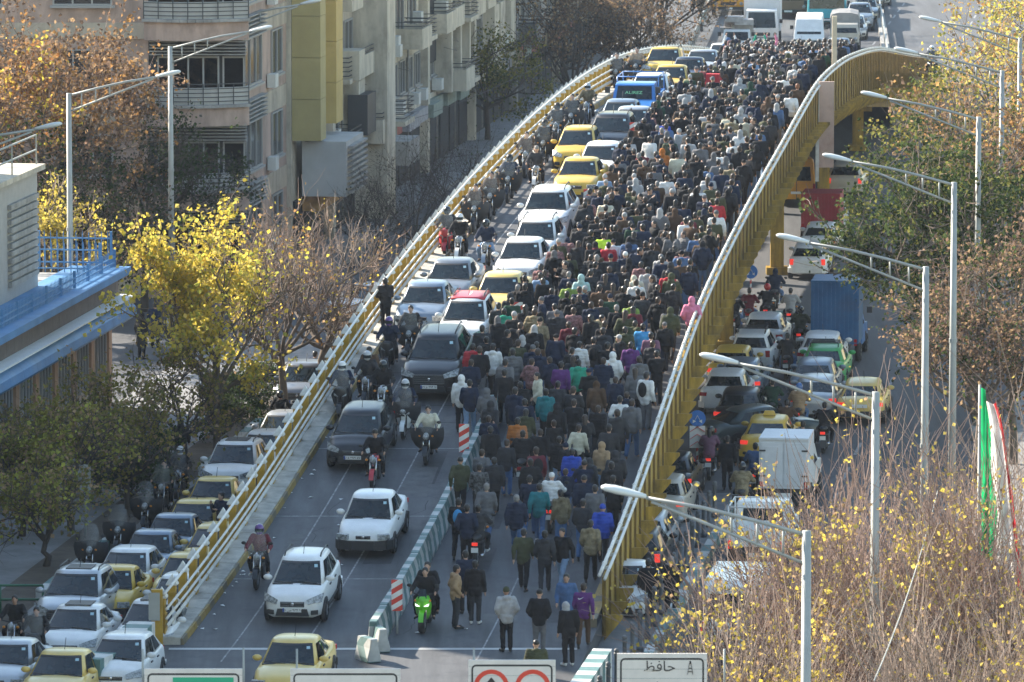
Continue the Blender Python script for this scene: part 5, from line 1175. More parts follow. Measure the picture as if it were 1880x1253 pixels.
def mk_hair(J, kind, nm):
    h = J['head']
    if kind == 'short': return organic([], [(h+V((0, -.018, .032)), (.088, .1, .1)), (h+V((0, -.05, -.02)), (.08, .066, .08))], .014, 1, .006, 30, name=nm)
    if kind == 'long': return organic([(h+V((0, -.05, 0)), .085, h+V((0, -.1, -.28)), .07)], [(h+V((0, -.02, .03)), (.095, .105, .105))], .016, 1, .008, 24, name=nm)
    if kind == 'beanie': return organic([], [(h+V((0, -.012, .045)), (.09, .103, .095)), (h+V((0, -.01, .02)), (.094, .107, .045))], .014, 1, name=nm)
    if kind == 'cap': return organic([(h+V((0, .1, .045)), .014, h+V((0, .17, .035)), .012)], [(h+V((0, -.012, .045)), (.088, .102, .085)), (h+V((0, .13, .04)), (.07, .06, .012))], .012, 1, name=nm)
    if kind == 'helmet': return organic([], [(h+V((0, -.015, .02)), (.135, .155, .15)), (h+V((0, .05, -.07)), (.1, .09, .06))], .018, 2, name=nm)
    if kind == 'scarf': return organic([(h+V((0, -.03, -.02)), .1, h+V((0, -.03, -.2)), .13)], [(h+V((0, -.022, .015)), (.108, .11, .13))], .018, 2, .01, 14, name=nm)
def mk_shoe(J, s, nm):
    a, t = J['an'+s], J['toe'+s]; d_ = (t-a); d_.z = 0; d_ = d_.normalized() if d_.length > .01 else V((0, 1, 0))
    return organic([(t-d_*.16+V((0, 0, .005)), .042, t+d_*.05, .036)], [(a+V((0, 0, -.02)), (.048, .055, .05))], .016, 2, name=nm)
POSES = ['walk1', 'walk2', 'stand', 'pocket', 'phone', 'raise', 'bend', 'ride', 'pillion', 'sit']
BODY = {}; TRO = {}; SHO = {}; JAC = {}; HAI = {}; PJ = {}
def get(d, key, fn):
    if key not in d: d[key] = fn()
    return d[key]
JK = {'plain': dict(fat=1.08), 'hoodie': dict(hood=1, fat=1.1), 'puffer': dict(fat=1.22, band=.012, hood=1), 'hoodup': dict(hood=2, fat=1.1), 'coat': dict(long=.28, fat=1.12), 'tshirt': dict(fat=.97)}
WINDOW_N = [0]
def slotmat(o, m):
    o.material_slots[0].link = 'OBJECT'; o.material_slots[0].material = m
def person(loc, rz, pose_, top, bottom='black', jk='plain', hair='short', hcol=0, label=None, group='people walking in the packed crowd', scale=1.0, skin=None, shoes=None, pack=None, slope=0.0, mask=False, hmat=None, lite=False):
    J = get(PJ, pose_, lambda: pose(pose_))
    body = get(BODY, pose_, lambda: mk_body(J, 'person'))
    t = link('person', body, None, loc, rz); t.scale = (scale, scale, scale)
    if not body.materials: body.materials.append(SKIN[0])
    slotmat(t, SKIN[random.randrange(3)] if skin is None else SKIN[skin])
    tag(t, label, 'person', group)
    def sub(name, me, m):
        if not me.materials: me.materials.append(m)
        o = link(name, me, t); slotmat(o, m); return o
    sub('jacket', get(JAC, (pose_, jk), lambda: mk_jacket(J, 'jacket', **JK[jk])), CL[top])
    sub('trousers', get(TRO, pose_, lambda: mk_trousers(J, 'trousers')), CL[bottom])
    if not lite:
        sm = SHOE[1 if random.random() < .3 else 0] if shoes is None else SHOE[shoes]
        for s in 'LR': sub('shoe', get(SHO, (pose_, s), lambda s=s: mk_shoe(J, s, 'shoe')), sm)
    if jk != 'hoodup':
        sub('hair' if hair in ('short', 'long') else {'beanie': 'beanie', 'cap': 'cap', 'helmet': 'helmet', 'scarf': 'headscarf'}[hair], get(HAI, (pose_, hair), lambda: mk_hair(J, hair, 'hair')), hmat or HAIRM[hcol])
    if hair == 'helmet':
        q = MB(); h = J['head']; rings = [[(h.x+.137*math.sin(a)*1.0, h.y-.012+.157*math.cos(a), h.z+z_) for a in np.linspace(-1.1, 1.1, 7)] for z_ in (-.045, .055)]
        q.loft(rings, caps=False, closed=False); o = q.build('visor', CGL, t)
    if pack:
        sub('backpack', get(HAI, (pose_, 'pack'), lambda: organic([], [(J['chest']+V((0, -.2, -.06)), (.15, .09, .23))], .03, 2, name='backpack')), CL[pack])
    if mask:
        h = J['head']; q = MB(); q.ell(h+V((0, .075, -.05)), (.055, .035, .045), 8, 6); q.build('face_mask', CL['white'], t)
    return t
# ---------------------------------------------------------------- motorcycles
APRON = mat('apron_fabric', (.02, .022, .026), .75, var=.2, vscale=5, bump=.3, bscale=12)
def moto_model(scooter=False, shield=False, apron=False, box=False, sport=False):
    m = Model(); tm, rm = wheel_meshes(.29 if not scooter else .24, .11 if not sport else .17); r = .29 if not scooter else .24
    for y in (.62, -.62): i = m.add('tyre', tm, None, None, (0, y, r)); m.add('rim', rm, None, i)
    q = MB()
    for sx in (-.09, .09): q.tube([(sx, .62, r), (sx, .42, .95)], .024, 6)
    q.tube([(0, .5, .68), (0, .4, 1.0)], .05, 6); m.add('fork', q, [CHROME if not scooter else PLAST])
    q = MB(); q.loft([[(x*.07, .62+.34*math.cos(a), r+.34*math.sin(a)) for x in (-1, 0, 1)] for a in np.linspace(.25, 2.2, 8)], caps=False, closed=False); m.add('mudguard', q, [PA['black']], painted=True)
    e = MB()
    if scooter:
        e.box((0, 0, .33), (.32, .75, .1)); e.ell((0, -.45, .58), (.19, .5, .2), 12, 8); m.add('frame', e, [PA['black']], painted=True)
        f = MB(); f.loft([[(-w_, y_, z_), (-w_*.5, y_+.07, z_), (0, y_+.11, z_), (w_*.5, y_+.07, z_), (w_, y_, z_), (w_*.6, y_-.06, z_), (-w_*.6, y_-.06, z_)] for (w_, y_, z_) in ((.16, .3, .3), (.21, .4, .5), (.25, .42, .75), (.2, .42, .95), (.12, .4, 1.02))], smooth=True); m.add('front_fairing', f, [PA['black']], painted=True)
        for sx in (-1, 1): h = MB(); h.prism([(sx*.05, .535, .74), (sx*.2, .47, .84), (sx*.19, .48, .76)], (0, .03, 0)); m.add('headlight', h, [HLAMP])
    else:
        e.box((0, .0, .42), (.26, .42, .3)); e.cyl((0, .12, .55), (0, .4, 1), .09, .3, 10); e.tube([(0, .38, .9), (0, .1, .4), (0, -.3, .38), (0, -.5, .75), (0, .2, .78)], .03, 6); m.add('frame', e, [PLAST])
        k = MB(); k.ell((0, .12, .84), (.14, .27, .12), 12, 8); m.add('tank', k, [PA['black']], painted=True)
        h = MB(); h.ell((0, .52, .9), (.1, .08, .1), 12, 8); m.add('headlight', h, [HLAMP])
        x = MB(); x.tube([(.13, .3, .4), (.16, 0, .25), (.17, -.4, .28), (.17, -.75, .36)], [.025, .03, .045, .05], 8); m.add('exhaust', x, [CHROME])
        p = MB(); p.box((0, .66, .6), (.2, .02, .13)); m.add('number_plate', p, [PLATE]) if False else None
    if sport:
        f = MB(); f.loft([[(-w_, y_, z_), (-w_*.6, y_+.1, z_), (0, y_+.2, z_), (w_*.6, y_+.1, z_), (w_, y_, z_), (w_*.8, y_-.2, z_), (-w_*.8, y_-.2, z_)] for (w_, y_, z_) in ((.12, .3, .32), (.2, .38, .5), (.24, .45, .75), (.22, .5, .9), (.12, .45, 1.0))]); m.add('front_fairing', f, [PA['sportgreen']])
        for sx in (-1, 1): h = MB(); h.prism([(sx*.05, .7, .76), (sx*.19, .6, .82), (sx*.17, .62, .75)], (0, .02, 0)); m.add('headlight', h, [HLIT])
        ws = MB(); ws.quad((-.12, .58, .95), (.12, .58, .95), (.09, .42, 1.18), (-.09, .42, 1.18)); m.add('screen', ws, [CGL])
    s = MB(); s.ell((0, -.38, .83), (.14, .42, .07), 12, 6); m.add('seat', s, [PLAST])
    t = MB(); t.box((0, -.9, .72), (.16, .06, .08)); m.add('taillight', t, [TLAMP])
    rp = MB(); rp.box((0, -.92, .55), (.2, .015, .14)); m.add('rear_plate', rp, [PLATE])
    hb = MB(); hb.tube([(-.36, .3, 1.06), (-.2, .4, 1.04), (0, .42, .99), (.2, .4, 1.04), (.36, .3, 1.06)], .018, 6); hi = m.add('handlebar', hb, [PLAST])
    for sx in (-1, 1):
        q = MB(); q.tube([(sx*.28, .36, 1.05), (sx*.36, .36, 1.24)], .008, 4); q.ell((sx*.38, .37, 1.27), (.07, .02, .05), 8, 6); m.add('mirror', q, [PLAST], hi)
        if not scooter: q = MB(); q.ell((sx*.19, .5, .88), (.045, .05, .035), 8, 6); m.add('indicator', q, [AMBER])
    if shield:
        q = MB(); n = 8; rows = []
        for (z_, w_, dy) in ((.98, .27, .0), (1.2, .29, -.03), (1.42, .27, -.08), (1.58, .19, -.12), (1.63, .1, -.13)):
            rows.append([(w_*math.sin(a), .56+dy-.16*(1-math.cos(a)), z_) for a in np.linspace(-1.2, 1.2, n)])
        q.loft(rows, caps=False, closed=False); m.add('windshield', q, [SHIELD])
    if apron:
        q = MB(); rows = []
        for (z_, w_, y_) in ((1.12, .47, .5), (.95, .5, .56), (.72, .47, .52), (.5, .38, .4), (.4, .3, .3)):
            rows.append([(w_*math.sin(a)*1.05, y_-.3*(1-math.cos(a))+.02*math.sin(7*a), z_+(.04*math.cos(a*3) if z_ > 1 else 0)) for a in np.linspace(-1.5, 1.5, 13)])
        q.loft(rows, caps=False, closed=False); m.add('leg_apron', q, [APRON])
        h = MB(); h.ell((0, .62, .86), (.09, .05, .08), 12, 8); m.add('headlight', h, [HLAMP])
    return m
MO = {'bike': moto_model(), 'bikeshield': moto_model(shield=True), 'apron': moto_model(shield=True, apron=True), 'scooter': moto_model(True), 'scootershield': moto_model(True, True), 'scooterapron': moto_model(True, True, True), 'sport': moto_model(sport=True)}
BGRP = 'motorcycles among the traffic'
def moto(kind, col, x, y, label, rider=None, deck=True, away=False, dr=0.0, pil=None, lit=False, p=None):
    """x, y: pixel of the near wheel on the ground; rider=(top, hair, hair material, label, jacket kind)"""
    p = p or (on_deck(x, y) if deck else unproj(x, y, .004)); rz = -HEAD+dr+(0 if away else math.pi)
    f = Vector((math.sin(-rz), math.cos(rz), 0)); c = p+f*.9 if away else p-f*.9
    if deck: c.z = zdeck(c.y)+.014
    t = thing('motorcycle' if 'scooter' not in kind else 'scooter', label, 'motorcycle' if 'scooter' not in kind else 'scooter', c, 0, BGRP); place_xyz(t, c, rz, deck)
    ov = {'headlight': HLIT} if lit and not away else ({'taillight': TLIT} if lit else None)
    MO[kind].place(t, PA[col], (), ov)
    sl = math.atan(deck_slope(c.y)*math.cos(rz)) if deck else 0
    for i, rd in enumerate((rider, pil)):
        if rd:
            top, hair, hm, lab = rd[:4]; jk = rd[4] if len(rd) > 4 else 'plain'; bot = rd[5] if len(rd) > 5 else 'black'
            o = person(c, rz, 'ride' if i == 0 else 'pillion', top, bot, jk, hair, 0, lab, 'riders on motorcycles', hmat=hm); o.rotation_euler = (sl, 0, rz)
    return t
HM = {k: mat('helmet_'+k, c, .25, coat=.5) for k, c in {'black': (.015, .015, .017), 'white': (.7, .7, .68), 'silver': (.4, .41, .42), 'purple': (.1, .04, .2), 'red': (.5, .03, .03), 'blue': (.05, .15, .4)}.items()}
H0, H1 = HAIRM[0], HAIRM[1]
moto('bikeshield', 'black', 468, 1088, 'black motorcycle with screen on the lower ramp beside the railing', ('maroon', 'helmet', HM['purple'], 'rider in maroon top and purple helmet on the lower ramp'))
moto('bike', 'red', 682, 905, 'small motorcycle with chrome fork between the black hatchback and white sedan', ('black', 'beanie', H0, 'bareheaded rider in black above the white boxy sedan'))
moto('sport', 'sportgreen', 773, 1168, 'green sport motorcycle with lit lamps beside the median', ('black', 'short', H0, 'bearded rider in black on the green sport motorcycle'), pil=('black', 'short', H0, 'passenger peering over the rider of the green sport motorcycle'))
moto('apron', 'black', 780, 860, 'motorcycle with dark leg apron and clear screen below the SUV', ('cream', 'short', H0, 'rider in cream jacket behind a clear screen'))
moto('scooterapron', 'white', 738, 812, 'scooter with white face and tall screen beside the SUV', ('navy', 'helmet', HM['silver'], 'rider behind a tall screen next to the black SUV'))
moto('bike', 'white', 697, 776, 'white naked motorcycle in front of the railing riders', ('black', 'helmet', HM['black'], 'rider all in black with black helmet on the white motorcycle'))
moto('bike', 'black', 668, 758, 'black motorcycle ridden by a silver helmet', ('charcoal', 'helmet', HM['silver'], 'rider in charcoal with open silver helmet'), pil=('brown', 'beanie', H0, 'passenger in brown jacket behind the silver helmet'))
moto('scootershield', 'black', 622, 778, 'dark scooter with blue tinted screen close to the railing', ('navy', 'helmet', HM['white'], 'rider with white helmet and blue face mask'))
moto('scooter', 'black', 708, 692, 'dark maxi scooter beside the SUV windscreen', ('navy', 'helmet', HM['purple'], 'rider in navy jacket with purple helmet'))
moto('apron', 'black', 748, 668, 'motorcycle with screen and apron half hidden by the black SUV', ('black', 'short', H0, 'rider half hidden behind the SUV'))
moto('bike', 'bluegrey', 887, 503, 'motorcycle alone in the middle of the left lanes', ('navy', 'helmet', HM['black'], 'rider in navy jacket and pale jeans on the lone motorcycle', 'plain', 'paledenim'))
moto('bike', 'white', 838, 492, 'white motorcycle beside the dark grey sedan', ('black', 'helmet', HM['white'], 'rider in black with white helmet beside the railing'))
moto('scootershield', 'red', 815, 478, 'red scooter squeezed along the railing', ('charcoal', 'helmet', HM['black'], 'rider behind the screen of the red scooter'))
UP = [('apron', 868, 432, 'first'), ('apron', 897, 408, 'second'), ('apron', 930, 376, 'third'), ('bikeshield', 962, 330, 'fourth'), ('apron', 995, 308, 'fifth'), ('bikeshield', 1018, 275, 'sixth'), ('apron', 1046, 256, 'seventh')]
for (k, x, y, o_) in UP: moto(k, 'black', x, y, f'{o_} screened motorcycle going up along the railing from the red scooter', (random.choice(('black', 'navy', 'charcoal', 'brown')), random.choice(('helmet', 'short')), H0, f'rider of the {o_} screened motorcycle along the railing'))
moto('bike', 'white', 980, 358, 'small white motorcycle beside the marked yellow taxi', ('charcoal', 'beanie', HAIRM[2], 'rider in charcoal with grey beanie beside the yellow taxi'))
moto('bike', 'black', 1074, 236, 'motorcycle beside the blue pickup', ('camo', 'helmet', HM['silver'], 'rider in camouflage jacket beside the blue pickup'))
moto('apron', 'black', 1128, 172, 'screened motorcycle behind the blue pickup at the railing', ('charcoal', 'short', H0, 'rider behind a screen close to the railing near the crest')); moto('apron', 'black', 1165, 160, 'screened motorcycle by the railing at the crest', ('tan', 'short', H0, 'rider in tan by the railing at the crest'))
# inside the crowd, riding away
moto('bike', 'red', 872, 1046, 'motorcycle with red tail among the walkers by the median', ('charcoal', 'short', H0, 'rider in charcoal seen from behind by the median', 'hoodie'), away=True, lit=True)
moto('bikeshield', 'black', 1008, 985, 'motorcycle with lit tail in the thin end of the crowd', ('white', 'cap', CL['white'], 'rider in white puffer jacket and white cap', 'puffer'), away=True, lit=True, pil=None)
moto('bikeshield', 'black', 955, 905, 'screened motorcycle among the walkers beside the median end', ('black', 'short', H0, 'rider in black beside the median end', 'puffer'), away=True)
moto('bikeshield', 'black', 1068, 962, 'motorcycle with clear screen close to the parapet', ('navy', 'beanie', H0, 'rider in navy with dark beanie close to the parapet'), away=True)
dl = moto('bike', 'red', 1308, 208, 'delivery motorcycle with a red cargo box in the crowd', ('red', 'short', H0, 'courier in red jacket in front of the red cargo box'), away=True)
q = MB(); q.box((0, -.72, 1.3), (.56, .5, .55), 0, None, .95); bx_ = q.build('cargo_box', CL['red'], dl); q = MB(); q.box((0, -.985, 1.4), (.2, .012, .09)); q.box((0, -.985, 1.22), (.26, .012, .03)); q.build('print', WHITE, bx_); TAKEN0 = [(dl.location.x+dx_, dl.location.y-dy_) for dx_ in (-.35, .2) for dy_ in (.6, 1.2, 1.9, 2.6, 3.3)]
# side street on the left
LM = [('scootershield', 'black', 55, 1238, 'dark scooter with screen beside the white sunroof sedan', ('black', 'short', H0, 'bearded rider in black beside the white sunroof sedan')), ('bike', 'black', 15, 1215, 'motorcycle with teal tank at the left frame edge', ('black', 'short', H0, 'bearded rider at the left frame edge')),
      ('apron', 'black', 160, 1068, 'parked screened motorcycle with round lamp under the olive tree, nearest', None), ('apron', 'black', 212, 1030, 'parked screened motorcycle with round lamp, second under the tree', None), ('apron', 'black', 262, 985, 'parked screened motorcycle with apron, third under the tree', None), ('bikeshield', 'black', 292, 950, 'motorcycle with olive rider by the hedge', ('olive', 'short', H0, 'rider in olive by the hedge')), ('bikeshield', 'black', 322, 925, 'farthest screened motorcycle in the side street', ('black', 'helmet', HM['white'], 'rider with white helmet in the side street'))]
for a in LM: moto(a[0], a[1], a[2], a[3], a[4], a[5], deck=False)
moto('bike', 'black', 508, 815, 'motorcycle riding away outside the railing', ('black', 'helmet', HM['black'], 'rider in black helmet riding away outside the railing'), deck=False, away=True, lit=True)
# jammed street on the right
RM = [(1420, 575, 'navy', 'hoodup', None, 'alone under the bridge arch'), (1345, 622, 'black', 'coat', H0, 'in a long black coat close to the parapet'), (1372, 612, 'maroon', 'plain', H0, 'in maroon next to the yellow windshield'), (1405, 605, 'black', 'plain', HM['red'], 'with a red helmet'), (1448, 612, 'lightgrey', 'plain', H0, 'in light grey before the blue truck'), (1466, 650, 'olive', 'puffer', HM['black'], 'in olive puffer beside the blue truck'), (1442, 700, 'black', 'coat', H0, 'in black robe between the white cars'), (1414, 790, 'darkgreen', 'plain', H0, 'in dark green beside the black sedan'), (1463, 800, 'tan', 'puffer', HM['blue'], 'in tan jacket with lit tail lamp'), (1440, 830, 'brown', 'plain', H0, 'in dark brown before the yellow roof-sign taxi'), (1470, 872, 'black', 'plain', H0, 'in black beside the white box van'), (1358, 955, 'khaki', 'puffer', HM['black'], 'in khaki puffer behind the white box van'), (1382, 915, 'denim', 'plain', H0, 'in denim jacket with a shoulder bag'), (1300, 885, 'charcoal', 'plain', HM['black'], 'with a passenger beside the bollards'), (1510, 835, 'black', 'plain', H0, 'half hidden by the bare shrubs')]
for (x, y, c, jk, hm, w_) in RM: moto('bike', random.choice(('black', 'red', 'bluegrey')), x, y, f'motorcycle of the rider {w_}', (c, 'helmet' if hm in HM.values() else 'short', hm, f'motorcyclist seen from behind {w_}', jk, random.choice(('black', 'denim'))), deck=False, away=True, lit=random.random() < .5, pil=('mauve', 'long', H0, 'long-haired passenger in mauve beside the bollards') if x == 1300 else None)
# ---------------------------------------------------------------- walkers placed one by one
WALK = 'people walking in the packed crowd'; LONE = 'people standing or walking apart'
TAKEN = list(TAKEN0)
def sl_at(Y): return 0
def feet(x, y, rz, ps, top, bot, lab, jk='plain', hair='short', hc=0, g=WALK, deck=True, **k):
    p = on_deck(x, y) if deck else unproj(x, y, .15 if k.pop('pv', False) else .006)
    if deck: p.z += .012
    TAKEN.append((p.x, p.y)); return person(p, rz, ps, top, bot, jk, hair, hc, lab, g, **k)
AW = -HEAD
feet(930, 1198, AW+.35, 'pocket', 'lightgrey', 'black', 'man in light grey hoodie and dark beanie with hands in pockets', 'hoodie', 'beanie', g=LONE, hmat=CL['olive'])
feet(990, 1202, AW, 'pocket', 'black', 'grey', 'man in black printed jacket and cap walking up the ramp foot', 'plain', 'cap', g=LONE)
feet(1044, 1224, AW+.5, 'bend', 'black', 'black', 'stooping person in black jacket with a white hood', 'plain', 'scarf', g=LONE, hmat=CL['lightgrey'])
_pu = feet(1071, 1190, AW, 'walk2', 'purple', 'brown', 'man in purple sweatshirt close to the parapet end', 'tshirt', 'short', 1, g=LONE)
q = MB(); q.prism([(-.13, -.17, 1.36), (-.1, -.175, 1.33), (-.05, -.18, 1.345), (.03, -.18, 1.4), (-.06, -.18, 1.362), (-.1, -.175, 1.352), (-.115, -.17, 1.375)], (0, -.012, 0)); q.build('print', WHITE, _pu, fixn=True)
feet(985, 1250, AW+.2, 'sit', 'olive', 'black', 'man in olive jacket crouching above the ring sign', 'puffer', 'cap', g=LONE)
feet(1040, 1172, AW+math.pi, 'walk1', 'denim', 'denim', 'person in denim jacket with dark scarf facing the camera', 'plain', 'short', g=LONE)
feet(836, 1155, AW-1.2, 'pocket', 'tan', 'charcoal', 'bearded man in tan hoodie turned sideways beside the median', 'hoodie', g=LONE); feet(872, 1147, AW, 'stand', 'black', 'charcoal', 'man in black sweatshirt with back lettering', 'hoodie', g=LONE, shoes=1); feet(855, 1128, AW+.3, 'stand', 'navy', 'black', 'man in navy jacket behind the man in tan', g=LONE)
feet(961, 1086, AW, 'walk1', 'olive', 'black', 'man in olive shirt jacket walking alone in mid-lane', g=LONE); feet(1000, 1090, AW+.1, 'walk2', 'charcoal', 'charcoal', 'man in charcoal hoodie beside the olive jacket', 'hoodie', g=LONE); feet(1033, 1085, AW+math.pi-.4, 'walk1', 'black', 'paledenim', 'man in black zip jacket and pale jeans walking towards the camera', g=LONE)
feet(1084, 1070, AW, 'walk2', 'khaki', 'black', 'man in khaki quilted jacket by the parapet', 'hoodie', g=LONE); feet(1106, 1040, AW, 'walk1', 'blue', 'black', 'person in bright blue puffer jacket by the parapet', 'puffer', 'beanie', g=LONE, hmat=CL['blue']); feet(1070, 1030, AW, 'walk2', 'charcoal', 'denim', 'man in charcoal jumper left of the bright blue puffer', 'plain', g=LONE)
feet(948, 1022, AW, 'walk1', 'navy', 'denim', 'man in navy quilted jacket and jeans', 'puffer', 'short', 2); feet(1030, 1012, AW+.6, 'stand', 'camo', 'denim', 'man in patterned green hoodie turned to the side', 'hoodie'); feet(842, 1028, AW, 'walk2', 'black', 'black', 'man in black carrying a bright blue backpack', pack='skyblue'); feet(893, 1000, AW, 'walk1', 'grey', 'denim', 'grey-haired man in grey coat by the median', 'coat', 'short', 2)
feet(857, 1040, AW, 'pocket', 'navy', 'black', 'man in navy jumper below the blue backpack'); feet(845, 950, AW, 'walk1', 'olive', 'black', 'man in olive parka at the median end', 'hoodie', 'beanie'); feet(880, 962, AW, 'walk2', 'print', 'black', 'man in black and white patterned shirt', 'tshirt')
feet(1092, 1003, AW, 'walk2', 'grey', 'charcoal', 'man in grey coat with strap near the parapet', 'coat'); feet(1072, 985, AW, 'walk1', 'navy', 'black', 'person in navy with a dark beanie near the parapet', 'puffer', 'beanie'); feet(990, 1000, AW, 'walk1', 'teal', 'denim', 'man in teal jersey turning his head'); feet(972, 985, AW, 'walk2', 'navy', 'denim', 'man in navy jacket left of the teal jersey'); feet(1125, 985, AW, 'walk1', 'black', 'black', 'man in black coat with pale hood against the parapet', 'hoodie')
feet(862, 803, AW, 'walk2', 'navy', 'paledenim', 'man in navy jacket and pale jeans next to the black SUV', 'plain', shoes=1); feet(847, 795, AW, 'stand', 'white', 'black', 'person in white hooded puffer next to the black SUV', 'hoodup'); feet(868, 735, AW, 'stand', 'red', 'black', 'person in red jacket beside the SUV door', 'puffer'); feet(905, 735, AW, 'walk1', 'white', 'black', 'person in white sweatshirt with dark letters', 'hoodie'); feet(885, 700, AW, 'walk2', 'charcoal', 'black', 'man in charcoal with shoulder strap behind the red-roofed car')
feet(940, 648, AW+.2, 'stand', 'darkgreen', 'black', 'man in dark green and black team jacket beside the cream taxi'); feet(925, 668, AW, 'stand', 'green', 'black', 'man in green hooded jacket beside the red-roofed car', 'hoodie'); feet(963, 605, AW, 'stand', 'black', 'black', 'person in long black coat beside the cream taxi', 'coat', 'short'); feet(992, 600, AW, 'walk1', 'paledenim', 'charcoal', 'person in pale denim shirt with a cross bag', 'plain', 'short')
def head(x, y, top, lab, jk='plain', hair='short', hc=0, ps=None, bot='black', dr=0.0, **k):
    p = on_deck(x, y, 1.64); p.z += .012; TAKEN.append((p.x, p.y)); return person(p, AW+dr, ps or random.choice(('walk1', 'walk2', 'stand', 'pocket')), top, bot, jk, hair, hc, lab, WALK, **k)
for a in [(1125, 655, 'white', 'person with a white hood up in mid crowd', 'hoodup'), (1062, 668, 'green', 'person in bright green jacket', 'hoodie'), (1180, 602, 'skyblue', 'person in sky blue printed top'), (1270, 553, 'pink', 'person with a pink hood up beside the parapet', 'hoodup'), (1045, 525, 'lime', 'person in lime green puffer, left part of the crowd', 'puffer'),
          (1226, 505, 'red', 'person in red hooded sweatshirt near the parapet', 'hoodie'), (1067, 512, 'mint', 'person with a pale mint hood up', 'hoodup'), (1108, 434, 'neon', 'person in neon yellow vest at the crowd edge'), (1158, 560, 'lime', 'person in lime green jacket in mid crowd', 'hoodie'), (1158, 636, 'purple', 'person in purple hooded top', 'hoodie'), (1030, 672, 'purple', 'person in purple jumper at the crowd edge', 'plain'),
          (1002, 722, 'teal', 'person in teal hooded jacket', 'hoodie'), (950, 775, 'rust', 'person in orange-brown puffer', 'puffer'), (1050, 832, 'blue', 'person in bright blue jacket low in the crowd', 'puffer'), (1138, 735, 'white', 'person in white T-shirt near the parapet', 'tshirt'), (1112, 372, 'cream', 'person in cream white jacket at the crowd edge', 'puffer'), (1224, 328, 'white', 'person in white T-shirt high in the crowd', 'tshirt'),
          (1218, 226, 'blue', 'person in blue jacket with an orange print, at the upper crowd edge'), (1216, 280, 'rust', 'person with an orange hood up', 'hoodup'), (1230, 258, 'darkgreen', 'person in green jacket beside the orange hood'), (1316, 372, 'red', 'person in brick red jacket near the parapet'), (1117, 452, 'red', 'person in red jumper behind the neon vest'), (1177, 488, 'plaid', 'person in striped plaid puffer', 'puffer'), (1195, 618, 'mauve', 'person in mauve jumper near the parapet'), (1360, 205, 'lightgrey', 'person with a pale grey hood up near the crest', 'hoodup'), (1358, 150, 'lightgrey', 'person with a light hood at the crest', 'hoodup'), (1452, 175, 'white', 'person in white jacket with black strap near the joint plate'), (1464, 160, 'brown', 'person with ginger curly hair near the joint plate', 'plain', 'short', 3), (1148, 470, 'navy', 'person with white beanie in navy jacket', 'puffer', 'beanie')]:
    o = head(*a)
    if 'white beanie' in a[3]:
        for c in o.children:
            if c.name.startswith('beanie'): slotmat(c, CL['white'])
# people beside the railing, on the pavements and under the parapet
feet(708, 610, AW+.6, 'phone', 'black', 'black', 'person in black standing on the railing kerb with a camera', 'puffer', 'short', g=LONE); feet(604, 648, AW-.9, 'phone', 'black', 'white', 'man in black jacket and white trousers filming from the side street', g=LONE, deck=False); feet(578, 735, AW-.5, 'stand', 'navy', 'black', 'person in navy behind the railing below the filming man', g=LONE, deck=False)
feet(408, 1010, AW+2.5, 'phone', 'navy', 'black', 'man in navy beside the cream boxy taxi, outside the railing', g=LONE, deck=False); feet(332, 868, AW, 'walk1', 'black', 'charcoal', 'person carrying a red bag on the pavement', 'coat', 'scarf', g=LONE, deck=False, hmat=CL['black'], pv=True)
q = organic([], [(V((0, 0, .2)), (.17, .14, .2)), (V((0, 0, .4)), (.05, .05, .08))], .03, 2, .02, 12, name='red_bag'); q.materials.append(CL['red']); pp = unproj(332, 868, .15); o = link('shopping_bag', q, None, (pp.x+.02, pp.y-.34, .32)); tag(o, 'red plastic bag carried on the pavement under the trees', 'bag')
feet(1232, 1135, AW, 'pocket', 'black', 'charcoal', 'man in long black coat among the bollards under the parapet', 'coat', 'short', 2, g=LONE, deck=False); feet(1190, 1140, AW, 'stand', 'black', 'charcoal', 'policeman-like figure in black jacket hidden by the parapet', g=LONE, deck=False); feet(1335, 900, AW, 'stand', 'black', 'black', 'man in black standing beside the bollard row end', g=LONE, deck=False)
feet(1712, 158, AW+math.pi, 'stand', 'olive', 'charcoal', 'man in dark jacket standing by the far ramp end', 'coat', g=LONE, deck=False); feet(260, 660, AW-.5, 'stand', 'black', 'black', 'woman in black by the blue-eaved building', 'coat', 'scarf', g=LONE, deck=False, hmat=CL['black']); feet(285, 640, AW, 'stand', 'navy', 'black', 'man in navy by the end of the blue-eaved building', g=LONE, deck=False)
for x, Y, c in ((1395, 300, 'green'), (1415, 300, 'pink'), (1340, 297, 'white')):
    s_ = proj((0, Y, zdeck(Y)))[2]; person((( x-940)/s_, Y, zdeck(Y)+.012), AW, 'raise', c, 'black', 'plain', 'short', 0, f'person in {cw(c)} raising both hands at the crest', WALK); TAKEN.append(((x-940)/s_, Y))
moto('scootershield', 'black', 0, 0, 'motorcycle with lit lamp behind the arched parapet end', ('black', 'helmet', HM['white'], 'rider with white cap behind the arched parapet end'), deck=False, lit=True, p=Vector((22.6, 352, zdeck(352))))
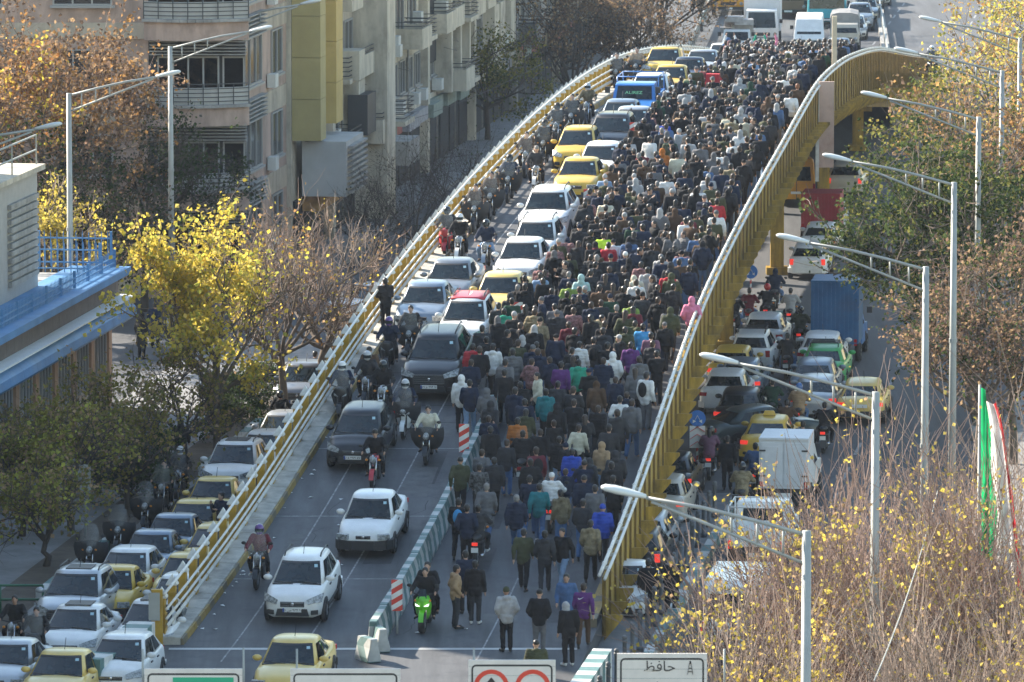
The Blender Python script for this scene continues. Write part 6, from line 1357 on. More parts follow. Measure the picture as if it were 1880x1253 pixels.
# ---------------------------------------------------------------- the rest of the crowd
edge = [(1040, 880), (1000, 850), (950, 880), (900, 878), (860, 890), (800, 895), (760, 860), (700, 885), (650, 915), (600, 960), (560, 1005), (520, 1035), (480, 1060), (430, 1085), (380, 1125), (340, 1142), (300, 1180), (250, 1215), (200, 1285), (170, 1325), (152, 1340)]
eY = [on_deck(x, y) for y, x in edge]; XC = lambda Y: float(np.interp(Y, [p.y for p in eY], [p.x for p in eY]))
rn = random.Random(42); pts = []
Y0c = on_deck(1000, 965).y
for _ in range(26000):
    Y = rn.uniform(Y0c, 297); a, b = XC(Y), XR(Y)-.62
    X = rn.uniform(XL(Y), XR(Y))
    if X < a or X > b: continue
    r_ = rn.choice((.62, .75, .85, .95)) if Y > 200 else .9
    if X-a < .8 and rn.random() < .4: continue
    if any((X-p[0])**2+(Y-p[1])**2 < r_*r_ for p in pts) or any((X-p[0])**2+(Y-p[1])**2 < .5 for p in TAKEN): continue
    pts.append((X, Y))
pts.sort(key=lambda p: p[1])
NIND = 168
PALET = (['black']*52+['charcoal']*20+['navy']*20+['grey']*7+['olive']*7+['darkgreen']*3+['brown']*5+['white']*3+['cream']*2+['lightgrey']*4+['maroon']*2+['khaki']*3+['tan']*1+['denim']*2+['paledenim']*1+['plaid']*2)
GARM = {'plain': 'jacket', 'hoodie': 'hooded jacket', 'puffer': 'puffer jacket', 'coat': 'coat', 'hoodup': 'raised hood'}
LMK = [(190, 'the white boxy sedan'), (196, 'the black hatchback'), (201, 'the black SUV'), (206, 'the red-roofed car'), (211, 'the cream taxi'), (216, 'the dark grey sedan'), (221, 'the first white hatchback'), (226, 'the middle white hatchback'), (232, 'the white crossover'), (238, 'the marked yellow taxi'), (245, 'the dark crossover'), (255, 'the blue pickup'), (400, 'the crest taxis')]
recs = []
for (X, Y) in pts:
    jk = rn.choice(['plain']*5+['hoodie']*4+['puffer']*2+['coat']+['hoodup']); top = rn.choice(PALET)
    recs.append(dict(X=X, Y=Y, jk=jk, top=top, bot=rn.choice(['black']*5+['charcoal']*3+['denim']*3+['navy']+['paledenim']+['grey']), hair=rn.choice(['short']*22+['beanie']*2+['cap']*2+['long']*2+['scarf']), hc=rn.choice([0]*12+[1]*6+[2]*1), ps=rn.choice(['walk1', 'walk2', 'walk1', 'walk2', 'stand', 'pocket', 'phone', 'bend']), dr=rn.gauss(0, .28) if rn.random() < .92 else rn.uniform(-2.6, 2.6), sc=rn.uniform(.93, 1.06), zone=next(l for y_, l in LMK if Y < y_), mask=rn.random() < .15, hm=rn.choice(['black', 'grey', 'navy', 'lightgrey'])))
sets = {}
for r_ in recs[:NIND]: sets.setdefault((r_['zone'], r_['top'], r_['jk']), []).append(r_)
for (zn, tp, jk), lst in sets.items():
    lst.sort(key=lambda r: -r['X'])
    for i, r_ in enumerate(lst):
        o_ = '' if len(lst) == 1 else ordn[i]+' '; base = f"{cw(tp)} {GARM[jk]}"
        r_['label'] = (f"{o_}{base} from the parapet, level with {zn}" if o_ else f"person in {base} in the crowd, level with {zn}")
for r_ in recs[:NIND]:
    person((r_['X'], r_['Y'], zdeck(r_['Y'])+.012), AW+r_['dr'], r_['ps'], r_['top'], r_['bot'], r_['jk'], r_['hair'], r_['hc'], r_['label'], WALK, r_['sc'], hmat=CL[r_['hm']] if r_['hair'] in ('beanie', 'cap', 'scarf') else None, mask=r_['mask'], lite=True, pack=('black' if rn.random() < .05 else None))
# far part of the crowd: too many and too small to pick out, one mass
def low(me, ratio):
    ob = bpy.data.objects.new('tmp', me); md = ob.modifiers.new('d', 'DECIMATE'); md.ratio = ratio; o2 = evaluated(ob)
    o2.calc_loop_triangles(); v = np.empty(len(o2.vertices)*3); o2.vertices.foreach_get('co', v); f = np.empty(len(o2.loop_triangles)*3, dtype=np.int64); o2.loop_triangles.foreach_get('vertices', f)
    return v.reshape(-1, 3), f.reshape(-1, 3)
LOWC = {}
def lowof(d, key, ratio): 
    k = (id(d), key)
    if k not in LOWC: LOWC[k] = low(d[key], ratio)
    return LOWC[k]
av, af, am = [], [], []; off_ = 0
names = list(CL); mats_ = [CL[k] for k in names]+SKIN+HAIRM
for r_ in recs[NIND:]:
    ps = r_['ps']; J = get(PJ, ps, lambda: pose(ps)); jk = r_['jk']
    get(BODY, ps, lambda: mk_body(J, 'person')); get(JAC, (ps, jk), lambda: mk_jacket(J, 'jacket', **JK[jk])); get(TRO, ps, lambda: mk_trousers(J, 'trousers')); get(HAI, (ps, r_['hair']), lambda: mk_hair(J, r_['hair'], 'hair'))
    pieces = [(lowof(BODY, ps, .022), len(names)+rn.randrange(3)), (lowof(JAC, (ps, jk), .1), names.index(r_['top'])), (lowof(TRO, ps, .07), names.index(r_['bot']))]
    if jk != 'hoodup': pieces.append((lowof(HAI, (ps, r_['hair']), .1), len(names)+3+r_['hc'] if r_['hair'] in ('short', 'long') else names.index(r_['hm'])))
    a = AW+r_['dr']; R = np.array([[math.cos(a), -math.sin(a), 0], [math.sin(a), math.cos(a), 0], [0, 0, 1]])*r_['sc']; T = np.array([r_['X'], r_['Y'], zdeck(r_['Y'])+.012])
    for (v, f), mi in pieces:
        av.append(v @ R.T+T); af.append(f+off_); am.append(np.full(len(f), mi)); off_ += len(v)
if av:
    v, f, mi = np.concatenate(av), np.concatenate(af), np.concatenate(am); me = bpy.data.meshes.new('crowd'); me.vertices.add(len(v)); me.vertices.foreach_set('co', v.ravel())
    me.loops.add(len(f)*3); me.loops.foreach_set('vertex_index', f.ravel().astype(np.int32)); me.polygons.add(len(f)); me.polygons.foreach_set('loop_start', np.arange(0, len(f)*3, 3, dtype=np.int32)); me.polygons.foreach_set('loop_total', np.full(len(f), 3, dtype=np.int32))
    for m in mats_: me.materials.append(m)
    me.polygons.foreach_set('material_index', mi.astype(np.int32)); me.polygons.foreach_set('use_smooth', np.ones(len(f), dtype=bool)); me.update(calc_edges=True); me.validate()
    o = link('crowd', me); tag(o, 'dense far part of the crowd near the crest', 'crowd', None, 'stuff')
for o_ in list(TMP.collection.objects): bpy.data.objects.remove(o_)
print('CROWD', len(pts), 'persons', len([o for o in COL.objects if o.name.startswith('person')]))
# ---------------------------------------------------------------- trees, shrubs
def leafmat(name, c, tr=.55):
    m = bpy.data.materials.new(name); m.use_nodes = True; t = m.node_tree; t.nodes.clear()
    o = t.nodes.new('ShaderNodeOutputMaterial'); d = t.nodes.new('ShaderNodeBsdfDiffuse'); r = t.nodes.new('ShaderNodeBsdfTranslucent'); x = t.nodes.new('ShaderNodeMixShader')
    n = t.nodes.new('ShaderNodeTexNoise'); n.inputs['Scale'].default_value = 1.7; tc = t.nodes.new('ShaderNodeTexCoord'); t.links.new(tc.outputs['Object'], n.inputs['Vector'])
    mr = t.nodes.new('ShaderNodeMapRange'); mr.inputs['From Min'].default_value = .3; mr.inputs['From Max'].default_value = .7; mr.inputs['To Min'].default_value = .6; mr.inputs['To Max'].default_value = 1.35; t.links.new(n.outputs['Fac'], mr.inputs['Value'])
    vm = t.nodes.new('ShaderNodeVectorMath'); vm.operation = 'SCALE'; vm.inputs[0].default_value = c; t.links.new(mr.outputs[0], vm.inputs['Scale'])
    t.links.new(vm.outputs[0], d.inputs[0]); t.links.new(vm.outputs[0], r.inputs[0]); x.inputs[0].default_value = tr
    t.links.new(d.outputs[0], x.inputs[1]); t.links.new(r.outputs[0], x.inputs[2]); t.links.new(x.outputs[0], o.inputs[0]); return m
LF = {k: leafmat('leaf_'+k, c) for k, c in {'yellow': (.7, .54, .09), 'yellow2': (.55, .44, .12), 'lime': (.38, .38, .08), 'olive': (.16, .16, .045), 'olive2': (.25, .21, .055), 'dark': (.035, .055, .022), 'dark2': (.06, .085, .03), 'orange': (.38, .21, .08), 'tan': (.34, .23, .13), 'brown': (.19, .125, .085), 'rust': (.28, .13, .05), 'grey': (.11, .1, .085)}.items()}
BARK = mat('bark', (.13, .1, .075), .9, var=.3, vscale=3, bump=.5, bscale=12); BARKD = mat('bark_dark', (.06, .048, .04), .9, var=.3, vscale=3, bump=.4); TWIG = mat('twig_tan', (.36, .27, .21), .85, var=.25, vscale=2); TWIGD = mat('twig_dark', (.09, .07, .06), .9, var=.25); TWIGR = mat('twig_red', (.28, .19, .15), .85, var=.25, vscale=2)
def stf(o): o['kind'] = 'stuff'; return o
def tubes_np(paths, nside):
    """paths: list of (pts array k x 3, radii k); returns verts, quads"""
    vs, fs, off = [], [], 0
    for pts, rad in paths:
        pts = np.asarray(pts, float); k = len(pts); d = np.gradient(pts, axis=0); d /= np.linalg.norm(d, axis=1, keepdims=True)+1e-9
        ref = np.array([.3, .9, .2]); a = np.cross(d, ref); a /= np.linalg.norm(a, axis=1, keepdims=True)+1e-9; b = np.cross(a, d)
        ang = np.arange(nside)*2*math.pi/nside; ring = pts[:, None, :]+(a[:, None, :]*np.cos(ang)[None, :, None]+b[:, None, :]*np.sin(ang)[None, :, None])*np.asarray(rad)[:, None, None]
        vs.append(ring.reshape(-1, 3)); i = np.arange(k-1)[:, None]*nside; j = np.arange(nside)[None, :]; j2 = (j+1) % nside
        fs.append(np.stack([i+j, i+j2, i+nside+j2, i+nside+j], -1).reshape(-1, 4)+off); off += k*nside
    return np.concatenate(vs), np.concatenate(fs)
def np_mesh(name, v, f, mats, mi=None, smooth=False):
    me = bpy.data.meshes.new(name); n = f.shape[1]; me.vertices.add(len(v)); me.vertices.foreach_set('co', v.astype(np.float32).ravel()); me.loops.add(f.size); me.loops.foreach_set('vertex_index', f.astype(np.int32).ravel())
    me.polygons.add(len(f)); me.polygons.foreach_set('loop_start', np.arange(0, f.size, n, dtype=np.int32)); me.polygons.foreach_set('loop_total', np.full(len(f), n, dtype=np.int32))
    for m in mats: me.materials.append(m)
    if mi is not None: me.polygons.foreach_set('material_index', mi.astype(np.int32))
    me.polygons.foreach_set('use_smooth', np.full(len(f), smooth)); me.update(calc_edges=True); return me
def leaves_np(P, size, rs):
    n = len(P); d = rs.normal(size=(n, 3)); d[:, 2] -= .4; d /= np.linalg.norm(d, axis=1, keepdims=True); q = rs.normal(size=(n, 3)); a = np.cross(d, q); a /= np.linalg.norm(a, axis=1, keepdims=True)+1e-9; nn = np.cross(d, a)
    s = size*rs.uniform(.6, 1.35, size=(n, 1)); w_ = s*.42
    tip = P+d*s; m1 = P+d*s*.45+a*w_+nn*s*.12; m2 = P+d*s*.45-a*w_+nn*s*.12
    v = np.stack([P, m1, tip, m2], 1).reshape(-1, 3); f = np.arange(n*4).reshape(-1, 4); return v, f
def grow(start, d0, L, r, depth, rs, out, tips, up=.1, spread=.6, kids=4, curl=.12, seg=4, shrink=.62):
    pts = [np.array(start, float)]; d = np.array(d0, float); d /= np.linalg.norm(d); rad = [r]
    for i in range(seg):
        d = d+rs.normal(size=3)*curl; d[2] += up; d /= np.linalg.norm(d); pts.append(pts[-1]+d*L/seg); rad.append(r*(1-.55*(i+1)/seg))
    out.setdefault(depth, []).append((np.array(pts), np.array(rad)))
    if depth == 0: tips.append(np.array(pts)); return
    for k in range(kids):
        t = .35+.65*(k+rs.uniform())/kids; i = min(seg-1, int(t*seg)); p = pts[i]+(pts[i+1]-pts[i])*(t*seg-i)
        q = rs.normal(size=3); nd = d*.75+q/np.linalg.norm(q)*spread; grow(p, nd, L*shrink*rs.uniform(.7, 1.25), max(r*.5, .006), depth-1, rs, out, tips, up, spread, kids, curl, seg if depth > 1 else 3, shrink)
def tree(name, label, base, H, trunkH, crown, n_leaves, lsize, lmats, seed, bark=None, twig=None, limbs=6, depth=2, kids=5, spread=.7, up=.06, r=.14, lean=(0, 0), group=None, cat='tree', twr=.011, leafbias=None, keep=None, Ls=.75):
    """crown: (radius x, radius z); leaves sit along the twigs, uneven clumps"""
    rs = np.random.RandomState(seed); base = np.array(base, float); out, tips = {}, []
    top = base+np.array([lean[0], lean[1], trunkH]); tp = [base, base*.6+top*.4+rs.normal(size=3)*.06, base*.3+top*.7+rs.normal(size=3)*.08, top]
    for k in range(limbs):
        a = 2*math.pi*(k+rs.uniform(-.3, .3))/limbs; e = rs.uniform(.25, 1.3); L = Ls*(crown[0]*math.cos(e)+crown[1]*math.sin(e))
        st = base+(top-base)*rs.uniform(.75, 1.0); grow(st, (math.cos(a)*math.cos(e), math.sin(a)*math.cos(e), math.sin(e)), max(L, .4), r*.55, depth, rs, out, tips, up, spread, kids)
    t = thing(name, label, cat, base, 0, group); mb = -Vector(base)
    v, f = tubes_np([(np.array(tp), np.array([r*1.25, r, r*.9, r*.75]))]+out.get(depth, []), 7); link('trunk', np_mesh('trunk', v, f, [bark or BARK], None, True), t, mb)
    for dd in range(depth-1, 0, -1):
        v, f = tubes_np(out[dd], 4); stf(link('branches', np_mesh('branches', v, f, [bark or BARK]), t, mb))
    v, f = tubes_np([(p, np.clip(q, .003, twr)) for p, q in out[0]], 3); stf(link('twigs', np_mesh('twigs', v, f, [twig or TWIG]), t, mb))
    if n_leaves:
        T = np.array([p for q in tips for p in q[1:]]); 
        if leafbias is not None: w_ = np.array([leafbias(p) for p in T]); w_ = np.clip(w_, 0, None)
        else: w_ = np.ones(len(T))
        w_ = w_*np.array([max(.05, .5+mnoise.noise((p[0]*.9+seed, p[1]*.9, p[2]*.9))*1.6) for p in T]); w_ /= w_.sum()
        P = T[rs.choice(len(T), n_leaves, p=w_)]+rs.normal(size=(n_leaves, 3))*lsize*1.1
        v, f = leaves_np(P, lsize, rs); stf(link('crown', np_mesh('crown', v, f, lmats, rs.choice(len(lmats), len(f))), t, mb))
    return t
G = lambda x, y, z=0.0: tuple(unproj(x, y, z))
# left side
tree('plane_tree', 'big autumn plane tree with orange-brown leaves before the pink building', (-18.2, 254, .0), 12, 5.6, (4.3, 4.6), 9000, .17, [LF['orange'], LF['tan'], LF['brown'], LF['brown']], 1, limbs=9, depth=3, kids=4, spread=.8, twig=TWIGR)
tree('plane_tree', 'autumn plane tree with orange leaves at the upper left corner', (-21.8, 252, .0), 12, 5.8, (4.0, 4.6), 7000, .17, [LF['orange'], LF['tan'], LF['yellow'], LF['rust']], 2, limbs=8, depth=3, kids=4, spread=.8, twig=TWIGR)
tree('leafy_tree', 'grey-green leafy tree, shade put into its dark leaves, below the orange plane tree', (-17.6, 249, .0), 8, 2.6, (4.0, 3.0), 9000, .15, [LF['dark'], LF['grey'], LF['brown'], LF['dark2']], 3, limbs=9, depth=3, kids=4, spread=.9, twig=TWIGD, bark=BARKD)  # dark leaf mix stands in for the shade over this tree
tree('leafy_tree', 'dark leafy tree climbing the corner of the pink building', (-14.6, 258, .0), 8, 3.0, (2.4, 4.2), 6000, .14, [LF['dark'], LF['dark2'], LF['grey']], 4, limbs=8, depth=3, kids=4, spread=.8, twig=TWIGD, bark=BARKD)
tree('small_tree', 'small yellow tree behind the blue roof fence', (-17.2, 240, .0), 8, 4.6, (1.3, 2.4), 2600, .14, [LF['yellow'], LF['yellow2'], LF['olive2']], 5, limbs=7, depth=2, kids=6)
tree('mulberry_tree', 'yellow-leaved tree glowing in the sun beside the overpass', (-9.75, 214.5, .14), 9, 2.5, (1.45, 4.1), 7800, .16, [LF['yellow'], LF['yellow'], LF['yellow2'], LF['lime']], 6, limbs=9, depth=3, kids=4, spread=.75, up=.12, leafbias=lambda p: 1.0 if p[0] < -8.5 else .1)
tree('bare_tree', 'bare reddish tree beside the yellow-leaved tree', (-7.9, 222, .14), 9, 2.6, (2.0, 3.8), 700, .12, [LF['tan'], LF['orange'], LF['yellow']], 7, limbs=10, depth=3, kids=5, spread=.7, up=.1, twig=TWIGR)
tree('bare_tree', 'bare twiggy tree between the yellow tree and the railing', (-6.6, 228, .14), 8, 2.0, (1.9, 3.8), 300, .12, [LF['tan'], LF['yellow']], 8, limbs=9, depth=3, kids=5, spread=.7, up=.1, twig=TWIG)
for i, (x, y, tz, rx, rz_, n) in enumerate(((40, 985, .9, 1.5, 1.9, 3600), (130, 975, 1.1, 1.6, 2.1, 4200), (235, 935, 1.0, 1.6, 2.1, 4200), (335, 860, 1.1, 1.4, 2.1, 3400), (85, 1040, .8, 1.2, 1.6, 3000), (180, 905, 1.1, 1.6, 2.0, 3800), (20, 925, .9, 1.6, 1.7, 3400))):
    tree('olive_green_tree', ['olive-green tree at the left edge over the waiting cars', 'olive-green tree with yellowing leaves above the parked motorcycles', 'olive-green tree over the screened motorcycles', 'thin olive-green tree beside the red bag carrier', 'low olive-green tree above the green rail', 'olive-green tree before the blue eaves', 'olive-green tree at the left edge under the blue eaves'][i], G(x, y, .14), 6, tz, (rx, rz_), int(n*.62), .13, [LF['olive'], LF['olive2'], LF['tan'], LF['lime'] if i in (0, 1, 4) else LF['olive2']], 20+i, limbs=8, depth=3, kids=4, spread=.85, twig=TWIGD, bark=BARKD, r=.1, group='olive-green trees along the side street')
def bush(label, base, R, h, n, ms, seed, tw=TWIGD, ls=.09, name='bush', group=None, kids=5): return tree(name, label, base, h, .25, (R, h), n, ls, ms, seed, limbs=12, depth=2, kids=kids, spread=.8, up=.05, r=.05, twig=tw, bark=BARKD, group=group, cat='shrub')
for i, (x, y, R, h) in enumerate(((405, 815, .8, 1.1), (440, 775, .9, 1.2), (285, 890, 1.0, 1.2), (235, 930, .9, 1.2), (470, 745, .8, 1.0))): bush(['clipped dark hedge bush below the yellow tree', 'dark hedge bush beside the striped kerb', 'dark hedge bush behind the screened motorcycles', 'dark hedge bush beside the parked motorcycles', 'dark hedge bush nearest the cross street'][i], G(x, y, .14), R, h, 2600, [LF['dark'], LF['dark2']], 40+i, group='dark hedge bushes on the pavement')
bush('dark bare bush behind the railing, before the shop row', G(760, 452), 2.6, 3.4, 500, [LF['grey']], 50, kids=7); bush('dark bare bush beside the railing below the shop fronts', G(700, 480), 2.2, 2.6, 400, [LF['grey'], LF['dark']], 51, kids=7); bush('dark bare bush beyond the railing, farther up', G(830, 390), 2.2, 3.0, 500, [LF['grey'], LF['dark2']], 52, kids=7)
tree('leafy_tree', 'green leafy tree in the street behind the railing', G(895, 262), 6, 2.0, (2.3, 3.2), 5000, .14, [LF['dark2'], LF['olive'], LF['olive2']], 53, limbs=8, depth=3, kids=4, spread=.85, twig=TWIGD, bark=BARKD)
for i, (X, Y, rx, rz_) in enumerate(((3.0, 372, 2.6, 6.5), (6.2, 380, 2.8, 7), (9.0, 392, 2.8, 7), (5.0, 398, 3, 8), (8.6, 410, 3, 8), (12.0, 415, 2.6, 7.5), (2.2, 388, 2.8, 7.5), (6.6, 352, 2.0, 4.6), (3.2, 350, 2.0, 4.8))):
    tree('bare_tree', f'hazy brown bare tree in the far thicket, {ordn[i]} of its row' if i < 7 else ['low brown tree just behind the railing at the crest', 'low brown tree behind the far railing bend'][i-7], (X, Y, 0), 8, 1.6, (rx, rz_), 3000, .16, [LF['brown'], LF['grey'], LF['tan'], LF['brown']], 60+i, limbs=9, depth=3, kids=4, spread=.8, up=.1, twig=TWIGD, bark=BARKD, group='brown trees of the far thicket')
# right side
tree('leafy_tree', 'dark green tree with a leaning trunk over the jammed street', G(1800, 790), 9, 5.2, (2.0, 4.4), 11500, .15, [LF['dark2'], LF['dark'], LF['dark2'], LF['olive']], 80, limbs=10, depth=3, kids=4, spread=.85, lean=(-1.5, .3), r=.2)
tree('leafy_tree', 'dark green tree beside the tall lamp pole', G(1805, 760), 9, 4.0, (2.2, 4.6), 11000, .15, [LF['dark2'], LF['dark'], LF['olive']], 81, limbs=9, depth=3, kids=4, spread=.85)
tree('leafy_tree', 'green tree top against the arched parapet end', (16.4, 243, 0), 10, 5.0, (1.8, 4.2), 5500, .15, [LF['dark2'], LF['olive'], LF['olive2']], 82, limbs=8, depth=3, kids=4, spread=.8)
tree('dry_tree', 'tree with dry brown leaves behind the tall lamp poles', G(1795, 880), 8, 2.6, (1.8, 3.6), 5000, .13, [LF['brown'], LF['brown'], LF['tan'], LF['dark2']], 83, limbs=9, depth=3, kids=4, spread=.8, twig=TWIGR); tree('dry_tree', 'tree with dry brown leaves at the right edge', G(1860, 860), 8, 3.0, (2.0, 4.2), 5500, .13, [LF['brown'], LF['tan'], LF['dark2'], LF['brown']], 84, limbs=9, depth=3, kids=4, spread=.8, twig=TWIGR)
for i, (X, Y, th, rx, rz_, n, ms) in enumerate(((21.5, 262, 4.5, 3.0, 6.0, 6500, ['tan', 'yellow2', 'orange']), (24.0, 280, 4.5, 3.2, 6.5, 6500, ['yellow', 'lime', 'tan']), (26.5, 300, 4.5, 3.2, 6.5, 6000, ['yellow', 'lime', 'yellow2']), (19.3, 240, 4.0, 2.8, 5.5, 6000, ['tan', 'orange', 'brown']), (29, 325, 4, 3.2, 6.5, 5000, ['yellow', 'lime', 'olive2']), (23.2, 250, 4, 2.6, 6.0, 5000, ['tan', 'yellow2', 'orange']))):
    tree('autumn_tree', ['sunlit autumn tree with tan leaves behind the farther lamps', 'autumn tree with yellow-green leaves at the upper right', 'yellow autumn tree at the upper right corner', 'tan autumn tree rising behind the dark green trees', 'farthest yellow-green tree by the empty carriageway', 'tan autumn tree at the right edge'][i], (X, Y, 0), 11, th, (rx, rz_), n, .16, [LF[k] for k in ms], 90+i, limbs=9, depth=3, kids=4, spread=.8, twig=TWIG, group='sunlit autumn trees on the right')
def fan(label, base, h, R, nst, seed, n_leaves, ms, tw=TWIG, bias=None):
    rs = np.random.RandomState(seed); base = np.array(base, float); out, tips = {}, []
    for k in range(nst):
        a = rs.uniform(0, 2*math.pi); e = rs.uniform(.95, 1.5); grow(base+rs.normal(size=3)*np.array([.25, .25, .0]), (math.cos(a)*math.cos(e), math.sin(a)*math.cos(e), math.sin(e)), h*rs.uniform(.45, .7), .05, 2, rs, out, tips, .05, .42, 8, .09, 4, .6)
    t = thing('bare_shrub', label, 'shrub', base, 0, 'bare shrubs in the lower right corner'); mb = -Vector(base)
    v, f = tubes_np(out[2], 5); stf(link('stems', np_mesh('stems', v, f, [BARK]), t, mb)); v, f = tubes_np(out[1], 3); stf(link('branches', np_mesh('branches', v, f, [tw]), t, mb))
    v, f = tubes_np([(p, np.clip(q, .004, .008)) for p, q in out[0]], 3); stf(link('twigs', np_mesh('twigs', v, f, [tw]), t, mb))
    T = np.array([p for q in tips for p in q[1:]]); w_ = np.array([max(0, bias(p)) if bias else 1 for p in T])*np.array([max(.01, .15+mnoise.noise((p[0]*.7+seed, p[1]*.7, p[2]*.7))*2.2)**1.6 for p in T]); w_ /= w_.sum()
    P = T[rs.choice(len(T), n_leaves, p=w_)]+rs.normal(size=(n_leaves, 3))*.1; v, f = leaves_np(P, .115, rs); stf(link('crown', np_mesh('crown', v, f, ms, rs.choice(len(ms), len(f))), t, mb))
YL = [LF['yellow'], LF['yellow2'], LF['yellow2'], LF['tan']]
for i, (X, Y, h, n, nl) in enumerate(((5.6, 141, 6.2, 17, 1700), (7.6, 146, 8.0, 20, 2200), (9.2, 139, 7.4, 18, 1000), (10.6, 148, 8.6, 20, 1400), (11.8, 141, 7.6, 19, 800), (6.6, 152, 6.8, 16, 2000), (12.6, 155, 9.0, 17, 600), (8.9, 156, 8.0, 17, 1200))):
    fan(['bare shrub with yellow leaves nearest the parapet, in the lower right', 'tall bare shrub with many yellow leaves behind the nearest lamp', 'bare tan shrub before the second lamp pole', 'tall bare shrub between the second and third lamp poles', 'bare shrub in the lower right corner', 'yellow-leaved shrub hiding the white pickup', 'bare shrub around the draped flag', 'bare shrub hiding the white box van side'][i], (X, Y, .15), h, 2.4, n, 120+i, nl, YL, [TWIG, TWIGR][i % 2], lambda p: 1.0 if p[2] > 3.6 else .15)
# ---------------------------------------------------------------- small street furniture
bm_ = MB(); bm_.tube([(0, 0, 0), (0, 0, .12), (0, 0, .14), (0, 0, .95), (0, 0, .97), (0, 0, 1.02)], [.1, .1, .06, .055, .075, .075], 10); bm_.ell((0, 0, 1.07), (.07, .07, .07), 10, 7); bol = bm_.mesh('bollard', mat('bollard_grey', (.1, .105, .11), .6, var=.2)); 
for i in range(18):
    Y = 165+i*2.1; o = link('bollard', bol, None, (XR(Y)+1.2, Y, .14)); tag(o, f'dark metal bollard under the parapet, {ordn[i]} from the near end', 'bollard', 'row of bollards under the parapet')
BLUES = mat('sign_blue', (.03, .16, .5), .4)
def kerb_sign(x, y, label, chev=True):
    p = unproj(x, y, .01); t = thing('direction_sign', label, 'traffic sign', p); m = MB(); m.tube([(0, .04, 0), (0, .04, 2.0)], .035, 8); m.build('post', RWH, t)
    m = MB(); m.cyl((0, 0, 1.95), (0, 1, 0), .27, .03, 24); m.build('disc', BLUES, t)
    for sx in (-1, 1):
        m = MB(); m.bar((0, -.02, 2.05), (sx*.11, -.02, 1.85), .045, .01); m.prism([(sx*.05, -.025, 1.86), (sx*.15, -.025, 1.92), (sx*.15, -.025, 1.8)], (0, .01, 0)); m.build('arrow', WHITE, t, fixn=True)
    if chev:
        m = MB(); m.box((0, 0, 1.35), (.5, .03, .72)); b_ = m.build('chevron_board', WHITE, t)
        for k in range(3):
            m = MB(); z = 1.08+k*.24
            for sx in (-1, 1): m.bar((0, -.022, z+.12), (sx*.24, -.022, z-.04), .1, .012)
            m.build('chevron', SRED, b_)
kerb_sign(1280, 878, 'blue round arrow sign over red chevrons beside the parapet'); kerb_sign(1378, 590, 'small blue arrow sign on the traffic island under the overpass', False)
gr = thing('green_rail', 'green tube guard rail at the left edge above the striped kerb', 'guard rail', G(40, 1130, .15)); m = MB()
for z in (.45, .85): m.tube([(-1.2, 0, z), (.6, 0, z)], .035, 8)
m.tube([(.6, 0, 0), (.6, 0, .85)], .035, 8); m.tube([(-.6, 0, 0), (-.6, 0, .85)], .035, 8); m.build('tube', mat('green_tube', (.02, .12, .06), .5), gr)
sg = thing('street_sign', 'grey back of a street sign among the olive-green trees', 'traffic sign', G(157, 985, .15)); m = MB(); m.tube([(0, 0, 0), (0, 0, 2.2)], .04, 8); m.build('post', GALV, sg); m = MB(); m.box((0, -.04, 1.8), (.35, .03, .8)); m.build('plate', GALV, sg)
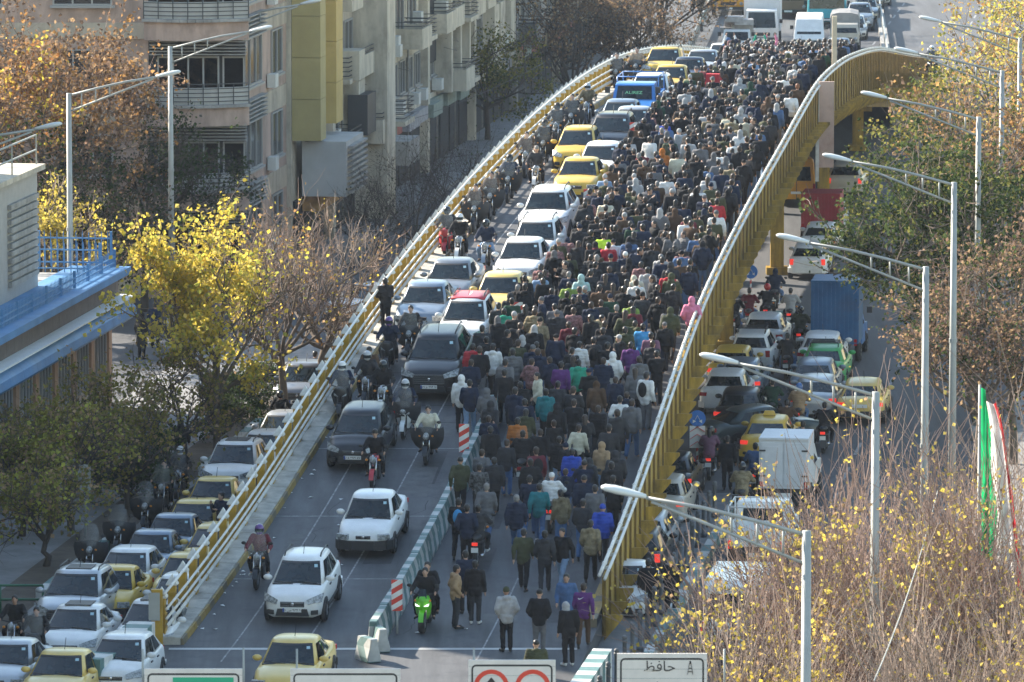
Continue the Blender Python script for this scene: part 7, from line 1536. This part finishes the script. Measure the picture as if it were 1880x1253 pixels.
# draped flag: green, white and red
fp = Vector((11.1, 149, 0)); fl = thing('flag', 'green white and red flag hanging in folds among the bare shrubs', 'flag', fp); m = MB(); m.tube([(-.35, 0, 0), (-.35, 0, 10.8)], [.06, .03], 8); m.build('pole', GALV, fl)
rs = np.random.RandomState(5); nu, nv = 60, 24; FM = [leafmat('flag_green', (.02, .38, .14)), leafmat('flag_white', (.78, .74, .7)), leafmat('flag_red', (.65, .05, .06))]; q = MB(); vs = []
for j in range(nv+1):
    v_ = j/nv
    for i in range(nu+1):
        u = i/nu; z = 10.7-(3.9+1.2*max(0, u-.55))*v_-.5*u*math.sin(2.5*u); wd = (.3+.7*v_**.7)*1.1; x = -.35+u*wd+.06*math.sin(9*u+2*v_); y = .11*math.sin(13*u+3*v_*math.sin(4*u))*(.4+v_)+.03*math.sin(31*u+5*v_); vs.append((x, y, z))
fs = [(j*(nu+1)+i, j*(nu+1)+i+1, (j+1)*(nu+1)+i+1, (j+1)*(nu+1)+i) for j in range(nv) for i in range(nu)]
o = len(q.v); q.v.extend(vs); q.f.extend(fs); q.sm.extend([True]*len(fs)); q.m.extend([0 if (k % nu)/nu < .52-.1*(k//nu)/nv+.04*math.sin(k//nu*.5) else (1 if (k % nu)/nu < .8 else 2) for k in range(len(fs))]); q.build('cloth', FM, fl)
# thin cables
for i, (a, b, sag) in enumerate((((1605, 1250, 3.0, 112), (1722, 900, 6.0, 160), .3), ((1000, 115, 6.0, 330), (640, 250, 7.0, 300), .4), ((640, 250, 7.0, 298), (420, 130, 8.6, 267), .4))):
    A_, B_ = at_Y(a[0], a[1], a[3]), at_Y(b[0], b[1], b[3]); m = MB(); m.tube([A_.lerp(B_, t)-Vector((0, 0, sag*4*t*(1-t))) for t in np.linspace(0, 1, 12)], .012, 4); o = m.build('cable', GALV if i == 0 else PLAST); tag(o, ['pale guy cable crossing the bare shrubs', 'dark cable along the far facade row', 'dark cable reaching the corner building lamp'][i], 'cable')
# ---------------------------------------------------------------- haze
hz = MB(); hz.box((0, 1270, 16.5), (2900, 2720, 35)); ho = hz.build('haze', mat('haze_surface', (1, 1, 1))); ho['kind'] = 'stuff'; ho['label'] = 'thin pale winter smog over the street'
hm = MATS['haze_surface']; t = hm.node_tree; t.nodes.clear(); oo = t.nodes.new('ShaderNodeOutputMaterial'); pv = t.nodes.new('ShaderNodeVolumePrincipled'); pv.inputs['Color'].default_value = (.72, .83, 1.0, 1); pv.inputs['Density'].default_value = .00008; pv.inputs['Anisotropy'].default_value = .2; t.links.new(pv.outputs[0], oo.inputs['Volume'])
bpy.data.scenes.remove(TMP)
tot = 0
print('SCRIPT DONE')
